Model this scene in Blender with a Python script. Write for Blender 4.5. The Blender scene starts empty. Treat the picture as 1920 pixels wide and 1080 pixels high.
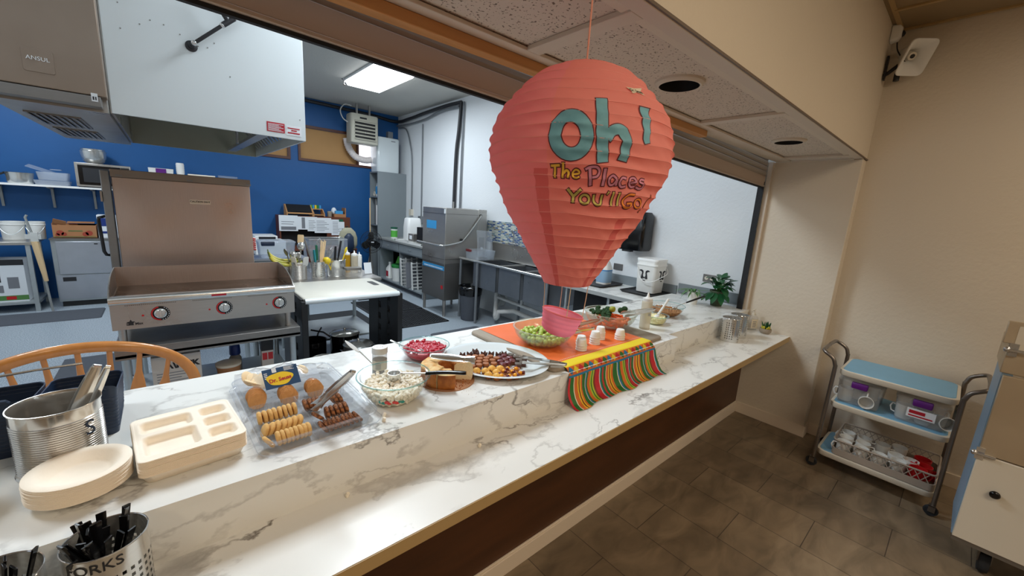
import bpy, bmesh, math, random
from mathutils import Vector, Matrix, Euler
R = math.radians
PI = math.pi
SC = bpy.context.scene
COL = SC.collection
random.seed(7)

# ------------------------------------------------------------ camera
cam_data = bpy.data.cameras.new('camera')
cam_data.sensor_width = 36.0
cam_data.lens = 743.8 / 1920 * 36.0
cam_data.clip_start = 0.02
cam = bpy.data.objects.new('camera', cam_data)
COL.objects.link(cam)
cam.matrix_world = Matrix((
    (0.757504, 0.079354, -0.647990, 0.0),
    (-0.649814, 0.186965, -0.736740, 0.0),
    (0.062688, 0.979156, 0.193192, 1.65),
    (0, 0, 0, 1)))
SC.camera = cam

# ------------------------------------------------------------ world, exposure, lamps
w = bpy.data.worlds.new('world'); SC.world = w; w.use_nodes = True
w.node_tree.nodes['Background'].inputs[0].default_value = (0.75, 0.85, 1.0, 1)
w.node_tree.nodes['Background'].inputs[1].default_value = 1.0
SC.view_settings.view_transform = 'Standard'
SC.view_settings.look = 'None'
SC.view_settings.exposure = 0.0
SC.view_settings.gamma = 1.0
SC.view_settings.use_curve_mapping = False
SC.cycles.transparent_max_bounces = 32
SC.cycles.max_bounces = 10
SC.cycles.diffuse_bounces = 5

COOL = (0.82, 0.92, 1.0)
WARM = (1.0, 0.83, 0.62)
def area(name, loc, sx, sy, power, color, rot=(0, 0, 0)):
    l = bpy.data.lights.new(name, 'AREA'); l.shape = 'RECTANGLE'; l.size = sx; l.size_y = sy
    l.energy = power; l.color = color
    o = bpy.data.objects.new(name, l); o.location = loc; o.rotation_euler = rot; COL.objects.link(o); return o
KITCHEN_LAMPS = [(2.48, 6.0), (1.25, 2.75), (-1.5, 6.6), (-1.6, 2.75)]
for i, (x, y) in enumerate(KITCHEN_LAMPS):
    area('kitchen_lamp_light', (x, y, 3.31), 0.5, 1.12, (50, 66, 50, 40)[i], COOL)
DINING_LAMPS = [(0.8, -1.3), (3.0, -1.3), (0.8, -3.2), (3.0, -3.2), (-1.6, -1.3)]
for i, (x, y) in enumerate(DINING_LAMPS):
    area('dining_lamp_light', (x, y, 2.96), 0.5, 1.1, (31, 9, 9, 8, 14)[i], WARM)

# ------------------------------------------------------------ colour + materials
def c8(r, g, b):
    def f(v):
        v /= 255.0
        return v / 12.92 if v <= 0.04045 else ((v + 0.055) / 1.055) ** 2.4
    return (f(r), f(g), f(b), 1.0)

M = {}
def nt(name):
    m = bpy.data.materials.new(name); m.use_nodes = True
    return m, m.node_tree.nodes, m.node_tree.links, m.node_tree.nodes['Principled BSDF']

def pm(name, col, rough=0.5, metal=0.0, var=0.0, vscale=8.0, bump=0.0, bscale=60.0, spec=None, stretch=None, emit=None, sss=0.0, coat=0.0, col2=None):
    m, n, l, b = nt(name)
    b.inputs['Base Color'].default_value = col
    b.inputs['Roughness'].default_value = rough
    b.inputs['Metallic'].default_value = metal
    if spec is not None: b.inputs['Specular IOR Level'].default_value = spec
    if coat: b.inputs['Coat Weight'].default_value = coat
    if emit: b.inputs['Emission Color'].default_value = col; b.inputs['Emission Strength'].default_value = emit
    tc = n.new('ShaderNodeTexCoord'); mp = n.new('ShaderNodeMapping')
    l.new(tc.outputs['Object'], mp.inputs['Vector'])
    if stretch: mp.inputs['Scale'].default_value = stretch
    if var > 0 or col2 is not None:
        no = n.new('ShaderNodeTexNoise'); no.inputs['Scale'].default_value = vscale; no.inputs['Detail'].default_value = 5
        l.new(mp.outputs[0], no.inputs['Vector'])
        mx = n.new('ShaderNodeMix'); mx.data_type = 'RGBA'
        if col2 is not None:
            mx.inputs[6].default_value = col; mx.inputs[7].default_value = col2
            mr = n.new('ShaderNodeMapRange'); mr.inputs[1].default_value = 0.5 - 0.5 * (1.2 - var) * .5; mr.inputs[2].default_value = 0.5 + 0.5 * (1.2 - var) * .5
            l.new(no.outputs['Fac'], mr.inputs[0]); l.new(mr.outputs[0], mx.inputs[0])
        else:
            mx.inputs[6].default_value = tuple(min(1, v * (1 - var)) for v in col[:3]) + (1,)
            mx.inputs[7].default_value = tuple(min(1, v * (1 + var)) for v in col[:3]) + (1,)
            l.new(no.outputs['Fac'], mx.inputs[0])
        l.new(mx.outputs[2], b.inputs['Base Color'])
    if bump > 0:
        n2 = n.new('ShaderNodeTexNoise'); n2.inputs['Scale'].default_value = bscale; n2.inputs['Detail'].default_value = 3
        l.new(mp.outputs[0], n2.inputs['Vector'])
        bp = n.new('ShaderNodeBump'); bp.inputs['Strength'].default_value = bump; bp.inputs['Distance'].default_value = 0.01
        l.new(n2.outputs['Fac'], bp.inputs['Height']); l.new(bp.outputs[0], b.inputs['Normal'])
    M[name] = m
    return m

def clear(name, tint=(1, 1, 1, 1), frost=0.0, gloss_rough=0.03, body=0.0, body_col=(0.9, 0.95, 1, 1), ior=1.5):
    """thin clear plastic or glass: straight-through transmission with fresnel gloss and a little body"""
    m = bpy.data.materials.new(name); m.use_nodes = True
    n = m.node_tree.nodes; l = m.node_tree.links; n.clear()
    out = n.new('ShaderNodeOutputMaterial'); tr = n.new('ShaderNodeBsdfTransparent'); tr.inputs[0].default_value = tint
    gl = n.new('ShaderNodeBsdfGlossy'); gl.inputs['Roughness'].default_value = gloss_rough
    lw = n.new('ShaderNodeLayerWeight'); lw.inputs['Blend'].default_value = 0.5
    pw = n.new('ShaderNodeMath'); pw.operation = 'POWER'; pw.inputs[1].default_value = 4.0; l.new(lw.outputs['Facing'], pw.inputs[0])
    fr = n.new('ShaderNodeMath'); fr.operation = 'MULTIPLY_ADD'; fr.inputs[1].default_value = 0.55; fr.inputs[2].default_value = 0.035 * (ior / 1.5); l.new(pw.outputs[0], fr.inputs[0])
    base = tr
    if body > 0:
        df = n.new('ShaderNodeBsdfDiffuse'); df.inputs[0].default_value = body_col
        mb = n.new('ShaderNodeMixShader'); mb.inputs[0].default_value = body
        l.new(tr.outputs[0], mb.inputs[1]); l.new(df.outputs[0], mb.inputs[2]); base = mb
    mx = n.new('ShaderNodeMixShader'); l.new(fr.outputs[0], mx.inputs[0]); l.new(base.outputs[0], mx.inputs[1]); l.new(gl.outputs[0], mx.inputs[2])
    l.new(mx.outputs[0], out.inputs[0]); M[name] = m
    return m

def mat_marble(name='marble'):
    m, n, l, b = nt(name)
    b.inputs['Roughness'].default_value = 0.28
    tc = n.new('ShaderNodeTexCoord'); mp = n.new('ShaderNodeMapping'); mp.inputs['Rotation'].default_value = (0.3, 0.2, 0.75)
    mp.inputs['Scale'].default_value = (1.0, 1.6, 1.6)
    l.new(tc.outputs['Object'], mp.inputs[0])
    warp = n.new('ShaderNodeTexNoise'); warp.inputs['Scale'].default_value = 2.2; warp.inputs['Detail'].default_value = 6; warp.inputs['Roughness'].default_value = 0.62
    l.new(mp.outputs[0], warp.inputs['Vector'])
    add = n.new('ShaderNodeMix'); add.data_type = 'RGBA'; add.blend_type = 'LINEAR_LIGHT'; add.inputs[0].default_value = 0.35
    l.new(mp.outputs[0], add.inputs[6]); l.new(warp.outputs['Color'], add.inputs[7])
    def veins(scale, width, seed):
        no = n.new('ShaderNodeTexNoise'); no.noise_dimensions = '4D'; no.inputs['W'].default_value = seed
        no.inputs['Scale'].default_value = scale; no.inputs['Detail'].default_value = 1.5
        l.new(add.outputs[2], no.inputs['Vector'])
        s = n.new('ShaderNodeMath'); s.operation = 'SUBTRACT'; s.inputs[1].default_value = 0.5; l.new(no.outputs['Fac'], s.inputs[0])
        a = n.new('ShaderNodeMath'); a.operation = 'ABSOLUTE'; l.new(s.outputs[0], a.inputs[0])
        r = n.new('ShaderNodeMapRange'); r.inputs[1].default_value = 0; r.inputs[2].default_value = width; r.inputs[3].default_value = 1; r.inputs[4].default_value = 0
        l.new(a.outputs[0], r.inputs[0]); return r
    v1 = veins(1.7, 0.011, 1.3); v2 = veins(2.8, 0.028, 7.7)
    mask = n.new('ShaderNodeTexNoise'); mask.inputs['Scale'].default_value = 2.6; mask.inputs['Detail'].default_value = 2; l.new(mp.outputs[0], mask.inputs['Vector'])
    mr = n.new('ShaderNodeMapRange'); mr.inputs[1].default_value = 0.42; mr.inputs[2].default_value = 0.62; l.new(mask.outputs['Fac'], mr.inputs[0])
    m1 = n.new('ShaderNodeMath'); m1.operation = 'MULTIPLY'; l.new(v1.outputs[0], m1.inputs[0]); l.new(mr.outputs[0], m1.inputs[1])
    m2 = n.new('ShaderNodeMath'); m2.operation = 'MULTIPLY'; m2.inputs[1].default_value = 0.32; l.new(v2.outputs[0], m2.inputs[0])
    mm = n.new('ShaderNodeMath'); mm.operation = 'MAXIMUM'; l.new(m1.outputs[0], mm.inputs[0]); l.new(m2.outputs[0], mm.inputs[1])
    mx = n.new('ShaderNodeMix'); mx.data_type = 'RGBA'; mx.inputs[6].default_value = c8(228, 228, 224); mx.inputs[7].default_value = c8(112, 106, 100)
    l.new(mm.outputs[0], mx.inputs[0]); l.new(mx.outputs[2], b.inputs['Base Color'])
    M[name] = m

def mat_tilefloor():
    m, n, l, b = nt('slate_tile')
    b.inputs['Roughness'].default_value = 0.42
    tc = n.new('ShaderNodeTexCoord'); mp = n.new('ShaderNodeMapping'); mp.inputs['Rotation'].default_value = (0, 0, PI / 2)
    l.new(tc.outputs['Object'], mp.inputs[0])
    br = n.new('ShaderNodeTexBrick'); br.inputs['Scale'].default_value = 1.0
    br.inputs['Brick Width'].default_value = 0.6; br.inputs['Row Height'].default_value = 0.3; br.inputs['Mortar Size'].default_value = 0.0022
    br.inputs['Mortar Smooth'].default_value = 0.1; br.inputs['Bias'].default_value = 0
    br.inputs['Color1'].default_value = c8(130, 114, 93); br.inputs['Color2'].default_value = c8(109, 94, 76); br.inputs['Mortar'].default_value = c8(74, 64, 54)
    l.new(mp.outputs[0], br.inputs['Vector'])
    no = n.new('ShaderNodeTexNoise'); no.inputs['Scale'].default_value = 5; no.inputs['Detail'].default_value = 7; no.inputs['Distortion'].default_value = 1.0
    mp2 = n.new('ShaderNodeMapping'); mp2.inputs['Scale'].default_value = (0.7, 1.7, 1); l.new(tc.outputs['Object'], mp2.inputs[0]); l.new(mp2.outputs[0], no.inputs['Vector'])
    mr = n.new('ShaderNodeMapRange'); mr.inputs[1].default_value = 0.3; mr.inputs[2].default_value = 0.7; mr.inputs[3].default_value = 0.70; mr.inputs[4].default_value = 1.35
    l.new(no.outputs['Fac'], mr.inputs[0])
    mx = n.new('ShaderNodeMix'); mx.data_type = 'RGBA'; mx.blend_type = 'MULTIPLY'; mx.inputs[0].default_value = 1
    l.new(br.outputs['Color'], mx.inputs[6]); l.new(mr.outputs[0], mx.inputs[7]); l.new(mx.outputs[2], b.inputs['Base Color'])
    M['slate_tile'] = m

def mat_speckle(name, base, dark, light, scale=220, lo=0.40, hi=0.60, rough=0.5, bump=0.0):
    m, n, l, b = nt(name); b.inputs['Roughness'].default_value = rough
    tc = n.new('ShaderNodeTexCoord'); no = n.new('ShaderNodeTexNoise'); no.inputs['Scale'].default_value = scale; no.inputs['Detail'].default_value = 1
    l.new(tc.outputs['Object'], no.inputs['Vector'])
    cr = n.new('ShaderNodeValToRGB'); e = cr.color_ramp.elements
    e[0].position = lo - 0.03; e[0].color = dark; e[1].position = hi + 0.03; e[1].color = light
    a = cr.color_ramp.elements.new(lo + 0.02); a.color = base; a2 = cr.color_ramp.elements.new(hi - 0.02); a2.color = base
    l.new(no.outputs['Fac'], cr.inputs[0]); l.new(cr.outputs[0], b.inputs['Base Color'])
    if bump:
        bp = n.new('ShaderNodeBump'); bp.inputs['Strength'].default_value = bump; bp.inputs['Distance'].default_value = 0.004
        l.new(no.outputs['Fac'], bp.inputs['Height']); l.new(bp.outputs[0], b.inputs['Normal'])
    M[name] = m

def mat_mosaic():
    m, n, l, b = nt('mosaic_tile'); b.inputs['Roughness'].default_value = 0.2
    tc = n.new('ShaderNodeTexCoord'); sp = n.new('ShaderNodeSeparateXYZ'); cb = n.new('ShaderNodeCombineXYZ')
    l.new(tc.outputs['Object'], sp.inputs[0]); l.new(sp.outputs['Y'], cb.inputs['X']); l.new(sp.outputs['Z'], cb.inputs['Y'])
    br = n.new('ShaderNodeTexBrick'); br.inputs['Scale'].default_value = 1; br.inputs['Brick Width'].default_value = 0.075; br.inputs['Row Height'].default_value = 0.024
    br.inputs['Mortar Size'].default_value = 0.0025; br.inputs['Bias'].default_value = 0
    br.inputs['Color1'].default_value = (0, 0, 0, 1); br.inputs['Color2'].default_value = (1, 1, 1, 1); br.inputs['Mortar'].default_value = (0.5, 0.5, 0.5, 1)
    l.new(cb.outputs[0], br.inputs['Vector'])
    cr = n.new('ShaderNodeValToRGB'); cr.color_ramp.interpolation = 'CONSTANT'; e = cr.color_ramp.elements
    e[0].position = 0; e[0].color = c8(60, 92, 140); e[1].position = 0.25; e[1].color = c8(168, 176, 168)
    for p, c in ((0.42, c8(104, 128, 140)), (0.6, c8(190, 192, 180)), (0.78, c8(46, 74, 120)), (0.9, c8(125, 120, 105))):
        x = cr.color_ramp.elements.new(p); x.color = c
    l.new(br.outputs['Color'], cr.inputs[0])
    mx = n.new('ShaderNodeMix'); mx.data_type = 'RGBA'; mx.inputs[7].default_value = c8(200, 204, 200)
    l.new(br.outputs['Fac'], mx.inputs[0]); l.new(cr.outputs[0], mx.inputs[6]); l.new(mx.outputs[2], b.inputs['Base Color'])
    M['mosaic_tile'] = m

def mat_brushed(name, col, rough=0.32, stretch=(1, 1, 40), var=0.10, bump=0.02, smear=0.0):
    m, n, l, b = nt(name); b.inputs['Metallic'].default_value = 0.82; b.inputs['Roughness'].default_value = rough
    tc = n.new('ShaderNodeTexCoord'); mp = n.new('ShaderNodeMapping'); mp.inputs['Scale'].default_value = stretch; l.new(tc.outputs['Object'], mp.inputs[0])
    no = n.new('ShaderNodeTexNoise'); no.inputs['Scale'].default_value = 9; no.inputs['Detail'].default_value = 4; l.new(mp.outputs[0], no.inputs['Vector'])
    mx = n.new('ShaderNodeMix'); mx.data_type = 'RGBA'
    mx.inputs[6].default_value = tuple(v * (1 - var) for v in col[:3]) + (1,); mx.inputs[7].default_value = tuple(min(1, v * (1 + var)) for v in col[:3]) + (1,)
    l.new(no.outputs['Fac'], mx.inputs[0]); l.new(mx.outputs[2], b.inputs['Base Color'])
    n2 = n.new('ShaderNodeTexNoise'); n2.inputs['Scale'].default_value = 3; n2.inputs['Detail'].default_value = 3; l.new(tc.outputs['Object'], n2.inputs['Vector'])
    mr = n.new('ShaderNodeMapRange'); mr.inputs[1].default_value = 0.3; mr.inputs[2].default_value = 0.7; mr.inputs[3].default_value = rough * 0.75; mr.inputs[4].default_value = rough * 1.3
    l.new(n2.outputs['Fac'], mr.inputs[0]); l.new(mr.outputs[0], b.inputs['Roughness'])
    M[name] = m

mat_marble(); mat_tilefloor(); mat_mosaic()
mat_speckle('kitchen_floor', c8(158, 169, 178), c8(98, 112, 128), c8(196, 203, 208), 130, 0.42, 0.60, 0.35)
mat_speckle('acoustic_tile', c8(206, 194, 180), c8(112, 100, 88), c8(214, 203, 190), 130, 0.345, 0.8, 0.9, 0.3)
pm('white_plaster', c8(222, 225, 227), 0.6, bump=0.22, bscale=45)
pm('beige_plaster', c8(212, 201, 184), 0.7, bump=0.22, bscale=45)
mat_brushed('steel', c8(180, 176, 171)); mat_brushed('steel_dark', c8(136, 133, 130), 0.38); mat_brushed('steel_warm', c8(192, 172, 160), 0.36, (30, 30, 1))
mat_brushed('steel_bright', c8(215, 215, 212), 0.2); mat_brushed('steel_cabinet', c8(150, 134, 120), 0.5, (1, 1, 1), 0.05)
mat_brushed('steel_blueish', c8(180, 184, 192), 0.36, (1, 1, 1), 0.08); mat_brushed('tin', c8(200, 195, 188), 0.16, (1, 1, 1), 0.05)
mat_brushed('galvanised', c8(180, 186, 188), 0.45, (1, 1, 1), 0.12); mat_brushed('chrome', c8(205, 205, 205), 0.1, (1, 1, 1), 0.02)
mat_brushed('aged_chrome', c8(130, 122, 115), 0.3, (1, 1, 1), 0.25); mat_brushed('griddle_plate', c8(96, 78, 64), 0.28, (3, 1, 1), 0.35)
pm('blue_wall', c8(4, 80, 140), 0.55, var=0.05)
pm('ceiling_paint', c8(196, 194, 186), 0.9, bump=0.3, bscale=90)
pm('dining_ceiling', c8(150, 130, 100), 0.9); pm('beige_trim', c8(206, 194, 178), 0.55); pm('brown_trim', c8(100, 84, 70), 0.5)  # dining_ceiling: the dim lighting up there is put into its dark tan
pm('baseboard_paint', c8(222, 208, 190), 0.5); pm('panel_wood', c8(74, 42, 20), 0.4, var=0.5, vscale=3, stretch=(1, 1, 6))
pm('edge_tan', c8(176, 148, 102), 0.45); pm('shutter_bar', c8(182, 164, 148), 0.45); pm('shutter_slat', c8(160, 150, 138), 0.45)
pm('pine', c8(196, 142, 84), 0.5, var=0.25, vscale=6, stretch=(0.5, 8, 8)); pm('black', c8(18, 18, 20), 0.5); pm('black_gloss', c8(12, 12, 14), 0.15)
pm('black_rubber', c8(34, 36, 40), 0.85, bump=0.2); pm('mat_grey', c8(76, 80, 88), 0.9, var=0.1, vscale=40, bump=0.3, bscale=200)
pm('white', c8(232, 232, 230), 0.4); pm('white_gloss', c8(214, 221, 223), 0.18); pm('white_plastic', c8(226, 226, 222), 0.35)
pm('offwhite', c8(214, 206, 190), 0.5); pm('hood_inside', c8(176, 180, 166), 0.5); pm('taupe', c8(160, 148, 136), 0.6); pm('pulp', c8(250, 238, 220), 0.75, var=0.03, vscale=60, bump=0.05)
pm('pulp_edge', c8(222, 190, 146), 0.8); pm('grey_laminate', c8(128, 136, 140), 0.45); pm('grey_edge', c8(150, 152, 150), 0.4)
pm('oak', c8(196, 130, 66), 0.28, var=0.2, vscale=7, stretch=(6, 6, 1), coat=0.4); pm('brown_wood', c8(104, 54, 34), 0.45, var=0.2, vscale=5, stretch=(1, 1, 8))
pm('tan_board', c8(178, 134, 82), 0.7, var=0.06, vscale=5); pm('window_brown', c8(84, 44, 30), 0.5); pm('organiser_wood', c8(190, 140, 90), 0.6)
pm('navy', c8(16, 36, 62), 0.5, var=0.05); pm('blue_cap', c8(24, 50, 120), 0.4); pm('red', c8(190, 26, 30), 0.35); pm('red_sticker', c8(176, 24, 44), 0.4)
pm('purple', c8(92, 22, 120), 0.35); pm('cart_blue', c8(120, 172, 204), 0.45, var=0.06, vscale=12); pm('panel_blue', c8(140, 170, 196), 0.4)
pm('label_blue', c8(44, 120, 180), 0.4); pm('cyan_label', c8(60, 150, 205), 0.4); pm('paper', c8(224, 228, 232), 0.7); pm('paper_cream', c8(222, 210, 188), 0.7)
pm('ink', c8(30, 30, 34), 0.6); pm('ink_grey', c8(120, 122, 128), 0.6); pm('cardboard', c8(168, 116, 76), 0.75, var=0.06); pm('cardboard_white', c8(196, 190, 184), 0.75)
pm('tomato_print', c8(160, 62, 44), 0.7); pm('green_print', c8(96, 110, 60), 0.7); pm('yellow', c8(232, 200, 40), 0.4); pm('green', c8(40, 130, 60), 0.45)
pm('lime_green', c8(90, 180, 70), 0.45); pm('teal_handle', c8(40, 130, 140), 0.4); pm('dark_green', c8(26, 90, 66), 0.4); pm('dark_red', c8(110, 26, 30), 0.4)
pm('foam_white', c8(236, 234, 230), 0.5); pm('duct_white', c8(226, 216, 212), 0.5); pm('heater_cream', c8(196, 192, 176), 0.5)
pm('pipe_grey', c8(120, 124, 128), 0.45, 0.3); pm('pipe_dark', c8(40, 40, 44), 0.5); pm('pvc', c8(196, 196, 192), 0.5, var=0.15, vscale=12)
pm('bowl_stone', c8(150, 138, 122), 0.8, bump=0.3); pm('banana', c8(196, 178, 62), 0.45, col2=c8(150, 150, 60), var=0.6, vscale=9)
pm('khaki', c8(150, 146, 124), 0.85, bump=0.3, bscale=30); pm('grey_cloth', c8(120, 120, 118), 0.85)
# food
pm('grape', c8(150, 178, 60), 0.25, col2=c8(188, 200, 100), var=0.6, vscale=20, coat=0.2)
pm('cookie_vanilla', c8(222, 178, 110), 0.8, var=0.14, vscale=25, bump=0.3, bscale=140); pm('cookie_vanilla_edge', c8(196, 140, 78), 0.8)
pm('cookie_pale', c8(240, 214, 172), 0.8, var=0.05, bump=0.1); pm('cookie_choc', c8(176, 116, 72), 0.8, col2=c8(92, 56, 36), var=0.8, vscale=90, bump=0.4, bscale=150); pm('cookie_thin', c8(206, 150, 92), 0.7, var=0.22, vscale=60, bump=0.3, bscale=120)
pm('marshmallow', c8(246, 238, 220), 0.8); pm('cherry', c8(190, 26, 50), 0.2, var=0.35, vscale=40, coat=0.6, bump=0.4, bscale=80)
pm('cake_crust', c8(196, 118, 44), 0.6, col2=c8(150, 82, 28), var=0.7, vscale=25, bump=0.5, bscale=90); pm('cake_crumb', c8(240, 222, 180), 0.8, bump=0.4, bscale=140)
pm('cake_top', c8(222, 150, 66), 0.6, col2=c8(240, 214, 150), var=0.7, vscale=22, bump=0.4, bscale=80)
pm('choc_dark', c8(82, 46, 34), 0.45, var=0.2, vscale=60); pm('choc_mid', c8(126, 74, 44), 0.5, var=0.25, vscale=60); pm('choc_light', c8(160, 98, 56), 0.5, var=0.2, vscale=50)
pm('choc_red', c8(100, 30, 38), 0.35, var=0.2, vscale=50, coat=0.4); pm('choc_grey', c8(96, 84, 74), 0.5, var=0.15, vscale=40)
pm('custard', c8(232, 180, 84), 0.5, var=0.1, vscale=40); pm('tart_shell', c8(164, 100, 54), 0.7, var=0.15, vscale=60); pm('mango', c8(236, 160, 30), 0.3)
pm('berry', c8(90, 12, 30), 0.3, coat=0.3); pm('strawberry', c8(190, 24, 28), 0.35, var=0.15, vscale=60, coat=0.3)
pm('broccoli', c8(40, 72, 34), 0.9, var=0.5, vscale=80, bump=1.0, bscale=180); pm('broccoli_stem', c8(120, 150, 80), 0.6); pm('sprout_pale', c8(150, 150, 40), 0.6, var=0.3, vscale=40)
pm('carrot', c8(224, 92, 28), 0.45, var=0.1, vscale=40); pm('salad_cream', c8(250, 242, 196), 0.5, col2=c8(232, 218, 150), var=0.7, vscale=70, bump=0.8, bscale=90)
pm('granola', c8(190, 130, 66), 0.8, col2=c8(140, 86, 40), var=0.7, vscale=90, bump=1.0, bscale=120); pm('gummy_red', c8(220, 70, 70), 0.2); pm('gummy_teal', c8(40, 150, 140), 0.2)
pm('sprinkles', c8(130, 100, 92), 0.7, col2=c8(70, 40, 36), var=0.9, vscale=300, bump=0.8, bscale=300)
# cloth
pm('cloth_orange', c8(226, 104, 34), 0.4, col2=c8(236, 112, 62), var=0.4, vscale=5, bump=0.15, bscale=14); pm('stripe_yellow', c8(232, 206, 28), 0.5); pm('stripe_green', c8(36, 110, 40), 0.5)
pm('stripe_red', c8(196, 28, 44), 0.5); pm('stripe_blue', c8(30, 120, 170), 0.5); pm('stripe_orange', c8(214, 108, 34), 0.5); pm('stripe_lime', c8(170, 200, 50), 0.5); pm('stripe_white', c8(226, 220, 200), 0.5); pm('stripe_brown', c8(130, 50, 30), 0.5)
pm('leaf', c8(30, 82, 46), 0.35, var=0.35, vscale=12); pm('leaf_light', c8(80, 128, 66), 0.4, var=0.25, vscale=12); pm('olive_pot', c8(62, 74, 52), 0.6); pm('succulent_yellow', c8(190, 180, 50), 0.5)
clear('glass', (0.97, 0.985, 0.98, 1)); clear('glass_edge', (0.75, 0.9, 0.9, 1), body=0.12, body_col=(0.5, 0.75, 0.75, 1))
clear('clear_plastic', (0.95, 0.96, 0.98, 1), body=0.06); clear('milky_plastic', (0.92, 0.94, 0.96, 1), body=0.17, gloss_rough=0.12, body_col=(0.85, 0.88, 0.92, 1)); pm('board_white', c8(212, 208, 196), 0.45, var=0.04); mat_brushed('steel_tan', c8(206, 190, 164), 0.45, (1, 1, 1), 0.06); mat_brushed('steel_sink', c8(134, 137, 142), 0.36, (1, 1, 1), 0.12)
clear('fogged_plastic', (0.93, 0.93, 0.93, 1), body=0.16, gloss_rough=0.12, body_col=(0.9, 0.9, 0.88, 1)); clear('film', (0.97, 0.97, 0.98, 1), body=0.10, gloss_rough=0.1, ior=1.7)
clear('textured_bowl', (0.95, 0.97, 0.94, 1), body=0.15, gloss_rough=0.15, body_col=(0.75, 0.78, 0.7, 1)); clear('yellow_oil', (0.9, 0.7, 0.15, 1), body=0.5, body_col=c8(214, 170, 40))
clear('smoke_bottle', (0.9, 0.9, 0.86, 1), body=0.55, gloss_rough=0.2, body_col=c8(226, 214, 190))

def lamp_mat(name, col, strength):
    m = bpy.data.materials.new(name); m.use_nodes = True; n = m.node_tree.nodes; l = m.node_tree.links; n.clear()
    o = n.new('ShaderNodeOutputMaterial'); e = n.new('ShaderNodeEmission'); e.inputs[0].default_value = col + (1,); e.inputs[1].default_value = strength
    l.new(e.outputs[0], o.inputs[0]); M[name] = m
lamp_mat('lamp_cool', (0.9, 0.95, 1.0), 6.0); lamp_mat('lamp_warm', (1.0, 0.85, 0.65), 3.0); lamp_mat('daylight', (0.92, 0.93, 1.0), 2.5); lamp_mat('display', (0.75, 0.85, 1.0), 1.0)

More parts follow.
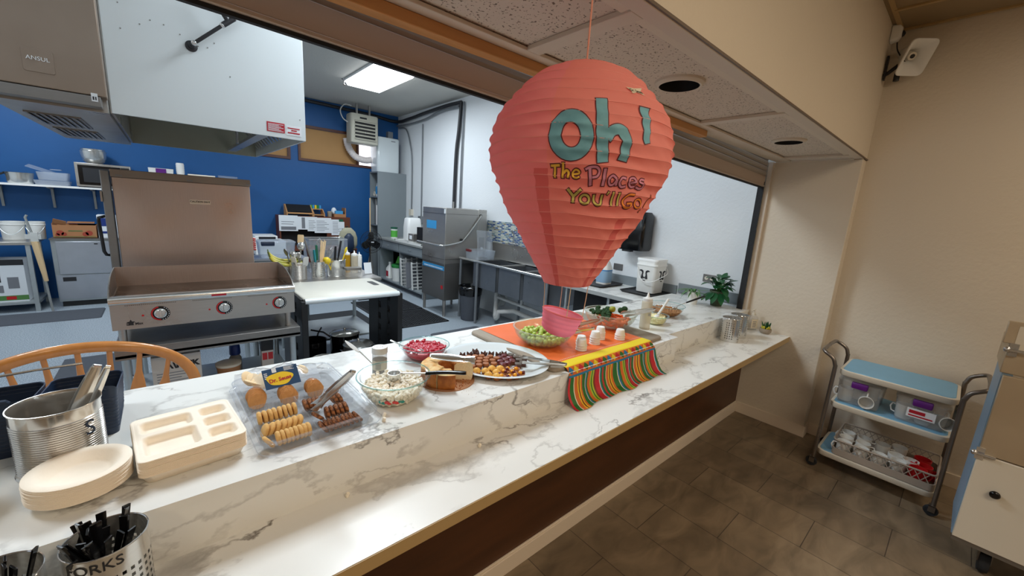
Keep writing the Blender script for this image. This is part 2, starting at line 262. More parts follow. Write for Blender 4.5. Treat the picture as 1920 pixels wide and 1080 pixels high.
# ------------------------------------------------------------ mesh builder
class MB:
    def __init__(s): s.v = []; s.f = []; s.mi = []; s.m = 0
    def add(s, vs, fs):
        o = len(s.v); s.v += [tuple(v) for v in vs]; s.f += [tuple(i + o for i in f) for f in fs]; s.mi += [s.m] * len(fs); return s
    def box(s, x0, y0, z0, x1, y1, z1):
        return s.add([(x0, y0, z0), (x1, y0, z0), (x1, y1, z0), (x0, y1, z0), (x0, y0, z1), (x1, y0, z1), (x1, y1, z1), (x0, y1, z1)],
                     [(0, 3, 2, 1), (4, 5, 6, 7), (0, 1, 5, 4), (1, 2, 6, 5), (2, 3, 7, 6), (3, 0, 4, 7)])
    def cbox(s, cx, cy, cz, w, d, h, rot=None):
        m = Matrix.Translation((cx, cy, cz))
        if rot: m = m @ Euler(rot).to_matrix().to_4x4()
        P = [(-w/2, -d/2, -h/2), (w/2, -d/2, -h/2), (w/2, d/2, -h/2), (-w/2, d/2, -h/2), (-w/2, -d/2, h/2), (w/2, -d/2, h/2), (w/2, d/2, h/2), (-w/2, d/2, h/2)]
        return s.add([m @ Vector(p) for p in P], [(0, 3, 2, 1), (4, 5, 6, 7), (0, 1, 5, 4), (1, 2, 6, 5), (2, 3, 7, 6), (3, 0, 4, 7)])
    def loft(s, rings, cap0=True, cap1=True, closed=True):
        n = len(rings[0]); vs = [p for r in rings for p in r]; fs = []
        for i in range(len(rings) - 1):
            for j in range(n if closed else n - 1):
                k = (j + 1) % n; fs.append((i*n+j, i*n+k, (i+1)*n+k, (i+1)*n+j))
        if cap0: fs.append(tuple(range(n))[::-1])
        if cap1: fs.append(tuple((len(rings)-1)*n + j for j in range(n)))
        return s.add(vs, fs)
    def lathe(s, prof, c=(0, 0, 0), n=32, mtx=None, cap0=False, cap1=False):
        rings = []
        for r, z in prof:
            ring = []
            for j in range(n):
                a = 2*PI*j/n; p = Vector((r*math.cos(a), r*math.sin(a), z))
                if mtx: p = mtx @ p
                ring.append((p[0]+c[0], p[1]+c[1], p[2]+c[2]))
            rings.append(ring)
        return s.loft(rings, cap0, cap1)
    def cyl(s, c, r, h, n=24, r2=None, mtx=None):
        return s.lathe([(r, 0), (r if r2 is None else r2, h)], c, n, mtx, True, True)
    def rrect(s, w, d, r, n=5, c=(0, 0), z=0):
        o = []
        for (sx, sy, a0) in ((1, 1, 0), (-1, 1, 90), (-1, -1, 180), (1, -1, 270)):
            for k in range(n + 1):
                a = R(a0 + 90*k/n); o.append((c[0]+sx*(w/2-r)+r*math.cos(a), c[1]+sy*(d/2-r)+r*math.sin(a), z))
        return o
    def rloft(s, specs, c=(0, 0), cap0=True, cap1=True, n=5):
        return s.loft([s.rrect(w, d, r, n, c, z) for (w, d, r, z) in specs], cap0, cap1)
    def tube(s, pts, r, n=10, closed=False, caps=True):
        pts = [Vector(p) for p in pts]; N = len(pts); rings = []
        rr = r if isinstance(r, (list, tuple)) else [r]*N
        prev = None
        for i, p in enumerate(pts):
            if closed: t = pts[(i+1) % N] - pts[i-1]
            elif i == 0: t = pts[1]-pts[0]
            elif i == N-1: t = pts[-1]-pts[-2]
            else: t = (pts[i+1]-p).normalized() + (p-pts[i-1]).normalized()
            if t.length < 1e-9: t = Vector((0, 0, 1))
            t.normalize()
            if prev is None:
                u = t.orthogonal().normalized()
            else:
                u = prev - t*prev.dot(t)
                if u.length < 1e-6: u = t.orthogonal()
                u.normalize()
            prev = u; w_ = t.cross(u)
            rings.append([p + (u*math.cos(2*PI*j/n) + w_*math.sin(2*PI*j/n))*rr[i] for j in range(n)])
        if closed: rings.append(rings[0]); return s.loft(rings, False, False)
        return s.loft(rings, caps, caps)
    def prism(s, poly, z0, z1, mtx=None):
        n = len(poly); vs = [(x, y, z0) for x, y in poly] + [(x, y, z1) for x, y in poly]
        if mtx: vs = [mtx @ Vector(v) for v in vs]
        fs = [tuple(range(n))[::-1], tuple(range(n, 2*n))] + [(i, (i+1) % n, n+(i+1) % n, n+i) for i in range(n)]
        return s.add(vs, fs)
    def sphere(s, c, r, n=12, m=8, sc=(1, 1, 1), mtx=None):
        prof = [(max(1e-5, r*math.sin(PI*i/m)), -r*math.cos(PI*i/m)) for i in range(m+1)]
        rings = []
        for rr, z in prof:
            ring = []
            for j in range(n):
                a = 2*PI*j/n; p = Vector((rr*math.cos(a)*sc[0], rr*math.sin(a)*sc[1], z*sc[2]))
                if mtx: p = mtx @ p
                ring.append((p[0]+c[0], p[1]+c[1], p[2]+c[2]))
            rings.append(ring)
        return s.loft(rings, True, True)
    def xf(s, m, start=0):
        for i in range(start, len(s.v)): s.v[i] = tuple(m @ Vector(s.v[i]))
        return s

def tag(o, label=None, cat=None, group=None, kind=None):
    if label: o['label'] = label
    if cat: o['category'] = cat
    if group: o['group'] = group
    if kind: o['kind'] = kind
    return o

def mesh(name, mb, mats, parent=None, loc=None, rz=0.0, rot=None, ang=35, bevel=0.0, seg=2):
    me = bpy.data.meshes.new(name); me.from_pydata(mb.v, [], mb.f)
    if not isinstance(mats, (list, tuple)): mats = [mats]
    for m in mats: me.materials.append(M[m])
    bm = bmesh.new(); bm.from_mesh(me)
    bm.faces.ensure_lookup_table()
    for i, f in enumerate(bm.faces): f.material_index = mb.mi[i]; f.smooth = ang > 0
    bmesh.ops.remove_doubles(bm, verts=bm.verts, dist=1e-6)
    bmesh.ops.recalc_face_normals(bm, faces=bm.faces)
    if ang > 0:
        for e in bm.edges:
            if len(e.link_faces) == 2 and e.calc_face_angle(0) > R(ang): e.smooth = False
    bm.to_mesh(me); bm.free()
    o = bpy.data.objects.new(name, me); COL.objects.link(o)
    if parent is not None: o.parent = parent
    if loc is not None: o.location = loc
    if rot is not None: o.rotation_euler = rot
    elif rz: o.rotation_euler = (0, 0, rz)
    if bevel > 0:
        b = o.modifiers.new('bevel', 'BEVEL'); b.width = bevel; b.segments = seg; b.limit_method = 'ANGLE'; b.angle_limit = R(40)
        b.harden_normals = False
    return o

def thing(name, label, cat, loc=(0, 0, 0), rz=0.0, group=None, rot=None):
    o = bpy.data.objects.new(name, None); COL.objects.link(o); o.empty_display_size = 0.05
    o.location = loc; o.rotation_euler = rot if rot else (0, 0, rz)
    return tag(o, label, cat, group)

def struct(name, mb, mats, **k):
    o = mesh(name, mb, mats, **k)
    if o.parent is None: o['kind'] = 'structure'
    return o

def copy_tree(src, parent=None):
    c = src.copy(); COL.objects.link(c)
    if parent is not None: c.parent = parent
    for ch in [x for x in KIDS.get(src.name, [])]: copy_tree(ch, c)
    return c
KIDS = {}
def index_kids(o):
    KIDS[o.name] = [x for x in COL.objects if x.parent == o]
    for x in KIDS[o.name]: index_kids(x)
def dup(src, loc, rz=None, label=None, rot=None, scale=None):
    if src.name not in KIDS: index_kids(src)
    c = copy_tree(src); c.location = loc
    if rot is not None: c.rotation_euler = rot
    elif rz is not None: c.rotation_euler = (0, 0, rz)
    if scale: c.scale = scale
    if label: c['label'] = label
    return c

def text(body, size, mat, parent, loc, rot, name='lettering', depth=0.0006, bold=0.0, align='CENTER', sx=1.0):
    cu = bpy.data.curves.new(name, 'FONT'); cu.body = body; cu.size = size; cu.extrude = depth; cu.offset = bold; cu.align_x = align; cu.align_y = 'CENTER'; cu.resolution_u = 3
    t = bpy.data.objects.new('tmp', cu); COL.objects.link(t)
    dg = bpy.context.evaluated_depsgraph_get(); me = bpy.data.meshes.new_from_object(t.evaluated_get(dg))
    bpy.data.objects.remove(t); bpy.data.curves.remove(cu)
    me.materials.clear(); me.materials.append(M[mat])
    o = bpy.data.objects.new(name, me); COL.objects.link(o)
    if parent is not None: o.parent = parent
    o.location = loc; o.rotation_euler = rot; o.scale = (sx, 1, 1)
    return o
FRONT = (PI/2, 0, 0)            # text on a face looking towards -y
WEST = (PI/2, 0, -PI/2)         # text on a face looking towards -x

def arc(cx, cy, r, a0, a1, n): return [(cx + r*math.cos(R(a0+(a1-a0)*i/n)), cy + r*math.sin(R(a0+(a1-a0)*i/n))) for i in range(n+1)]
def spline(P, k=6):
    P = [Vector(p) for p in P]; Q = [2*P[0]-P[1]] + P + [2*P[-1]-P[-2]]; o = []
    for i in range(1, len(Q)-2):
        a, b, c, d = Q[i-1:i+3]
        for j in range(k):
            t = j/k; o.append(0.5*((2*b)+(c-a)*t+(2*a-5*b+4*c-d)*t*t+(3*b-a-3*c+d)*t**3))
    o.append(P[-1]); return o
# ============================================================ THE SETTING
XW = 3.88   # wall on the right
struct('floor', MB().box(-4.2, -4.2, -0.06, XW, 1.3, 0), 'slate_tile')
struct('floor', MB().box(-3.4, 1.3, -0.06, 3.9, 8.42, 0), 'kitchen_floor')
struct('wall_right', MB().box(XW, -4.2, 0, XW+0.12, 1.2, 3.0), 'beige_plaster')
struct('wall_pier', MB().box(3.76, 0.62, 0, XW, 1.2, 2.156), 'beige_plaster', bevel=0.004)
struct('wall_kitchen_right', MB().box(3.9, 1.2, 0, 4.02, 8.42, 3.42).box(3.76, 1.2, 0, 3.9, 1.24, 0.93), 'white_plaster')
wb = MB()   # blue back wall with two window openings
wb.box(-3.4, 8.42, 0, 3.9, 8.54, 2.34); wb.box(-3.4, 8.42, 2.90, 3.9, 8.54, 3.42); wb.box(-3.4, 8.42, 2.34, 1.15, 8.54, 2.90); wb.box(1.80, 8.42, 2.34, 1.97, 8.54, 2.90); wb.box(3.36, 8.42, 2.34, 3.9, 8.54, 2.90)
struct('wall_back', wb, 'blue_wall')
struct('wall_kitchen_left', MB().box(-3.52, 1.3, 0, -3.4, 8.54, 3.42), 'white_plaster')
struct('ceiling_kitchen', MB().box(-3.4, 1.3, 3.42, 3.9, 8.42, 3.5), 'ceiling_paint')
struct('ceiling', MB().box(-4.2, -4.2, 3.0, XW, 0.62, 3.08), 'dining_ceiling')
struct('wall_left', MB().box(-4.32, -4.2, 0, -4.2, 1.2, 3.0), 'beige_plaster')
struct('wall_front', MB().box(-4.2, -4.32, 0, XW, -4.2, 3.0), 'beige_plaster')
struct('wall_partition', MB().box(-4.2, 1.2, 0, -1.9, 1.3, 3.42), 'beige_plaster')
struct('wall_header', MB().box(-1.9, 1.235, 2.19, 3.9, 1.3, 3.42), 'white_plaster')
# soffit: outer face, underside grid and recessed acoustic tiles
struct('wall_soffit', MB().box(-1.9, 0.62, 2.162, XW, 0.70, 3.0), 'beige_plaster')
struct('ceiling_soffit_edge', MB().box(-1.9, 0.66, 2.19, -1.88, 1.2, 3.0), 'beige_plaster')
hx = [1.543, 2.923]
tile = MB()
def tile_with_hole(mb, x0, x1, y0, y1, z, hole):
    if hole is None: mb.box(x0, y0, z, x1, y1, z+0.012); return
    cx, cy, r = hole; N = 40; cor = []
    for k in range(N):
        a = 2*PI*k/N; dx, dy = math.cos(a), math.sin(a); t = min((((x1-cx) if dx > 0 else (x0-cx))/dx) if abs(dx) > 1e-9 else 9, (((y1-cy) if dy > 0 else (y0-cy))/dy) if abs(dy) > 1e-9 else 9)
        cor.append((cx+dx*t, cy+dy*t))
    ring = [(cx+r*math.cos(2*PI*k/N), cy+r*math.sin(2*PI*k/N)) for k in range(N)]
    # snap corners
    for (qx, qy) in ((x0, y0), (x1, y0), (x1, y1), (x0, y1)):
        k = min(range(N), key=lambda i: (cor[i][0]-qx)**2+(cor[i][1]-qy)**2); cor[k] = (qx, qy)
    mb.add([(p[0], p[1], z) for p in cor]+[(p[0], p[1], z) for p in ring], [(k, (k+1) % N, N+(k+1) % N, N+k) for k in range(N)])
xs = [-1.9, -0.28, 0.955, 2.20, 3.60]
for i in range(4):
    h = None
    for q in hx:
        if xs[i] < q < xs[i+1]: h = (q, 0.855, 0.078)
    tile_with_hole(tile, xs[i], xs[i+1], 0.66, 1.10, 2.172, h)
struct('ceiling_soffit_tiles', tile, 'acoustic_tile', ang=0)
tr = MB(); tr.box(-1.9, 0.618, 2.156, 3.76, 0.668, 2.162); tr.box(-1.9, 1.055, 2.156, 3.76, 1.16, 2.168)
tr.box(-1.9, 0.668, 2.162, -1.86, 1.055, 2.172)
for x in (-0.28, 0.955, 2.20, 3.60): tr.box(x-0.028, 0.668, 2.156, x+0.028, 1.055, 2.1715)
tr.box(3.735, 0.668, 2.150, 3.76, 1.055, 2.162); tr.box(3.62, 0.668, 2.166, 3.74, 1.055, 2.172)
struct('trim_1', tr, 'beige_trim', bevel=0.002)
struct('trim_2', MB().box(-1.9, 0.612, 2.158, XW, 0.6195, 2.166), 'brown_trim')
struct('trim_3', MB().box(-1.9, 1.098, 2.122, 2.36, 1.142, 2.156), 'pine', bevel=0.003)
cn = MB(); cn.box(-1.9, -4.2, 2.985, XW, 0.62, 3.0)
g = MB()
for y in (0.585, -0.03, -0.64, -1.25, -1.86): g.box(-4.2, y-0.012, 2.992, XW, y+0.012, 3.0)
for x in (3.85, 3.5, 2.28, 1.06, -0.16): g.box(x-0.012, -4.2, 2.990, x+0.012, 0.585, 3.0)
struct('trim_4', g, 'edge_tan')
# knee wall under the counters
struct('wall_knee', MB().box(-1.9, 1.135, 0, 3.76, 1.30, 0.745), 'panel_wood')
struct('baseboard_counter', MB().box(-1.9, 1.120, 0, 3.76, 1.135, 0.088).box(-1.9, 1.126, 0.088, 3.76, 1.135, 0.096), 'baseboard_paint', bevel=0.002)
struct('baseboard_pier', MB().box(3.748, 0.608, 0, 3.76, 1.12, 0.095).box(3.748, 0.608, 0, XW-0.012, 0.62, 0.095), 'baseboard_paint', bevel=0.002)
struct('baseboard_right', MB().box(XW-0.012, -4.2, 0, XW, 0.608, 0.095), 'baseboard_paint', bevel=0.002)
# jamb with shutter guide
jb = MB(); jb.box(3.725, 1.165, 0.934, 3.76, 1.20, 2.156)
struct('trim_5', jb, 'beige_trim', bevel=0.002)
jg = MB(); jg.box(3.70, 1.20, 0.934, 3.76, 1.207, 2.15); jg.box(3.70, 1.226, 0.934, 3.76, 1.235, 2.15); jg.box(3.745, 1.207, 0.934, 3.76, 1.226, 2.15)
struct('trim_6', jg, 'galvanised')
struct('trim_7', MB().box(3.693, 1.195, 0.934, 3.6995, 1.24, 2.0), 'black_rubber')
# boarded and open window in the back wall
w1 = MB(); w1.box(1.95, 8.395, 2.30, 3.38, 8.43, 2.345); w1.box(1.95, 8.395, 2.895, 3.38, 8.43, 2.94); w1.box(1.95, 8.395, 2.345, 1.99, 8.43, 2.895); w1.box(3.02, 8.40, 2.345, 3.06, 8.50, 2.895); w1.box(3.34, 8.395, 2.345, 3.38, 8.43, 2.895)
fr = struct('window_1', w1, 'window_brown')
mesh('board', MB().box(1.99, 8.44, 2.345, 3.02, 8.46, 2.895), 'tan_board', fr)
mesh('pane', MB().box(3.06, 8.50, 2.345, 3.34, 8.505, 2.895), 'daylight', fr)
gr = MB()
for i in range(7): gr.box(3.07+i*0.04, 8.47, 2.345, 3.074+i*0.04, 8.474, 2.895)
mesh('bars', gr, 'white', fr)
w2 = MB(); w2.box(1.13, 8.395, 2.30, 1.82, 8.43, 2.345); w2.box(1.13, 8.395, 2.895, 1.82, 8.43, 2.94); w2.box(1.13, 8.395, 2.345, 1.17, 8.43, 2.895); w2.box(1.78, 8.395, 2.345, 1.82, 8.43, 2.895)
fr2 = struct('window_2', w2, 'window_brown'); mesh('board', MB().box(1.17, 8.44, 2.345, 1.78, 8.46, 2.895), 'tan_board', fr2)
# mosaic splash behind the sink
struct('wall_splash_tile', MB().box(3.892, 3.2, 1.13, 3.90, 5.12, 1.46), 'mosaic_tile')

# ------------------------------------------------------------ roll-up shutter
sh = thing('roller_shutter', 'half-raised grey-brown metal roller shutter under the soffit over the serving counter', 'shutter', (0.34, 1.212, 2.062))
tilt = math.atan2(1.951-2.043, 3.775-0.34)
b1 = MB(); b1.box(-2.2, -0.014, 0, 3.36, 0.014, 0.072); b1.box(-2.2, -0.02, -0.012, 3.36, 0.02, 0.0)
mesh('bottom_rail', b1, 'shutter_bar', sh, rot=(0, tilt*-1, 0), bevel=0.003)
s_ = MB()
for k in range(4):
    z = 0.072+k*0.040
    s_.loft([[(x, -0.010, z+0.001), (x, -0.015, z+0.012), (x, -0.015, z+0.028), (x, -0.010, z+0.038), (x, 0.004, z+0.038), (x, 0.004, z+0.001)] for x in (-2.2, 3.36)])
mesh('slats', s_, 'shutter_slat', sh, rot=(0, tilt*-1, 0), ang=0)
mesh('rubber_seal', MB().box(-2.2, -0.008, -0.022, 3.36, 0.008, -0.012), 'black_rubber', sh, rot=(0, tilt*-1, 0))

# recessed lights (off)
for i, q in enumerate(hx):
    t = thing('recessed_downlight', ('unlit round black downlight in the soffit right beside the paper balloon', 'unlit round black downlight in the soffit nearest the beige pillar')[i], 'ceiling light', (q, 0.855, 2.156), group='soffit downlights')
    mesh('trim_ring', MB().lathe([(0.074, 0.0), (0.074, 0.016), (0.092, 0.016), (0.090, 0.008), (0.080, 0.0), (0.074, 0.0)], n=40), 'beige_trim', t)
    mesh('baffle', MB().lathe([(0.0001, 0.12), (0.05, 0.12), (0.072, 0.05), (0.0735, 0.0005)], n=40), 'black', t)

# kitchen ceiling lamps: one in view, others further along the same rows
for i, (x, y) in enumerate(KITCHEN_LAMPS):
    t = thing('ceiling_light', 'lit fluorescent wraparound ceiling light over the kitchen', 'ceiling light', (x, y, 3.42), group='kitchen ceiling lights')
    if i == 0: t['label'] = 'glowing white fluorescent fitting on the kitchen ceiling above the dishwasher area'
    mesh('housing', MB().box(-0.28, -0.6, -0.03, 0.28, 0.6, 0), 'white', t)
    mesh('diffuser', MB().loft([[(sx*(0.275-e*0.03), sy*(0.595-e*0.02), -0.03-e*0.06) for sx, sy in ((-1, -1), (1, -1), (1, 1), (-1, 1))] for e in (0, 1)], False, True), 'lamp_cool', t)
for i, (x, y) in enumerate(DINING_LAMPS):
    t = thing('ceiling_light', 'warm ceiling light panel over the dining room', 'ceiling light', (x, y, 3.0), group='dining ceiling lights')
    mesh('housing', MB().box(-0.28, -0.6, -0.02, 0.28, 0.6, 0), 'white', t)
    mesh('diffuser', MB().box(-0.26, -0.58, -0.03, 0.26, 0.58, -0.02), 'lamp_warm', t)

# ------------------------------------------------------------ counters
t = thing('lower_counter', 'long lower marble-laminate ledge with tan front edge on the dining side', 'counter', (0, 0.831, 0.745))
mesh('worktop', MB().box(-1.9, 0.003, 0.0, 3.76, 0.345, 0.038), 'marble', t)
mesh('front_edge', MB().box(-1.9, 0.0, -0.004, 3.76, 0.003, 0.036), 'edge_tan', t)
t = thing('upper_counter', 'raised marble-laminate serving counter holding the food', 'counter', (0, 1.097, 0.783))
mesh('worktop', MB().box(-1.9, 0.0, 0.132, 2.372, 0.768, 0.151).box(2.372, 0.063, 0.132, 3.7595, 0.768, 0.151), 'marble', t)
mesh('riser', MB().box(-1.9, 0.004, 0.0, 2.370, 0.066, 0.132).box(2.370, 0.067, 0.0, 3.7595, 0.085, 0.132), 'marble', t)
mesh('back_edge', MB().box(-1.9, 0.764, -0.783+0.62, 3.2, 0.780, 0.130), 'white', t)
mesh('support', MB().box(-1.9, 0.21, -0.783, 3.2, 0.60, -0.04), 'white', t)
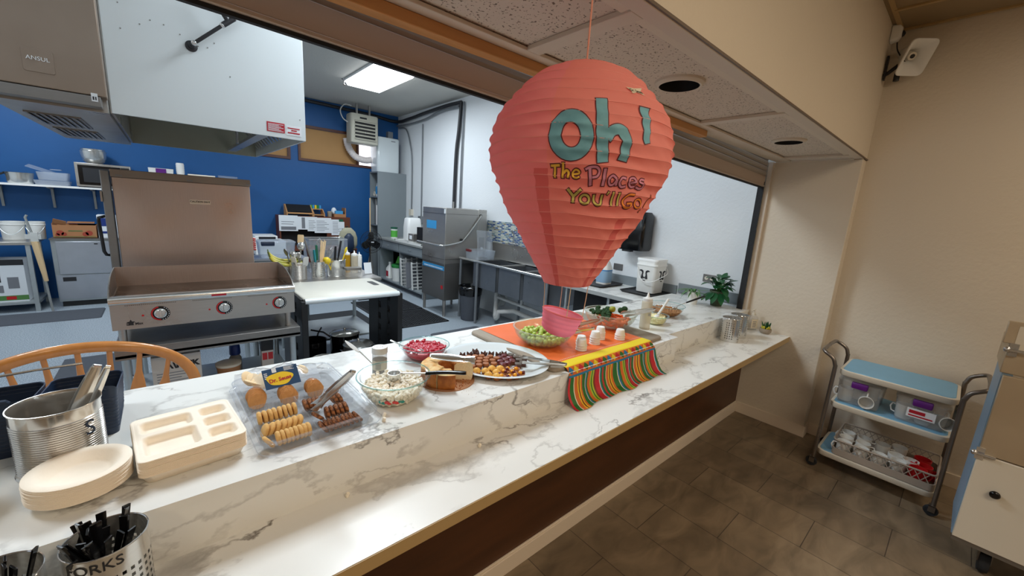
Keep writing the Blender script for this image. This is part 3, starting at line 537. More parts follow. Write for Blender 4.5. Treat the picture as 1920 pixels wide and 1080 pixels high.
# ============================================================ PAPER BALLOON LANTERN
LET=[('teal',0.023371851851851852,[(-2.3682,1.794),(-2.368,1.7903),(-2.368,1.7866),(-2.3713,1.783),(-2.3747,1.7795),(-2.3816,1.7762),(-2.3884,1.7729),(-2.3984,1.7701),(-2.4084,1.7674),(-2.421,1.7652),(-2.4337,1.7631),(-2.4484,1.7617),(-2.4632,1.7604),(-2.4791,1.7598),(-2.4952,1.7593),(-2.5115,1.7596),(-2.5281,1.7599),(-2.5439,1.7611),(-2.56,1.7623),(-2.5749,1.7643),(-2.5898,1.7663),(-2.6022,1.7689),(-2.6151,1.7716),(-2.6248,1.7748),(-2.6344,1.778),(-2.641,1.7816),(-2.6475,1.7852),(-2.6508,1.789),(-2.6533,1.7927),(-2.6524,1.7965),(-2.6521,1.8003),(-2.6497,1.8042),(-2.6473,1.808),(-2.6409,1.8114),(-2.6344,1.8148),(-2.625,1.8177),(-2.6154,1.8206),(-2.6027,1.8228),(-2.5899,1.8249),(-2.5747,1.8261),(-2.56,1.8275),(-2.5437,1.8279),(-2.5277,1.8285),(-2.511,1.8281),(-2.4944,1.8276),(-2.4782,1.8264),(-2.4622,1.8251),(-2.4474,1.823),(-2.4328,1.821),(-2.4202,1.8182),(-2.4077,1.8155),(-2.398,1.8121),(-2.3883,1.8088),(-2.3818,1.8051),(-2.3753,1.8014),(-2.3718,1.7977),(-2.3682,1.794)]),('teal',0.02130962962962963,[(-2.2584,1.8633),(-2.2574,1.8583),(-2.2553,1.8535),(-2.2538,1.8486),(-2.2523,1.8438),(-2.2503,1.839),(-2.2489,1.8342),(-2.2475,1.8293),(-2.2461,1.8247),(-2.2453,1.8199),(-2.2445,1.8152),(-2.2432,1.8105),(-2.2424,1.8058),(-2.2411,1.8012),(-2.2386,1.7967),(-2.2356,1.7924),(-2.2326,1.788),(-2.229,1.7837),(-2.2259,1.7793),(-2.2228,1.7748),(-2.219,1.7705),(-2.2159,1.766),(-2.2128,1.7615),(-2.2089,1.7571),(-2.2057,1.7526),(-2.2018,1.7482)]),('teal',0.019247407407407408,[(-2.1966,1.7899),(-2.1886,1.7925),(-2.1816,1.7952),(-2.1747,1.7979),(-2.1667,1.8004),(-2.1567,1.8029),(-2.1466,1.8047),(-2.1346,1.8062),(-2.1215,1.8074),(-2.1088,1.8081),(-2.0951,1.8086),(-2.0825,1.8084),(-2.0718,1.8077),(-2.0602,1.8064),(-2.0495,1.8044),(-2.0402,1.8017),(-2.0307,1.7989),(-2.0201,1.7962),(-2.0124,1.7934),(-2.0067,1.7905),(-2.0038,1.7874),(-2.0022,1.7842),(-2.0014,1.7808),(-2.0022,1.7774),(-2.0018,1.7741),(-2.0017,1.7709),(-2.0035,1.7675),(-2.0057,1.7642),(-2.0081,1.7608),(-2.0093,1.7575),(-2.0116,1.7541)]),('teal',0.017185185185185185,[(-1.7845,1.8573),(-1.7847,1.8528),(-1.785,1.8483),(-1.7852,1.8438),(-1.7855,1.8393),(-1.7857,1.8348),(-1.786,1.8303),(-1.7862,1.8258),(-1.7876,1.8212),(-1.7907,1.8166),(-1.7938,1.8119),(-1.7968,1.8073),(-1.7981,1.8027),(-1.7977,1.7983),(-1.7907,1.7942),(-1.7853,1.79)]),('yellow',0.00493,[(-2.6833,1.7379),(-2.6682,1.7381),(-2.6532,1.7383),(-2.6388,1.7386),(-2.6238,1.7388),(-2.6089,1.739),(-2.5945,1.7392)]),('yellow',0.00493,[(-2.6433,1.7384),(-2.6435,1.7357),(-2.6437,1.7331),(-2.6439,1.7304),(-2.6448,1.7277),(-2.645,1.725),(-2.6452,1.7223),(-2.6453,1.7196),(-2.6455,1.7168)]),('yellow',0.00493,[(-2.5631,1.7441),(-2.5633,1.7414),(-2.5636,1.7387),(-2.5638,1.736),(-2.5641,1.7333),(-2.5647,1.7306),(-2.565,1.7278),(-2.5652,1.7251),(-2.5655,1.7223),(-2.5657,1.7195),(-2.5664,1.7167)]),('yellow',0.00493,[(-2.5571,1.7252),(-2.5529,1.7263),(-2.5487,1.7274),(-2.5445,1.7286),(-2.5403,1.7296),(-2.5361,1.7304),(-2.5319,1.7307),(-2.5276,1.7307),(-2.5228,1.7303),(-2.5183,1.7297),(-2.5139,1.7289),(-2.5105,1.7279),(-2.5084,1.7268),(-2.5078,1.7255),(-2.5084,1.724),(-2.5099,1.7223),(-2.512,1.7206),(-2.5139,1.7188),(-2.5157,1.7171)]),('yellow',0.0039440000000000005,[(-2.4683,1.7241),(-2.4572,1.7245),(-2.4454,1.7248),(-2.4335,1.7251),(-2.4226,1.7255),(-2.4137,1.7259),(-2.4077,1.7264),(-2.4049,1.7272),(-2.4048,1.728),(-2.4066,1.7289),(-2.4096,1.7298),(-2.4132,1.7305),(-2.4166,1.7311),(-2.4204,1.7316),(-2.4251,1.732),(-2.4304,1.7324),(-2.4358,1.7325),(-2.4411,1.7326),(-2.4458,1.7323),(-2.4504,1.7317),(-2.4552,1.7309),(-2.4599,1.7299),(-2.464,1.7288),(-2.4673,1.7276),(-2.4692,1.7265),(-2.4697,1.7254),(-2.469,1.724),(-2.4674,1.7227),(-2.4649,1.7214),(-2.4619,1.7203),(-2.4584,1.7194),(-2.4542,1.7188),(-2.4489,1.7183),(-2.4431,1.718),(-2.437,1.7179),(-2.4312,1.7178),(-2.426,1.7179),(-2.4214,1.7181),(-2.417,1.7185),(-2.413,1.7189),(-2.409,1.7195),(-2.405,1.7201),(-2.4011,1.7205)]),('purple',0.0058,[(-2.313,1.7369),(-2.31,1.7344),(-2.3074,1.7318),(-2.3048,1.7292),(-2.3021,1.7266),(-2.2994,1.724),(-2.2963,1.7214),(-2.2935,1.7187),(-2.2907,1.7161),(-2.2874,1.7135),(-2.2845,1.7108),(-2.2816,1.7081),(-2.2781,1.7055)]),('purple',0.00464,[(-2.3514,1.7335),(-2.3447,1.7344),(-2.3386,1.7352),(-2.3323,1.7361),(-2.3257,1.7369),(-2.3185,1.7376),(-2.3105,1.7381),(-2.3011,1.7386),(-2.2905,1.7389),(-2.2789,1.7392),(-2.2674,1.7393),(-2.2569,1.7392),(-2.248,1.7389),(-2.2404,1.7382),(-2.2336,1.7373),(-2.227,1.7362),(-2.2221,1.7349),(-2.2177,1.7336),(-2.2153,1.7322),(-2.2145,1.7308),(-2.2146,1.7292),(-2.2165,1.7275),(-2.2195,1.7258),(-2.2239,1.7243),(-2.2283,1.7231),(-2.2342,1.7222),(-2.2414,1.7217),(-2.25,1.7212),(-2.2584,1.7209),(-2.2673,1.7205),(-2.2754,1.7201)]),('purple',0.0058,[(-2.1629,1.7377),(-2.1622,1.7349),(-2.1607,1.7321),(-2.16,1.7293),(-2.1593,1.7265),(-2.1586,1.7236),(-2.1571,1.7208),(-2.1564,1.7179),(-2.1556,1.7151),(-2.1549,1.7122),(-2.1533,1.7093),(-2.1526,1.7064)]),('purple',0.00435,[(-2.0222,1.7211),(-2.0316,1.7221),(-2.0398,1.7234),(-2.0491,1.7246),(-2.0572,1.7256),(-2.0651,1.7263),(-2.0718,1.7265),(-2.0788,1.726),(-2.0852,1.7251),(-2.0916,1.7238),(-2.0973,1.7223),(-2.1018,1.7208),(-2.1035,1.7193),(-2.102,1.7178),(-2.0998,1.7159),(-2.0953,1.7141),(-2.0888,1.7123),(-2.0828,1.7109),(-2.0777,1.7098),(-2.0709,1.7093),(-2.0644,1.7092),(-2.0573,1.7093),(-2.0501,1.7097),(-2.0444,1.7103),(-2.0382,1.711),(-2.0337,1.7122),(-2.0305,1.7139),(-2.0276,1.7159),(-2.024,1.7177),(-2.0222,1.7189),(-2.02,1.7193),(-2.0175,1.7187),(-2.0147,1.7173),(-2.0138,1.7153),(-2.0118,1.7131),(-2.0099,1.7109),(-2.0076,1.7089)]),('purple',0.00435,[(-1.916,1.7234),(-1.9245,1.7236),(-1.9331,1.7239),(-1.9417,1.7242),(-1.9501,1.7244),(-1.9582,1.7243),(-1.9643,1.7239),(-1.9688,1.7229),(-1.9734,1.7216),(-1.9776,1.7199),(-1.9797,1.7182),(-1.9809,1.7165),(-1.9806,1.715),(-1.9773,1.7135),(-1.9726,1.712),(-1.9667,1.7105),(-1.9601,1.7091),(-1.9514,1.7081),(-1.944,1.7073),(-1.9361,1.7071),(-1.929,1.7073),(-1.9199,1.7077),(-1.9121,1.7083),(-1.9028,1.7089),(-1.8953,1.7093)]),('purple',0.004059999999999999,[(-1.846,1.7158),(-1.8351,1.7163),(-1.8201,1.7169),(-1.8068,1.7174),(-1.7943,1.718),(-1.785,1.7186),(-1.7798,1.7194),(-1.7787,1.7204),(-1.7833,1.7216),(-1.791,1.7229),(-1.7996,1.7241),(-1.8084,1.7251),(-1.8153,1.7257),(-1.8225,1.726),(-1.8321,1.7261),(-1.8404,1.7259),(-1.8486,1.7256),(-1.8548,1.725),(-1.8601,1.7243),(-1.8632,1.7234),(-1.8661,1.7221),(-1.8669,1.7206),(-1.8687,1.719),(-1.8665,1.7175),(-1.8648,1.7161),(-1.8602,1.7148),(-1.8545,1.7134),(-1.8462,1.712),(-1.8373,1.7108),(-1.8281,1.7098),(-1.8187,1.7092),(-1.8109,1.709),(-1.8026,1.7091),(-1.794,1.7095),(-1.7853,1.71),(-1.7766,1.7105),(-1.7681,1.7109)]),('purple',0.004059999999999999,[(-1.6592,1.7247),(-1.6688,1.7248),(-1.6805,1.7249),(-1.6902,1.7251),(-1.6998,1.7252),(-1.707,1.7252),(-1.7139,1.725),(-1.7187,1.7245),(-1.7235,1.7237),(-1.728,1.7229),(-1.73,1.7219),(-1.731,1.721),(-1.7288,1.7202),(-1.7227,1.7196),(-1.711,1.7191),(-1.6982,1.7186),(-1.6853,1.7181),(-1.673,1.7175),(-1.664,1.7168),(-1.6563,1.7159),(-1.6512,1.7148),(-1.6468,1.7137),(-1.6449,1.7125),(-1.6435,1.7115),(-1.6447,1.7106),(-1.6465,1.7098),(-1.6511,1.7091),(-1.6583,1.7084),(-1.6659,1.7079),(-1.6736,1.7076),(-1.6833,1.7074),(-1.6909,1.7074),(-1.7009,1.7077),(-1.7129,1.7082),(-1.7229,1.7087),(-1.7329,1.7093),(-1.7448,1.7097)]),('olive',0.00551,[(-2.5105,1.6969),(-2.4996,1.6947),(-2.4888,1.6925),(-2.4778,1.6903),(-2.4666,1.6881),(-2.4553,1.6859),(-2.4438,1.6837)]),('olive',0.00551,[(-2.3694,1.6977),(-2.3795,1.6957),(-2.3898,1.6937),(-2.4004,1.6917),(-2.411,1.6897),(-2.4218,1.6877),(-2.4328,1.6857),(-2.4438,1.6837),(-2.4442,1.6807),(-2.4446,1.6777),(-2.445,1.6746),(-2.4454,1.6715)]),('olive',0.0046835,[(-2.2632,1.6799),(-2.2636,1.6782),(-2.264,1.6765),(-2.268,1.6751),(-2.2715,1.6736),(-2.2792,1.6726),(-2.2869,1.6715),(-2.2964,1.6711),(-2.306,1.6706),(-2.3165,1.6709),(-2.3265,1.6711),(-2.3357,1.672),(-2.3452,1.6728),(-2.3518,1.6742),(-2.3584,1.6755),(-2.3617,1.6771),(-2.3648,1.6788),(-2.3642,1.6805),(-2.3634,1.6821),(-2.3593,1.6836),(-2.3549,1.685),(-2.3474,1.686),(-2.3403,1.687),(-2.3311,1.6875),(-2.322,1.6879),(-2.3122,1.6877),(-2.3027,1.6874),(-2.2935,1.6866),(-2.2846,1.6858),(-2.2776,1.6845),(-2.271,1.6831),(-2.2671,1.6815),(-2.2632,1.6799)]),('olive',0.0046835,[(-2.2189,1.6893),(-2.2175,1.6871),(-2.2166,1.6849),(-2.2157,1.6826),(-2.2142,1.6804),(-2.2118,1.6784),(-2.208,1.6766),(-2.2024,1.6751),(-2.1953,1.6736),(-2.1872,1.6723),(-2.1794,1.6712),(-2.1707,1.6704),(-2.1632,1.67),(-2.1557,1.6697),(-2.1477,1.6697),(-2.1397,1.67),(-2.1331,1.6706),(-2.1272,1.6716),(-2.1235,1.673),(-2.1212,1.6751),(-2.122,1.6778),(-2.1223,1.6793),(-2.1226,1.6809),(-2.124,1.6825),(-2.1245,1.6841),(-2.1259,1.6857),(-2.1264,1.6874),(-2.1276,1.6889),(-2.1279,1.6904)]),('olive',0.003306,[(-2.0652,1.6969),(-2.0694,1.6949),(-2.0736,1.693),(-2.079,1.691)]),('olive',0.0044080000000000005,[(-2.0104,1.6969),(-2.0092,1.694),(-2.0067,1.6912),(-2.0042,1.6883),(-2.0031,1.6853),(-2.0005,1.6824),(-1.9979,1.6795),(-1.9967,1.6765),(-1.994,1.6735),(-1.9913,1.6705)]),('olive',0.0044080000000000005,[(-1.9349,1.6967),(-1.9333,1.6939),(-1.9301,1.6911),(-1.9285,1.6883),(-1.9252,1.6856),(-1.922,1.6828),(-1.9203,1.6799),(-1.9169,1.6771),(-1.9152,1.6742),(-1.9118,1.6714)]),('orange',0.0046835,[(-1.7205,1.695),(-1.7379,1.6949),(-1.7533,1.6949),(-1.7688,1.695),(-1.7842,1.6949),(-1.7973,1.6946),(-1.8101,1.6938),(-1.8192,1.6924),(-1.8305,1.6906),(-1.838,1.6886),(-1.8447,1.6863),(-1.8501,1.6841),(-1.8518,1.682),(-1.8496,1.68),(-1.8438,1.6778),(-1.8365,1.6756),(-1.826,1.6736),(-1.8166,1.6718),(-1.8046,1.6705),(-1.7934,1.6696),(-1.7786,1.6689),(-1.7629,1.6686),(-1.7472,1.6686),(-1.7341,1.6688),(-1.7244,1.6693),(-1.7155,1.6702),(-1.7111,1.6717),(-1.7073,1.6734),(-1.7045,1.6752),(-1.7074,1.6766),(-1.7099,1.6776),(-1.7167,1.678),(-1.7277,1.678),(-1.7401,1.6778),(-1.7532,1.6774),(-1.7663,1.6771),(-1.7787,1.6769)]),('orange',0.0038569999999999998,[(-1.5185,1.6769),(-1.518,1.6753),(-1.52,1.6737),(-1.5282,1.6725),(-1.5339,1.6713),(-1.5593,1.67),(-1.5898,1.6702),(-1.6188,1.6716),(-1.6427,1.6741),(-1.6506,1.6757),(-1.6584,1.6773),(-1.662,1.679),(-1.6657,1.6807),(-1.6632,1.6823),(-1.6629,1.6838),(-1.6547,1.685),(-1.6488,1.6862),(-1.6289,1.6874),(-1.6023,1.6874),(-1.5743,1.686),(-1.5483,1.6835),(-1.5377,1.6819),(-1.5271,1.6803),(-1.5228,1.6786),(-1.5185,1.6769)]),('orange',0.0024795,[(-1.3556,1.6983),(-1.3635,1.6957),(-1.3741,1.6931),(-1.3823,1.6905),(-1.388,1.688),(-1.3964,1.6854),(-1.4049,1.6828),(-1.4135,1.6803),(-1.4222,1.6777),(-1.4285,1.6751),(-1.4375,1.6725)]),('orange',0.002755,[(-1.4648,1.6659),(-1.4705,1.664),(-1.4762,1.6622)])]
BAN=[(-1.9475,1.8955),(-1.8318,1.8959),(-1.6947,1.9012),(-1.7426,1.8923),(-1.7117,1.8845),(-1.8273,1.8869),(-1.9005,1.882),(-1.9054,1.8887)]
AX, AY = 0.754, 0.650
_Z = [1.478, 1.53, 1.59, 1.65, 1.71, 1.75, 1.80, 1.862, 1.90, 1.945, 1.968, 1.976]
_R = [.058, .09, .127, .163, .19, .206, .2115, .193, .165, .12, .08, .055]
def b_rad(th, z):
    z = max(_Z[0], min(_Z[-1], z)); i = 0
    while i < len(_Z)-2 and z > _Z[i+1]: i += 1
    def g(k): return (_Z[max(0, min(len(_Z)-1, k))], _R[max(0, min(len(_Z)-1, k))])
    (za, ra), (zb, rb_) = g(i), g(i+1); t = (z-za)/(zb-za)
    def slope(k):
        z0, r0 = g(k-1); z1, r1 = g(k+1); return (r1-r0)/(z1-z0) if z1 > z0 else 0
    h = zb-za; m0, m1 = slope(i)*h, slope(i+1)*h
    r = (2*t**3-3*t**2+1)*ra + (t**3-2*t**2+t)*m0 + (-2*t**3+3*t**2)*rb_ + (t**3-t**2)*m1
    ph = (z + 0.0045*math.sin(th+0.6) + 0.0022*math.sin(3*th+1) + 0.0012*math.sin(7*th+z*40))/0.0235
    sag = abs(math.sin(PI*ph)); amp = 0.0058*min(1, r/0.15)*(0.7+0.3*math.sin(th*5+z*60))
    return r + 0.0012 - amp*sag**0.8 + 0.0007*math.sin(th*23+z*170)*sag
def b_pt(th, z, off=0.0):
    r = b_rad(th, z)+off; return (r*math.cos(th), r*math.sin(th), z-1.478)

def paper(name, col, trans=0.35):
    m = bpy.data.materials.new(name); m.use_nodes = True; n = m.node_tree.nodes; l = m.node_tree.links; n.clear()
    o = n.new('ShaderNodeOutputMaterial'); d = n.new('ShaderNodeBsdfDiffuse'); t = n.new('ShaderNodeBsdfTranslucent'); mx = n.new('ShaderNodeMixShader')
    tc = n.new('ShaderNodeTexCoord'); no = n.new('ShaderNodeTexNoise'); no.inputs['Scale'].default_value = 9; no.inputs['Detail'].default_value = 4
    l.new(tc.outputs['Object'], no.inputs['Vector']); bp = n.new('ShaderNodeBump'); bp.inputs['Strength'].default_value = 0.35; bp.inputs['Distance'].default_value = 0.012
    l.new(no.outputs['Fac'], bp.inputs['Height']); l.new(bp.outputs[0], d.inputs['Normal'])
    d.inputs[0].default_value = col; t.inputs[0].default_value = col; mx.inputs[0].default_value = trans
    l.new(d.outputs[0], mx.inputs[1]); l.new(t.outputs[0], mx.inputs[2]); l.new(mx.outputs[0], o.inputs[0]); M[name] = m
paper('paper_coral', c8(255, 176, 166), 0.5); paper('paper_pink', c8(255, 174, 176), 0.5); paper('paper_dark', c8(236, 132, 130), 0.35); paper('paper_rib', c8(255, 184, 176), 0.3); paper('paper_rose', c8(252, 156, 176), 0.45)
pm('letter_teal', c8(122, 180, 196), 0.7, col2=c8(104, 160, 178), var=0.5, vscale=30); pm('letter_edge', c8(110, 44, 52), 0.7); pm('letter_yellow', c8(250, 196, 70), 0.7)
pm('letter_purple', c8(214, 140, 168), 0.7); pm('letter_olive', c8(204, 192, 104), 0.7); pm('letter_orange', c8(248, 146, 60), 0.7); pm('twine', c8(240, 172, 148), 0.8); pm('string_tan', c8(228, 200, 170), 0.8)

bal = thing('balloon_lantern', 'coral paper hot-air-balloon lantern lettered oh! hanging over the serving counter', 'lantern', (AX, AY, 1.478))
NC, NR = 120, 210
vs = []; fs = []; mi = []
for i in range(NR+1):
    z = 1.478 + (1.976-1.478)*i/NR
    for j in range(NC): vs.append(b_pt(-PI+2*PI*j/NC, z))
env = MB(); env.v = vs
for i in range(NR):
    z = 1.478 + (1.976-1.478)*(i+.5)/NR
    for j in range(NC):
        th = -PI+2*PI*(j+.5)/NC
        k = (j+1) % NC; env.f.append((i*NC+j, i*NC+k, (i+1)*NC+k, (i+1)*NC+j))
        m_ = 0 if (-2.72 < th < -0.7) or (0.3 < th < 1.7) else 1
        if z < 1.735 and -2.875 < th < -2.715: m_ = 2
        if z < 1.645 and -1.80 < th < -1.62: m_ = 2
        env.mi.append(m_)
mesh('envelope', env, ['paper_coral', 'paper_pink', 'paper_dark'], bal, ang=70)
def ribbon(mb, pts, w_, off, cap='flat', ext=0.0, taper=None):
    P = [(th, z) for th, z in pts]
    rr = [b_rad(th, z) for th, z in P]
    closed = len(P) > 4 and abs(P[0][0]-P[-1][0])*rr[0] < 1e-3 and abs(P[0][1]-P[-1][1]) < 1e-3
    K = 8 if w_ > 0.012 else 4; rows = []
    n = len(P); seq = []
    for i in range(n):
        if closed: a, b = P[(i-1) % (n-1)], P[(i+1) % (n-1)]
        else: a, b = P[max(0, i-1)], P[min(n-1, i+1)]
        r = rr[i]; dx, dz = (b[0]-a[0])*r, b[1]-a[1]; L = math.hypot(dx, dz) or 1e-6
        seq.append((P[i][0], P[i][1], dx/L, dz/L, r, 1.0))
    if cap == 'flat' and not closed:
        e = ext
        th, z, tx, tz, r, _ = seq[0]; seq[0] = (th-tx*e/r, z-tz*e, tx, tz, r, _); th, z, tx, tz, r, _ = seq[-1]; seq[-1] = (th+tx*e/r, z+tz*e, tx, tz, r, _)
    elif cap and not closed:
        e0, e1 = [], []
        for fr in (0.45, 0.85):
            th, z, tx, tz, r, _ = seq[0]; h = w_/2; e0.append((th-tx*h*fr/r, z-tz*h*fr, tx, tz, r, math.sqrt(1-fr*fr*0.8)))
            th, z, tx, tz, r, _ = seq[-1]; e1.append((th+tx*h*fr/r, z+tz*h*fr, tx, tz, r, math.sqrt(1-fr*fr*0.8)))
        seq = e0[::-1]+seq+e1
    for qi, (th, z, tx, tz, r, s_) in enumerate(seq):
        if taper: s_ = taper[0]+(taper[1]-taper[0])*qi/(len(seq)-1)
        rows.append([b_pt(th - tz*w_*s_*(k/K-.5)/r, z + tx*w_*s_*(k/K-.5), off) for k in range(K+1)])
    mb.loft(rows, False, False, closed=False)
groups = (('lettering_oh', range(0, 4)), ('lettering_the', range(4, 9)), ('lettering_places', range(9, 16)), ('lettering_you', range(16, 23)), ('lettering_go', range(23, 27)))
for gname, rg in groups:
    ol, fl = MB(), MB(); colr = None
    for q in rg:
        col_, w_, pts = LET[q]; colr = col_
        tp = (1.45, 0.8) if q == 3 else None; ribbon(ol, pts, w_+0.0036, 0.0008, 'flat', 0.0018, tp); ribbon(fl, pts, w_-0.0006, 0.0016, 'flat', 0.0, tp)
    fo = mesh(gname, fl, 'letter_'+colr, bal, ang=80)
    mesh('outline', ol, 'letter_edge', fo, ang=80)
bn = MB(); bn.add([b_pt(th, z, 0.0022) for th, z in BAN], [tuple(range(len(BAN)))])
mesh('banner', bn, 'paper_cream', bal, ang=0)
o_ = text('Dr. Seuss', 0.0085, 'ink', bal, (0, 0, 0), (0, 0, 0), depth=0.0, bold=0.0001)
for v in o_.data.vertices: v.co = b_pt(-1.822+v.co.x/0.175, 1.8900+v.co.y, 0.0030)
for q in range(64, 84):
    z_ = q*0.0235; ring = []
    for k in range(97):
        th = 2*PI*k/96; zz = z_
        for _ in range(3): zz = z_-(0.0045*math.sin(th+0.6)+0.0022*math.sin(3*th+1)+0.0012*math.sin(7*th+zz*40))
        ring.append(b_pt(th, zz, -0.0005))
    if all(0 < p[2] < 0.490 for p in ring): mesh('wire_rib', MB().tube(ring[:-1], 0.0007, 5, True), 'paper_rib', bal)
# wires, top ring, cord, strings, basket
mesh('top_ring', MB().tube([(0.055*math.cos(a), 0.055*math.sin(a), 0.497) for a in [2*PI*k/32 for k in range(32)]], 0.0012, 6, True), 'twine', bal)
mesh('wire_hanger', MB().tube([(-0.055, 0, 0.497), (-0.03, 0, 0.49), (0, 0, 0.50), (0.03, 0, 0.49), (0.055, 0, 0.497)], 0.0009, 6), 'steel', bal)
cord = MB()
for ph in (0, PI): cord.tube([(0.0011*math.cos(z*900+ph), 0.0011*math.sin(z*900+ph), z) for z in [0.50 + i*0.0018 for i in range(100)]], 0.0013, 6)
mesh('hanging_cord', cord, 'twine', bal)
# tilted basket
bt = Matrix.Translation((-0.009, 0.006, 1.362-1.478)) @ Euler((R(6), R(10), 0)).to_matrix().to_4x4()
prof = [(0.0001, -0.018), (0.028, -0.018), (0.038, -0.012)]+[(0.0425+0.0095*k/26+0.0016*abs(math.sin(k*PI/6.5)), -0.006+0.046*k/26) for k in range(27)]
mesh('basket', MB().lathe([(r, z) for r, z in prof], n=48, mtx=bt), 'paper_rose', bal, ang=60)
mesh('basket_rim', MB().tube([bt @ Vector((0.053*math.cos(a), 0.053*math.sin(a), 0.040)) for a in [2*PI*k/40 for k in range(40)]], 0.0016, 6, True), 'paper_pink', bal)
for k in range(4):
    a = R(52+90*k); p0 = Vector((0.056*math.cos(a), 0.056*math.sin(a), 0.004)); p1 = bt @ Vector((0.052*math.cos(a), 0.052*math.sin(a), 0.040))
    mesh('basket_string', MB().tube([p0, p0.lerp(p1, .5)+Vector((0.001, 0, 0)), p1], 0.0011, 6), 'string_tan', bal)

# ============================================================ THINGS ON THE UPPER COUNTER
ZU, ZL = 0.934, 0.783
# ---- large ribbed tin with tongs
t = thing('ribbed_tin', 'large ribbed steel food tin marked in pen, standing left of the plates', 'can', (-0.245, 1.42, ZU))
pr = [(0.0001, 0.003), (0.078, 0.003), (0.0815, 0.0), (0.083, 0.004), (0.0785, 0.008)]
for k in range(22):
    z = 0.014+k*0.0058; pr += [(0.0785, z), (0.0803, z+0.0014), (0.0803, z+0.0030), (0.0785, z+0.0044)]
pr += [(0.0790, 0.150), (0.0790, 0.168), (0.0815, 0.170), (0.0815, 0.173), (0.0795, 0.173), (0.0775, 0.166), (0.0765, 0.148)]
for k in range(22):
    z = 0.140-k*0.0058; pr += [(0.0778, z+0.003), (0.0770, z)]
pr += [(0.077, 0.006), (0.0001, 0.005)]
mesh('body', MB().lathe(pr, n=64), 'tin', t, ang=50)
def curved_text(body, size, rad, zc, a0, mat, parent, name='lettering', depth=0.0003):
    o = text(body, size, mat, parent, (0, 0, 0), (0, 0, 0), name=name, depth=depth)
    for v in o.data.vertices:
        a = a0 + v.co.x/rad; rr = rad + 0.0004 + v.co.z; z = v.co.y; v.co = (rr*math.cos(a), rr*math.sin(a), zc+z)
    return o
curved_text('S', 0.055, 0.0808, 0.11, R(-42), 'navy', t)
def tongs(name, label, p0, p1, spread=0.018, wdt=0.020, mat='steel_bright', cat='tongs', group=None, roll=0.0):
    """p0 = gripping tips, p1 = hinge end (world); scalloped arms joined by a spring bend"""
    p0, p1 = Vector(p0), Vector(p1); L = (p1-p0).length
    t = thing(name, label, cat, p0, group=group)
    d = (p1-p0).normalized(); q = d.to_track_quat('X', 'Z').to_matrix().to_4x4() @ Matrix.Rotation(roll, 4, 'X'); t.matrix_world = Matrix.Translation(p0) @ q
    for s_ in (-1, 1):
        a = MB(); rows = []
        for i in range(15):
            f = i/14; x = L*f*0.985; y = s_*(spread*(1-f)**0.8*1.0 + 0.005); wv = wdt*(0.9+0.20*math.cos(f*14)) if f < 0.25 else wdt*(0.72+0.30*math.sin(PI*min(1, (f-.25)/.75)))
            c = 0.003*s_
            rows.append([(x, y-c*0.6, -wv/2), (x, y+c*0.4, -wv/4), (x, y+c, 0), (x, y+c*0.4, wv/4), (x, y-c*0.6, wv/2), (x, y-c*0.6-0.0008*s_, wv/2), (x, y+c-0.0010*s_, 0), (x, y-c*0.6-0.0008*s_, -wv/2)])
        mesh('arm', a.loft(rows), mat, t, ang=40)
    b = MB(); rows = []
    for i in range(9):
        an = -PI/2+PI*i/8; rows.append([(L*0.985+0.008*math.cos(an), 0.0062*math.sin(an), z) for z in (-wdt*.27, wdt*.27)]+[(L*0.985+0.0065*math.cos(an), 0.0048*math.sin(an), z) for z in (wdt*.27, -wdt*.27)])
    mesh('hinge', b.loft(rows), mat, t, ang=40)
    return t
tongs('serving_tongs', 'steel tongs standing upright in the large ribbed tin', (-0.262, 1.400, 0.965), (-0.166, 1.432, 1.182), 0.012, 0.028)
tongs('serving_tongs', 'pair of steel tongs leaning behind the first pair in the ribbed tin', (-0.235, 1.455, 0.965), (-0.150, 1.462, 1.165), 0.010, 0.018)

# ---- navy baskets behind the tin
def navy_basket(x0, x1, y0, y1, label):
    t = thing('plastic_basket', label, 'basket', ((x0+x1)/2, (y0+y1)/2, ZU), group=None)
    W, D = x1-x0, y1-y0; mb = MB(); N = 10
    def rimh(fx, fy): return 0.106 + (0.050 if fy < 0 else 0.012)*max(0, abs(fy)-0.55)/0.45
    def wall(scale, zs):
        ring = []
    outer, inner = [], []
    base = MB().rrect(W*0.92, D*0.92, 0.02, 5)
    rings = []
    for kz in range(7):
        f = kz/6; ring = []
        for (x, y, _) in MB().rrect(W*(0.9+0.1*f), D*(0.9+0.1*f), 0.02, 6):
            hh = rimh(x/(W/2), y/(D/2)); ring.append((x, y, hh*f))
        rings.append(ring)
    inn = []
    for kz in range(7):
        f = 1-kz/6; ring = []
        for (x, y, _) in MB().rrect(W*(0.9+0.1*f)-0.006, D*(0.9+0.1*f)-0.006, 0.018, 6):
            hh = rimh(x/(W/2), y/(D/2)); ring.append((x, y, max(0.003, hh*f)))
        inn.append(ring)
    mb.loft(rings+inn)
    for k in range(10):
        z = 0.02+k*0.0105; s_ = 0.90+0.1*z/0.16
        mb.tube([(x, y, z) for x, y, _ in MB().rrect(W*s_+0.001, D*s_+0.001, 0.02, 5)], 0.0013, 5, True)
    mesh('body', mb, 'navy', t, ang=50)
    for s_ in (-1,):
        mesh('handle_loop', MB().tube([(-W*0.36, s_*(D/2-0.004), 0.145), (-W*0.30, s_*(D/2-0.001), 0.158), (0, s_*(D/2), 0.161), (W*0.30, s_*(D/2-0.001), 0.158), (W*0.36, s_*(D/2-0.004), 0.145)], 0.006, 8), 'navy', t)
    return t
navy_basket(-0.305, -0.145, 1.520, 1.76, 'navy plastic basket directly behind the ribbed tin, next to the paper trays')
navy_basket(-0.475, -0.313, 1.520, 1.76, 'navy plastic basket at the far left edge of the counter')
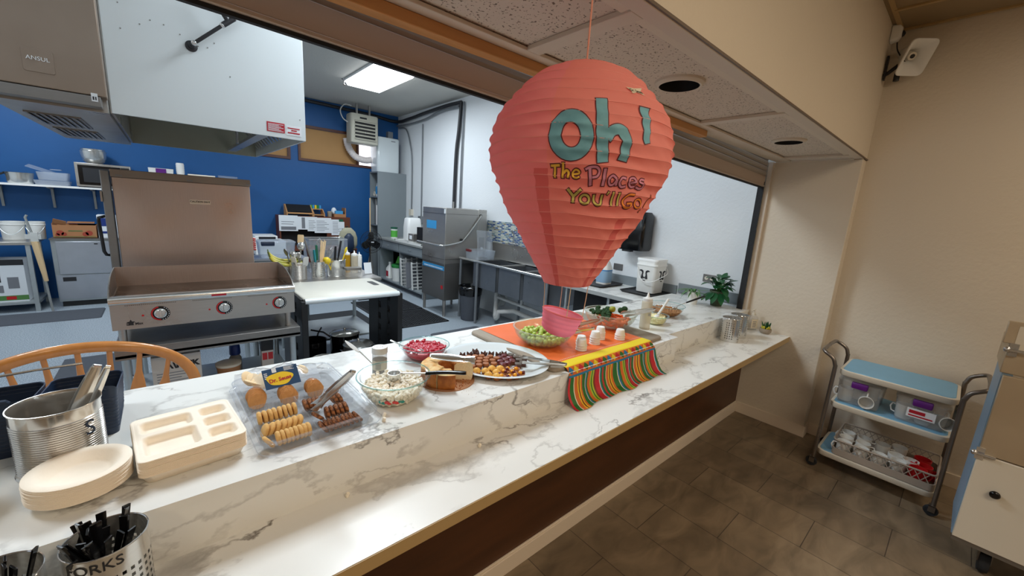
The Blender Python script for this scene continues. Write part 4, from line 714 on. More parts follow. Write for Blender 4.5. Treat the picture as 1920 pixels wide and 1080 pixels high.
t = thing('metal_skewer', 'thin steel rod lying across the rims of the navy baskets', 'utensil', (-0.46, 1.62, 1.125))
mesh('rod', MB().tube([(0, 0, -0.02+0.02), (0.15, 0.02, 0.002), (0.24, 0.03, 0.0)], 0.0035, 8), 'steel_bright', t)
t = thing('tumbler', 'white plastic tumbler cut off by the left edge of the picture', 'cup', (-0.415, 1.345, ZU))
mesh('body', MB().lathe([(0.0001, 0.0), (0.042, 0.0), (0.05, 0.12), (0.0485, 0.12), (0.0405, 0.003), (0.0001, 0.003)], n=32), 'white_plastic', t)

# ---- paper plates: every plate in the stack
plate = MB().lathe([(0.0001, 0.0), (0.046, 0.0), (0.052, 0.003), (0.068, 0.0195), (0.074, 0.0222), (0.0872, 0.0226), (0.0893, 0.0224), (0.0896, 0.0230), (0.0885, 0.0238), (0.0738, 0.0236), (0.0672, 0.0208), (0.0515, 0.0044), (0.0455, 0.0014), (0.0001, 0.0014)], n=64)
p0 = tag(mesh('paper_plate', plate, 'pulp', loc=(-0.198, 1.262, ZU), ang=50), 'cream pulp bowl-plate in the round stack beside the ribbed tin', 'plate', 'round pulp plates in a stack')
for k in range(1, 16):
    q = p0.copy(); COL.objects.link(q); q.location = (-0.198+random.uniform(-.0008, .0008), 1.262+random.uniform(-.0008, .0008), ZU+k*0.00290); q.rotation_euler = (0, 0, random.uniform(0, 6))
    if k == 15: q['label'] = 'topmost cream pulp plate of the round stack, its inside fully visible'

# ---- compartment trays
def comp_tray():
    W, D, H = 0.222, 0.250, 0.026; nx, ny = 72, 80
    comps = [(0.06, 0.10, 0.575, 0.535), (0.06, 0.60, 0.575, 0.90), (0.645, 0.09, 0.94, 0.335), (0.645, 0.395, 0.94, 0.62), (0.645, 0.68, 0.94, 0.90)]
    def depth(u, v):
        m_ = 0
        for (u0, v0, u1, v1) in comps:
            du = min(u-u0, u1-u)*W; dv = min(v-v0, v1-v)*D; r = 0.016
            if du > 0 and dv > 0:
                d = min(du, dv)
                if du < r and dv < r: d = r-math.hypot(r-du, r-dv)
                if d > 0: m_ = max(m_, min(1, d/0.010))
        m_ = m_*m_*(3-2*m_); return H*0.80*m_
    def rim(u, v):
        e = min(u*W, (1-u)*W, v*D, (1-v)*D); return 0.0025*max(0, 1-e/0.006)
    mb = MB(); top = []
    rc = 0.018
    for j in range(ny+1):
        for i in range(nx+1):
            u, v = i/nx, j/ny; x, y = (u-.5)*W, (v-.5)*D
            ax_, ay_ = abs(x)-(W/2-rc), abs(y)-(D/2-rc)
            if ax_ > 0 and ay_ > 0:
                q = max(ax_, ay_)/max(1e-9, math.hypot(ax_, ay_)); sx = (W/2-rc)+ax_*q; sy = (D/2-rc)+ay_*q
                x = math.copysign(sx, x); y = math.copysign(sy, y)
            top.append((x, y, H-depth(u, v)-(0.004 if 0 < i < nx and 0 < j < ny else 0)*0+0*rim(u, v)))
    fs = [(j*(nx+1)+i, j*(nx+1)+i+1, (j+1)*(nx+1)+i+1, (j+1)*(nx+1)+i) for j in range(ny) for i in range(nx)]
    mb.add(top, fs)
    # raised outer lip and skirt
    rr = lambda w_, d_, z: MB().rrect(w_, d_, rc, 6, (0, 0), z)
    mb.loft([rr(W-0.010, D-0.010, H), rr(W-0.005, D-0.005, H+0.0010), rr(W+0.001, D+0.001, H+0.0010), rr(W+0.003, D+0.003, H+0.0002), rr(W+0.002, D+0.002, H-0.0005), rr(W-0.004, D-0.004, H-0.0008), rr(W-0.022, D-0.022, 0.002), rr(W-0.05, D-0.05, 0.0)], False, False)
    return mb
tr0 = tag(mesh('compartment_tray', comp_tray(), 'pulp', loc=(0.002, 1.328, ZU), rz=R(5.5), ang=60), 'tan pulp tray within the rectangular stack of compartment trays', 'tray', 'pulp compartment trays in a stack')
for k in range(1, 13):
    q = tr0.copy(); COL.objects.link(q); q.location = (0.002+random.uniform(-.001, .001), 1.328+random.uniform(-.001, .001), ZU+k*0.00340)
    if k == 12: q['label'] = 'top five-compartment pulp tray of the rectangular stack left of the cookies'

# ---- cookie platter
CX, CY, CZ = 0.308, 1.415, ZU
ct = thing('cookie_container', 'clear plastic divided platter filled with rows of cookies', 'food container', (CX, CY, CZ), rz=R(2))
Wc, Dc = 0.335, 0.52
sh_ = MB(); sh_.rloft([(Wc-0.05, Dc-0.05, .03, 0.0025), (Wc-0.045, Dc-0.045, .03, 0.003), (Wc-0.03, Dc-0.03, .035, 0.040), (Wc+0.0, Dc+0.0, .04, 0.042), (Wc+0.002, Dc+0.002, .04, 0.036)], cap1=False)
mesh('tray_body', sh_, 'clear_plastic', ct)
mesh('lid_beneath', MB().rloft([(Wc-0.02, Dc-0.02, .03, 0.0), (Wc+0.014, Dc+0.014, .04, 0.002), (Wc+0.022, Dc+0.022, .045, 0.010)], c=(0.004, 0.008), cap1=False), 'clear_plastic', ct)
rimt = MB(); rimt.tube([(x, y, 0.042) for x, y, _ in MB().rrect(Wc, Dc, .04, 6)], 0.0022, 6, True); rimt.tube([(x+0.004, y+0.008, 0.010) for x, y, _ in MB().rrect(Wc+.022, Dc+.022, .045, 6)], 0.0016, 6, True)
mesh('rim', rimt, 'clear_plastic', ct)
dv = MB()
dv.box(-0.150, 0.012, 0.004, 0.148, 0.015, 0.038); dv.box(-0.022, -0.245, 0.004, -0.019, 0.012, 0.040); dv.box(-0.150, -0.085, 0.004, -0.022, -0.082, 0.020); dv.box(-0.150, -0.168, 0.004, -0.022, -0.165, 0.020)
dv.box(-0.019, -0.075, 0.004, 0.148, -0.072, 0.022); dv.box(-0.019, -0.165, 0.004, 0.148, -0.162, 0.022)
for k in range(26): dv.box(-0.145+k*0.0113, 0.016, 0.004, -0.1445+k*0.0113, 0.022, 0.034)
mesh('divider', dv, 'clear_plastic', ct, ang=0)
def cookie_mesh(r, h, mats, bumpy=0.0, seed=1):
    rnd = random.Random(seed); mb = MB(); n = 22; rings = []
    prof = [(0.0001, 0), (r*0.86, 0), (r, h*0.3), (r, h*0.65), (r*0.88, h), (r*0.4, h*1.04), (0.0001, h*1.06)]
    wob = [1+bumpy*rnd.uniform(-1, 1) for _ in range(n)]
    for rr, z in prof: rings.append([(rr*wob[j]*math.cos(2*PI*j/n), rr*wob[j]*math.sin(2*PI*j/n), z+(bumpy*0.01*rnd.uniform(-1, 1) if 0 < rr < r*.95 and z > h*.5 else 0)) for j in range(n)])
    mb.loft(rings); return mb
ckv = cookie_mesh(0.0215, 0.0105, 0, 0.015, 3)
ckc = cookie_mesh(0.0220, 0.0100, 0, 0.05, 5)
ckt = cookie_mesh(0.0270, 0.0036, 0, 0.03, 8)
def place_cookies(mesh_obj, items):
    for i, (x, y, z, rot) in enumerate(items):
        o = mesh_obj if i == 0 else mesh_obj.copy()
        if i: COL.objects.link(o)
        o.location = (x, y, z); o.rotation_euler = rot
def row(xa, ya, xb, yb, n, lean, z, r, skew=0.0):
    out = []
    for i in range(n):
        f = i/(n-1); x, y = xa+(xb-xa)*f, ya+(yb-ya)*f
        out.append((x, y, z, (PI/2*0+0, PI/2-lean+random.uniform(-.10, .10), math.atan2(yb-ya, xb-xa)+random.uniform(-.08, .08)+skew)))
    return out
zr = CZ+0.026
a = tag(mesh('vanilla_cookie', ckv, 'cookie_vanilla', ang=50), 'pale round vanilla cookie standing in the rear row of the platter\'s left compartment', 'cookie', 'vanilla cookies in the rear row')
place_cookies(a, row(0.168, 1.352, 0.268, 1.360, 8, 0.10, zr, .02))
a = tag(mesh('vanilla_cookie', ckv, 'cookie_vanilla', ang=50), 'vanilla cookie slumped in the middle row of the platter\'s left compartment', 'cookie', 'vanilla cookies in the middle row')
place_cookies(a, row(0.170, 1.275, 0.262, 1.280, 7, -0.42, zr-0.002, .02))
a = tag(mesh('vanilla_cookie', ckv, 'cookie_vanilla', ang=50), 'vanilla cookie standing in the front row of the platter\'s left compartment', 'cookie', 'vanilla cookies in the front row')
place_cookies(a, row(0.192, 1.202, 0.272, 1.207, 8, 0.05, zr, .02))
a = tag(mesh('vanilla_cookie', ckv, 'cookie_vanilla', loc=(0.168, 1.200, CZ+0.022), rot=(0, 0.95, 0.2), ang=50), 'single vanilla cookie leaning in the front left corner of the platter', 'cookie')
a = tag(mesh('chocolate_chip_cookie', ckc, 'cookie_choc', ang=50), 'chocolate chip cookie in the small rear group under the tongs', 'cookie', 'chocolate chip cookies in the rear group')
place_cookies(a, row(0.303, 1.362, 0.340, 1.362, 4, 0.1, zr, .02)+[(0.392, 1.355, zr, (0, 1.2, 0.3)), (0.408, 1.352, zr, (0, 1.3, 0.2))])
a = tag(mesh('chocolate_chip_cookie', ckc, 'cookie_choc', ang=50), 'chocolate chip cookie standing in the middle row of the platter\'s right compartment', 'cookie', 'chocolate chip cookies in the middle row')
place_cookies(a, [(0.318, 1.270, CZ+0.022, (0, 0.75, 0.25))]+row(0.345, 1.272, 0.405, 1.276, 5, 0.1, zr, .02))
a = tag(mesh('chocolate_chip_cookie', ckc, 'cookie_choc', ang=50), 'chocolate chip cookie lying low in the front row of the platter\'s right compartment', 'cookie', 'chocolate chip cookies in the front row')
place_cookies(a, row(0.315, 1.202, 0.420, 1.206, 9, 0.62, zr-0.006, .02))
for (x, y, nn, lab) in ((0.187, 1.500, 9, 'left'), (0.276, 1.472, 10, 'middle'), (0.363, 1.478, 9, 'right')):
    a = tag(mesh('thin_crisp_cookie', ckt, 'cookie_thin', ang=50), 'thin brown crisp cookie in the %s stack at the back of the platter' % lab, 'cookie', 'thin cookies in the %s back stack' % lab)
    place_cookies(a, [(x+random.uniform(-.0025, .0025), y-0.026+k*0.0064, CZ+0.030+random.uniform(-.0015, .0015)+0.002*math.sin(k/nn*PI), (R(76)+random.uniform(-.07, .07), random.uniform(-.06, .06), 0)) for k in range(nn)])
# cookie bag with header card
bg = thing('cookie_bag', 'clear cookie bag with blue and yellow header card lying on the back of the platter', 'bag', (0.270, 1.585, CZ+0.046), rz=R(-8))
fm = MB(); rows = []
for i in range(13):
    u = i/12; rows.append([])
    for j in range(9):
        v = j/8; x = (u-.5)*0.27; y = (v-.5)*0.16; b_ = math.sin(PI*min(1, max(0, u)))**0.5*math.sin(PI*v)**0.5
        rows[-1].append((x, y, 0.010+b_*0.045*(0.7+0.3*math.sin(u*17+v*5))+0.003*math.sin(u*31)*math.sin(v*23)))
fm.loft(rows, False, False, closed=False)
rows2 = [[(x, y, 0.004) for (x, y, z) in r_] for r_ in rows]; fm.loft(rows2, False, False, closed=False)
mesh('film', fm, 'film', bg, ang=80)
pm('card_blue', c8(20, 66, 108), 0.45); pm('card_yellow', c8(240, 204, 40), 0.45); pm('card_red', c8(180, 40, 50), 0.45)
card = mesh('header_card', MB().box(-0.056, 0, 0, 0.056, 0.072, 0.0012), 'card_blue', bg, loc=(0.014, -0.094, 0.010), rot=(R(50), 0, R(14)))
blob = MB(); pts = []
for k in range(40):
    a = 2*PI*k/40; rr = 1+0.05*math.sin(3*a)+0.04*math.sin(5*a+1); pts.append((0.042*rr*math.cos(a)-0.006, 0.0235*rr*math.sin(a)+0.031))
blob.prism(pts, 0.0013, 0.0017); mesh('yellow_patch', blob, 'card_yellow', card, ang=0)
text('Dr. Seuss', 0.0185, 'card_red', card, (-0.006, 0.028, 0.0021), (0, 0, R(3)), depth=0.0003, bold=0.0006)
wl = MB()
for k in range(5): wl.box(0.012, 0.056+k*0.003, 0.0013, 0.045-(k % 3)*0.005, 0.0574+k*0.003, 0.0016)
for k in range(4): wl.box(-0.052, 0.038+k*0.006, 0.0013, -0.042, 0.041+k*0.006, 0.0016)
wl.box(-0.026, 0.056, 0.0013, -0.012, 0.072, 0.0016); mesh('fine_print', wl, 'paper', card, ang=0)
# pale cookies inside the bag
pc = tag(mesh('packaged_cookie', cookie_mesh(0.030, 0.007, 0, 0.01, 2), 'cookie_pale', ang=50), 'pale wafer cookie inside the bag on the platter, left of its card', 'cookie', 'pale cookies in the bag')
place_cookies(pc, [(0.178, 1.600, CZ+0.062, (0.5, 0.9, 0)), (0.195, 1.580, CZ+0.060, (0.6, 0.5, 0.2)), (0.210, 1.555, CZ+0.058, (0.5, 0.2, 0)), (0.188, 1.560, CZ+0.058, (0.3, 0.5, 1)), (0.225, 1.580, CZ+0.060, (0.4, -0.4, 0))])
pc = tag(mesh('packaged_cookie', cookie_mesh(0.022, 0.007, 0, 0.01, 2), 'cookie_pale', loc=(0.352, 1.585, CZ+0.064), rot=(0.4, 0.6, 0), ang=50), 'pale cookie inside the bag on the platter, right of its card', 'cookie')
tongs('serving_tongs', 'steel tongs resting in the cookie platter, handle raised towards the bowl', (0.318, 1.288, 0.984), (0.405, 1.185, 1.125), 0.007, 0.028, roll=R(50))

# ---- glass bowls
def glass_bowl(name, label, x, y, z0, rb, rt, h, thick=0.004, mat='glass', cat='bowl', flare=0.010, fill=None):
    t = thing(name, label, cat, (x, y, z0)); pr = [(0.0001, 0.0), (rb*0.9, 0.0), (rb, 0.002)]
    N = 12
    for i in range(N+1):
        f = i/N; pr.append((rb+(rt-rb)*math.sin(f*PI/2)**0.9*1.0, 0.003+(h-0.006)*(1-math.cos(f*PI/2))**0.85))
    pr += [(rt+flare*0.7, h-0.003), (rt+flare, h)]
    inner = [(r-thick, z+0.002) for r, z in pr[3:-2]][::-1]
    mesh('body', MB().lathe(pr+[(rt+flare*0.6, h+0.001)]+[(max(0.0001, r), z) for r, z in inner]+[(0.0001, thick)], n=56), mat, t, ang=60)
    mesh('rim', MB().tube([((rt+flare*0.8)*math.cos(a), (rt+flare*0.8)*math.sin(a), h-0.0005) for a in [2*PI*k/64 for k in range(64)]], 0.0026, 6, True), 'glass_edge' if mat == 'glass' else mat, t)
    mesh('foot', MB().tube([(rb*0.9*math.cos(a), rb*0.9*math.sin(a), 0.003) for a in [2*PI*k/48 for k in range(48)]], 0.0028, 6, True), 'glass_edge' if mat == 'glass' else mat, t)
    def inside(z):
        i_ = max(0, min(len(pr)-2, next((k for k in range(3, len(pr)) if pr[k][1] >= z), len(pr)-1)))
        return pr[i_][0]-thick-0.001
    return t, inside
mb_t, mins = glass_bowl('glass_bowl', 'clear glass mixing bowl of mini marshmallows beside the cookie platter', 0.592, 1.298, ZU, 0.052, 0.122, 0.096)
rnd = random.Random(4); mm = MB(); mm_count = 0
def mm_shape(mb, c, rot, s=0.0066):
    m_ = Matrix.Translation(c) @ Euler(rot).to_matrix().to_4x4(); mb.lathe([(0.0001, -s), (s*0.75, -s), (s*0.95, -s*0.6), (s*0.95, s*0.6), (s*0.75, s), (0.0001, s)], n=8, mtx=m_)
for k in range(1250):
    z = rnd.uniform(0.008, 0.070); rmax = mins(z)-0.008; a = rnd.uniform(0, 2*PI); r = rmax*(rnd.random()**0.5 if z > 0.05 else rnd.uniform(0.82, 1.0))
    if z > 0.05: z = min(z, 0.066+0.012*(r/rmax)*math.cos(a-0.7))
    mm_shape(mm, (r*math.cos(a), r*math.sin(a), z), (rnd.uniform(0, 3), rnd.uniform(0, 3), 0))
tag(mesh('mini_marshmallows', mm, 'marshmallow', loc=(0.592, 1.298, ZU), ang=60), 'heap of white mini marshmallows filling the glass bowl', 'marshmallows', kind='stuff')
gw = 0
for (a0, a1, fl, lab) in ((216, 240, 0, 'left'), (243, 266, 1, 'right')):
    g_ = thing('gummy_worm', 'red and teal gummy worm pressed against the bowl glass, %s one' % lab, 'candy', (0.592, 1.298, ZU+0.032))
    rr = 0.101; P = [((rr-0.004)*math.cos(R(a0+(a1-a0)*i/14)), (rr-0.004)*math.sin(R(a0+(a1-a0)*i/14)), 0.002*math.sin(i*0.9)+(i/14)*0.002*fl) for i in range(15)]
    r_ = [0.0052+0.0006*math.sin(i*2.2) for i in range(15)]
    red, tea = (P[7:], P[:8]) if not fl else (P[:8], P[7:])
    mesh('red_half', MB().tube(red, 0.0053, 8), 'gummy_red', g_); mesh('teal_half', MB().tube(tea, 0.0053, 8), 'gummy_teal', g_)
for i, (x, y, z, lab) in enumerate(((0.511, 1.196, ZU, 'mini marshmallow fallen on the marble just right of the cookie platter'), (0.498, 1.168, ZU, 'mini marshmallow at the upper counter edge right of the platter'), (0.345, 1.072, ZL, 'mini marshmallow on the lower ledge in front of the riser, nearest the camera'), (0.814, 1.050, ZL, 'mini marshmallow on the lower ledge further right'))):
    m1 = MB(); mm_shape(m1, (0, 0, 0.0062), (0.2, 0.3, 0)); tag(mesh('mini_marshmallow', m1, 'marshmallow', loc=(x, y, z), ang=60), lab, 'marshmallow')
# measuring scoop
sc = thing('measuring_scoop', 'round steel measuring scoop with black handle resting in the marshmallow bowl', 'scoop', (0.596, 1.306, 1.018))
dirv = Vector((0.794-0.596, 1.124-1.306, 0.022)); L_ = dirv.length; dn = dirv.normalized()
mesh('cup', MB().lathe([(0.0001, -0.012), (0.018, -0.012), (0.0225, -0.004), (0.0235, 0.014), (0.0225, 0.014), (0.0215, -0.003), (0.0175, -0.0105), (0.0001, -0.0105)], n=32), 'steel_bright', sc, ang=50)
mesh('rod', MB().tube([Vector((0, 0, 0.012))+dn*0.022, Vector((0, 0, 0.011))+dn*0.125], 0.0032, 8), 'steel_bright', sc)
gm = MB(); rows = []
q = dn.to_track_quat('X', 'Z').to_matrix().to_4x4()
for i in range(15):
    f = i/14; x = 0.118+f*0.150; wv = 0.0095+0.0025*f-0.004*(f > 0.97); hv = 0.0065
    rows.append([Matrix.Translation((0, 0, 0.011+0.004*math.sin(f*PI))) @ q @ Vector((x, wv*math.cos(a), hv*math.sin(a))) for a in [2*PI*k/16 for k in range(16)]])
mesh('handle', gm.loft(rows), 'black_gloss', sc, ang=50)
# sprinkle jar
t = thing('sprinkle_jar', 'clear jar of brown sprinkles with white shaker lid behind the marshmallow bowl', 'jar', (0.618, 1.492, ZU))
mesh('glass_body', MB().lathe([(0.0001, 0), (0.027, 0), (0.029, 0.003), (0.029, 0.108), (0.027, 0.112), (0.0255, 0.112), (0.0275, 0.106), (0.0275, 0.004), (0.0001, 0.003)], n=32), 'fogged_plastic', t)
mesh('sprinkles', MB().lathe([(0.0001, 0.0035), (0.027, 0.0035), (0.027, 0.034), (0.018, 0.040), (0.0001, 0.037)], n=32), 'sprinkles', t)
mesh('label', MB().lathe([(0.0293, 0.045), (0.0294, 0.085)], n=32), 'offwhite', t)
lb = MB()
for k in range(5): lb.loft([[(0.0296*math.cos(R(a)), 0.0296*math.sin(R(a)), z) for a in range(215, 258, 6)] for z in (0.052+k*0.006, 0.0545+k*0.006)], False, False, closed=False)
mesh('label_print', lb, 'ink_grey', t)
mesh('lid', MB().lathe([(0.0305, 0.112), (0.031, 0.116), (0.031, 0.134), (0.029, 0.137), (0.0001, 0.137)], n=32, cap0=False), 'white_plastic', t)
hl = MB()
for k in range(7): hl.cyl((0.012*math.cos(k*0.9), 0.012*math.sin(k*0.9), 0.1371), 0.0016, 0.0004, 8)
mesh('shaker_holes', hl, 'ink', t)
t = thing('plastic_spoon', 'white plastic spoon sticking out from behind the sprinkle jar', 'spoon', (0.600, 1.520, ZU+0.002), rz=R(135))
sp = MB(); rows = []
for i in range(17):
    f = i/16; x = f*0.115; wv = 0.0035 if f < 0.45 else 0.0035+0.0105*math.sin(min(1, (f-.45)/.55)*PI)**0.8; z = 0.06+f*0.085; dz = 0.0018 if f < 0.5 else 0.0045
    rows.append([(x, wv*math.cos(a), z+dz*0.5*math.sin(a)) for a in [2*PI*k/12 for k in range(12)]])
mesh('bowl_end', sp.loft(rows[8:]), 'white_plastic', t); mesh('stem', MB().tube([(0.0, 0, 0.0), (0.0, 0, 0.055), (0.055, 0, 0.105)], 0.003, 8), 'white_plastic', t)

# cherry bowl
cb, cin = glass_bowl('glass_bowl', 'clear glass bowl of red cherry filling behind the sliced cake', 0.884, 1.606, ZU, 0.045, 0.108, 0.066)
ch = MB(); ch.lathe([(0.0001, 0.006)]+[(cin(z)-0.001, z) for z in (0.007, 0.014, 0.022, 0.032, 0.042, 0.049)]+[(0.06, 0.053), (0.0001, 0.054)], n=40)
rnd = random.Random(9)
for k in range(120):
    a = rnd.uniform(0, 2*PI); r = 0.098*rnd.random()**0.5; ch.sphere((r*math.cos(a), r*math.sin(a), 0.051+rnd.uniform(-.002, .004)), rnd.uniform(0.006, 0.0095), 9, 6, (1, 1, .75))
tag(mesh('cherry_filling', ch, 'cherry', loc=(0.884, 1.606, ZU), ang=60), 'glossy red cherry filling in the glass bowl', 'fruit filling', kind='stuff')
t = thing('serving_spoon', 'steel spoon handle over the left rim of the cherry bowl', 'spoon', (0.806, 1.560, ZU+0.050))
mesh('handle', MB().tube([(0.02, 0.03, 0.001), (-0.02, 0.06, 0.018), (-0.05, 0.135, 0.030)], [0.003, 0.0028, 0.0045], 8), 'steel_bright', t)
mesh('bowl_end', MB().sphere((0.035, 0.012, 0.002), 0.017, 14, 8, (1.25, 0.9, 0.35)), 'steel_bright', t)

# ---- cake
kx, ky = 0.842, 1.335
mesh_board = MB().cyl((0, 0, 0), 0.116, 0.003, 56)
tag(mesh('cake_board', mesh_board, 'cardboard', loc=(kx, ky, ZU)), 'round brown cardboard disc under the cut ring cake', 'board')
ck = thing('ring_cake', 'golden angel food ring cake with slices missing, under the scoop handle', 'cake', (kx, ky, ZU+0.003))
def ring_sector(a0, a1, R0, R1, h, n=30, top_bump=0.004):
    mb = MB(); rings = []
    for i in range(n+1):
        a = R(a0+(a1-a0)*i/n); wob = 0.0018*math.sin(a*9)
        pf = [(R0, 0.0), (R1-0.004, 0.0), (R1+wob, 0.012), (R1+0.002+wob, h*0.6), (R1+0.001, h*0.92), (R1-0.010, h+top_bump*math.sin(a*7)), ((R0+R1)/2, h+0.004+top_bump*math.sin(a*11)), (R0+0.008, h-0.002), (R0, h*0.85)]
        rings.append([(r*math.cos(a), r*math.sin(a), z) for r, z in pf])
    closed = False
    n_ = len(rings[0])
    mb.m = 0; mb.loft(rings, False, False)
    # top faces use another slot
    for fi, f in enumerate(mb.f):
        zc = sum(mb.v[v][2] for v in f)/len(f); 
        if zc > h*0.93: mb.mi[fi] = 1
    mb.m = 2; o = len(mb.v); mb.v += rings[0]; mb.f.append(tuple(o+i for i in range(n_))); mb.mi.append(2)
    o = len(mb.v); mb.v += rings[-1]; mb.f.append(tuple(o+i for i in range(n_))[::-1]); mb.mi.append(2)
    mb.m = 0
    return mb
mesh('large_piece', ring_sector(-38, 216, 0.030, 0.106, 0.072, 60), ['cake_crust', 'cake_top', 'cake_crumb'], ck, ang=50)
mesh('front_slice', ring_sector(219, 256, 0.034, 0.107, 0.066, 16), ['cake_crust', 'cake_top', 'cake_crumb'], ck, ang=50)
rnd = random.Random(12); cr = MB()
for k in range(60):
    a = R(rnd.uniform(262, 322)); r = rnd.uniform(0.03, 0.11); s_ = rnd.uniform(0.0010, 0.0028); cr.sphere((r*math.cos(a), r*math.sin(a), s_*.6), s_, 5, 4)
for k in range(16): a = R(rnd.uniform(255, 320)); r = rnd.uniform(0.12, 0.20); cr.sphere((r*math.cos(a), r*math.sin(a), 0.0005-0.003), rnd.uniform(.0006, .0012), 5, 4)
mesh('crumbs', cr, 'cake_crust', ck)['kind'] = 'stuff'
tongs('serving_tongs', 'steel tongs lying on top of the ring cake, hinge to the left', (0.930, 1.262, 1.026), (0.796, 1.392, 1.030), 0.012, 0.024, roll=R(40))

# ---- sweets platter
px_, py_ = 1.128, 1.362
t = thing('round_platter', 'large white oval platter crowded with chocolates and small tarts', 'plate', (px_, py_, ZU), rz=R(-58))
def oval(r, z, n=72): return [(r*1.10*math.cos(2*PI*k/n), r*0.97*math.sin(2*PI*k/n), z) for k in range(n)]
mesh('body', MB().loft([oval(.150, 0), oval(.170, .004), oval(.200, .019), oval(.226, .0255), oval(.229, .0270), oval(.226, .0280), oval(.200, .0225), oval(.175, .0085), oval(.155, .0055), oval(.0005, .0050)]), 'white_gloss', t, ang=50)
zp = ZU+0.0056
def sweets(name, builder, pts, label, cat, group, zoff=0.0, rots=None):
    src = None
    for i, (x, y) in enumerate(pts):
        if src is None:
            src = builder(); tag(src, label, cat, group); index_kids(src); o = src; src_done = True
            o.location = (x, y, zp+zoff)
        else: o = dup(src, (x, y, zp+zoff))
        o.rotation_euler = (0, 0, random.uniform(0, 6.28) if rots is None else rots); o.scale = (1.13, 1.13, 1.13)
def spiky():
    t = thing('chocolate_cup', 'x', 'x'); mesh('cup', MB().lathe([(0.0001, 0), (0.010, 0), (0.0135, 0.014), (0.011, 0.013), (0.0001, 0.012)], n=16), 'choc_dark', t)
    s_ = MB()
    for k in range(4):
        a = 2*PI*k/4; m_ = Matrix.Translation((0.007*math.cos(a), 0.007*math.sin(a), 0.011)) @ Euler((0.5*math.sin(-a), 0.5*math.cos(a), 0)).to_matrix().to_4x4()
        s_.lathe([(0.0066, 0), (0.0060, 0.006), (0.0010, 0.0145)], n=6, mtx=m_, cap0=True, cap1=True)
    mesh('curls', s_, 'choc_dark', t, ang=30); return t
def bonbon(mat1='choc_mid', mat2='choc_light'):
    t = thing('caramel_bonbon', 'x', 'x'); n = 28
    mesh('cup', MB().loft([[(r*(1+0.05*math.sin(9*a))*math.cos(a), r*(1+0.05*math.sin(9*a))*math.sin(a), z) for a in [2*PI*k/n for k in range(n)]] for r, z in ((.0105, 0), (.0140, .012), (.0142, .0135))]), mat1, t, ang=70)
    mesh('top', MB().lathe([(0.0132, 0.0125), (0.0138, 0.0165), (0.012, 0.0205), (0.0055, 0.0215), (0.0001, 0.0205)], n=20, cap0=True), mat2, t, ang=50); return t
def redsq():
    t = thing('red_glazed_cake', 'x', 'x'); mesh('cake', MB().rloft([(.024, .024, .004, 0), (.026, .026, .005, .004), (.026, .026, .005, .012)]), 'choc_mid', t); mesh('glaze', MB().rloft([(.0262, .0262, .006, .0115), (.025, .025, .006, .0175), (.018, .018, .006, .0195)]), 'choc_red', t, ang=60); return t
def greysq():
    t = thing('chocolate_square', 'x', 'x'); mesh('base', MB().rloft([(.025, .025, .002, 0), (.025, .025, .002, .013)]), 'choc_dark', t); mesh('top', MB().rloft([(.0255, .0255, .002, .013), (.0255, .0255, .002, .018), (.015, .0255, .002, .0185)]), 'choc_grey', t); return t
def creamtart():
    t = thing('custard_tart', 'x', 'x'); n = 30
    mesh('shell', MB().loft([[(r*(1+0.04*math.sin(12*a))*math.cos(a), r*(1+0.04*math.sin(12*a))*math.sin(a), z) for a in [2*PI*k/n for k in range(n)]] for r, z in ((.012, 0), (.0165, .012), (.0145, .012), (.013, .009))], True, True), 'tart_shell', t, ang=70)
    pr = []; rings = []
    for i in range(9):
        f = i/8; r = 0.0158*(1-f**1.8)**0.7+0.0005; z = 0.010+f*0.016; rings.append([(r*(1+0.10*math.sin(6*a+f*5))*math.cos(a), r*(1+0.10*math.sin(6*a+f*5))*math.sin(a), z) for a in [2*PI*k/n for k in range(n)]])
    mesh('custard', MB().loft(rings), 'custard', t, ang=70); return t
def fruittart():
    t = thing('fruit_tart', 'x', 'x'); n = 30
    mesh('shell', MB().loft([[(r*(1+0.04*math.sin(12*a))*math.cos(a), r*(1+0.04*math.sin(12*a))*math.sin(a), z) for a in [2*PI*k/n for k in range(n)]] for r, z in ((.012, 0), (.0165, .012), (.0145, .012), (.013, .009))], True, True), 'tart_shell', t, ang=70)
    mesh('mango', MB().sphere((0.003, -0.002, 0.0135), 0.0085, 14, 8, (1, 1, .8)), 'mango', t)
    mesh('berry', MB().sphere((-0.007, 0.005, 0.0145), 0.0068, 12, 8), 'berry', t); mesh('cream', MB().sphere((-0.003, -0.009, 0.011), 0.005, 10, 6, (1, 1, .6)), 'foam_white', t); return t
sweets('a', spiky, [(1.023, 1.490), (1.058, 1.480), (1.092, 1.471), (1.122, 1.449), (1.105, 1.500), (1.150, 1.430), (1.175, 1.405), (1.205, 1.398)], 'dark chocolate cup topped with spiky curls in the back row of the white platter', 'chocolate', 'dark spiky chocolate cups')
sweets('b', bonbon, [(0.992, 1.460), (1.030, 1.452), (1.062, 1.440), (1.090, 1.428), (1.000, 1.420), (1.032, 1.415), (1.062, 1.402), (0.976, 1.385), (1.006, 1.382), (1.036, 1.375), (1.092, 1.392), (1.122, 1.402), (0.980, 1.348), (1.014, 1.344), (1.048, 1.338), (1.068, 1.366), (1.100, 1.356), (1.082, 1.322), (1.134, 1.368)], 'brown caramel bonbon in a fluted cup in the middle of the white platter', 'chocolate', 'caramel bonbons on the platter')
sweets('c', redsq, [(1.158, 1.372), (1.190, 1.380), (1.130, 1.335), (1.163, 1.338), (1.196, 1.345), (1.116, 1.300), (1.148, 1.302), (1.181, 1.309)], 'dark red glazed little cake right of the bonbons on the white platter', 'cake', 'red glazed cakes on the platter')
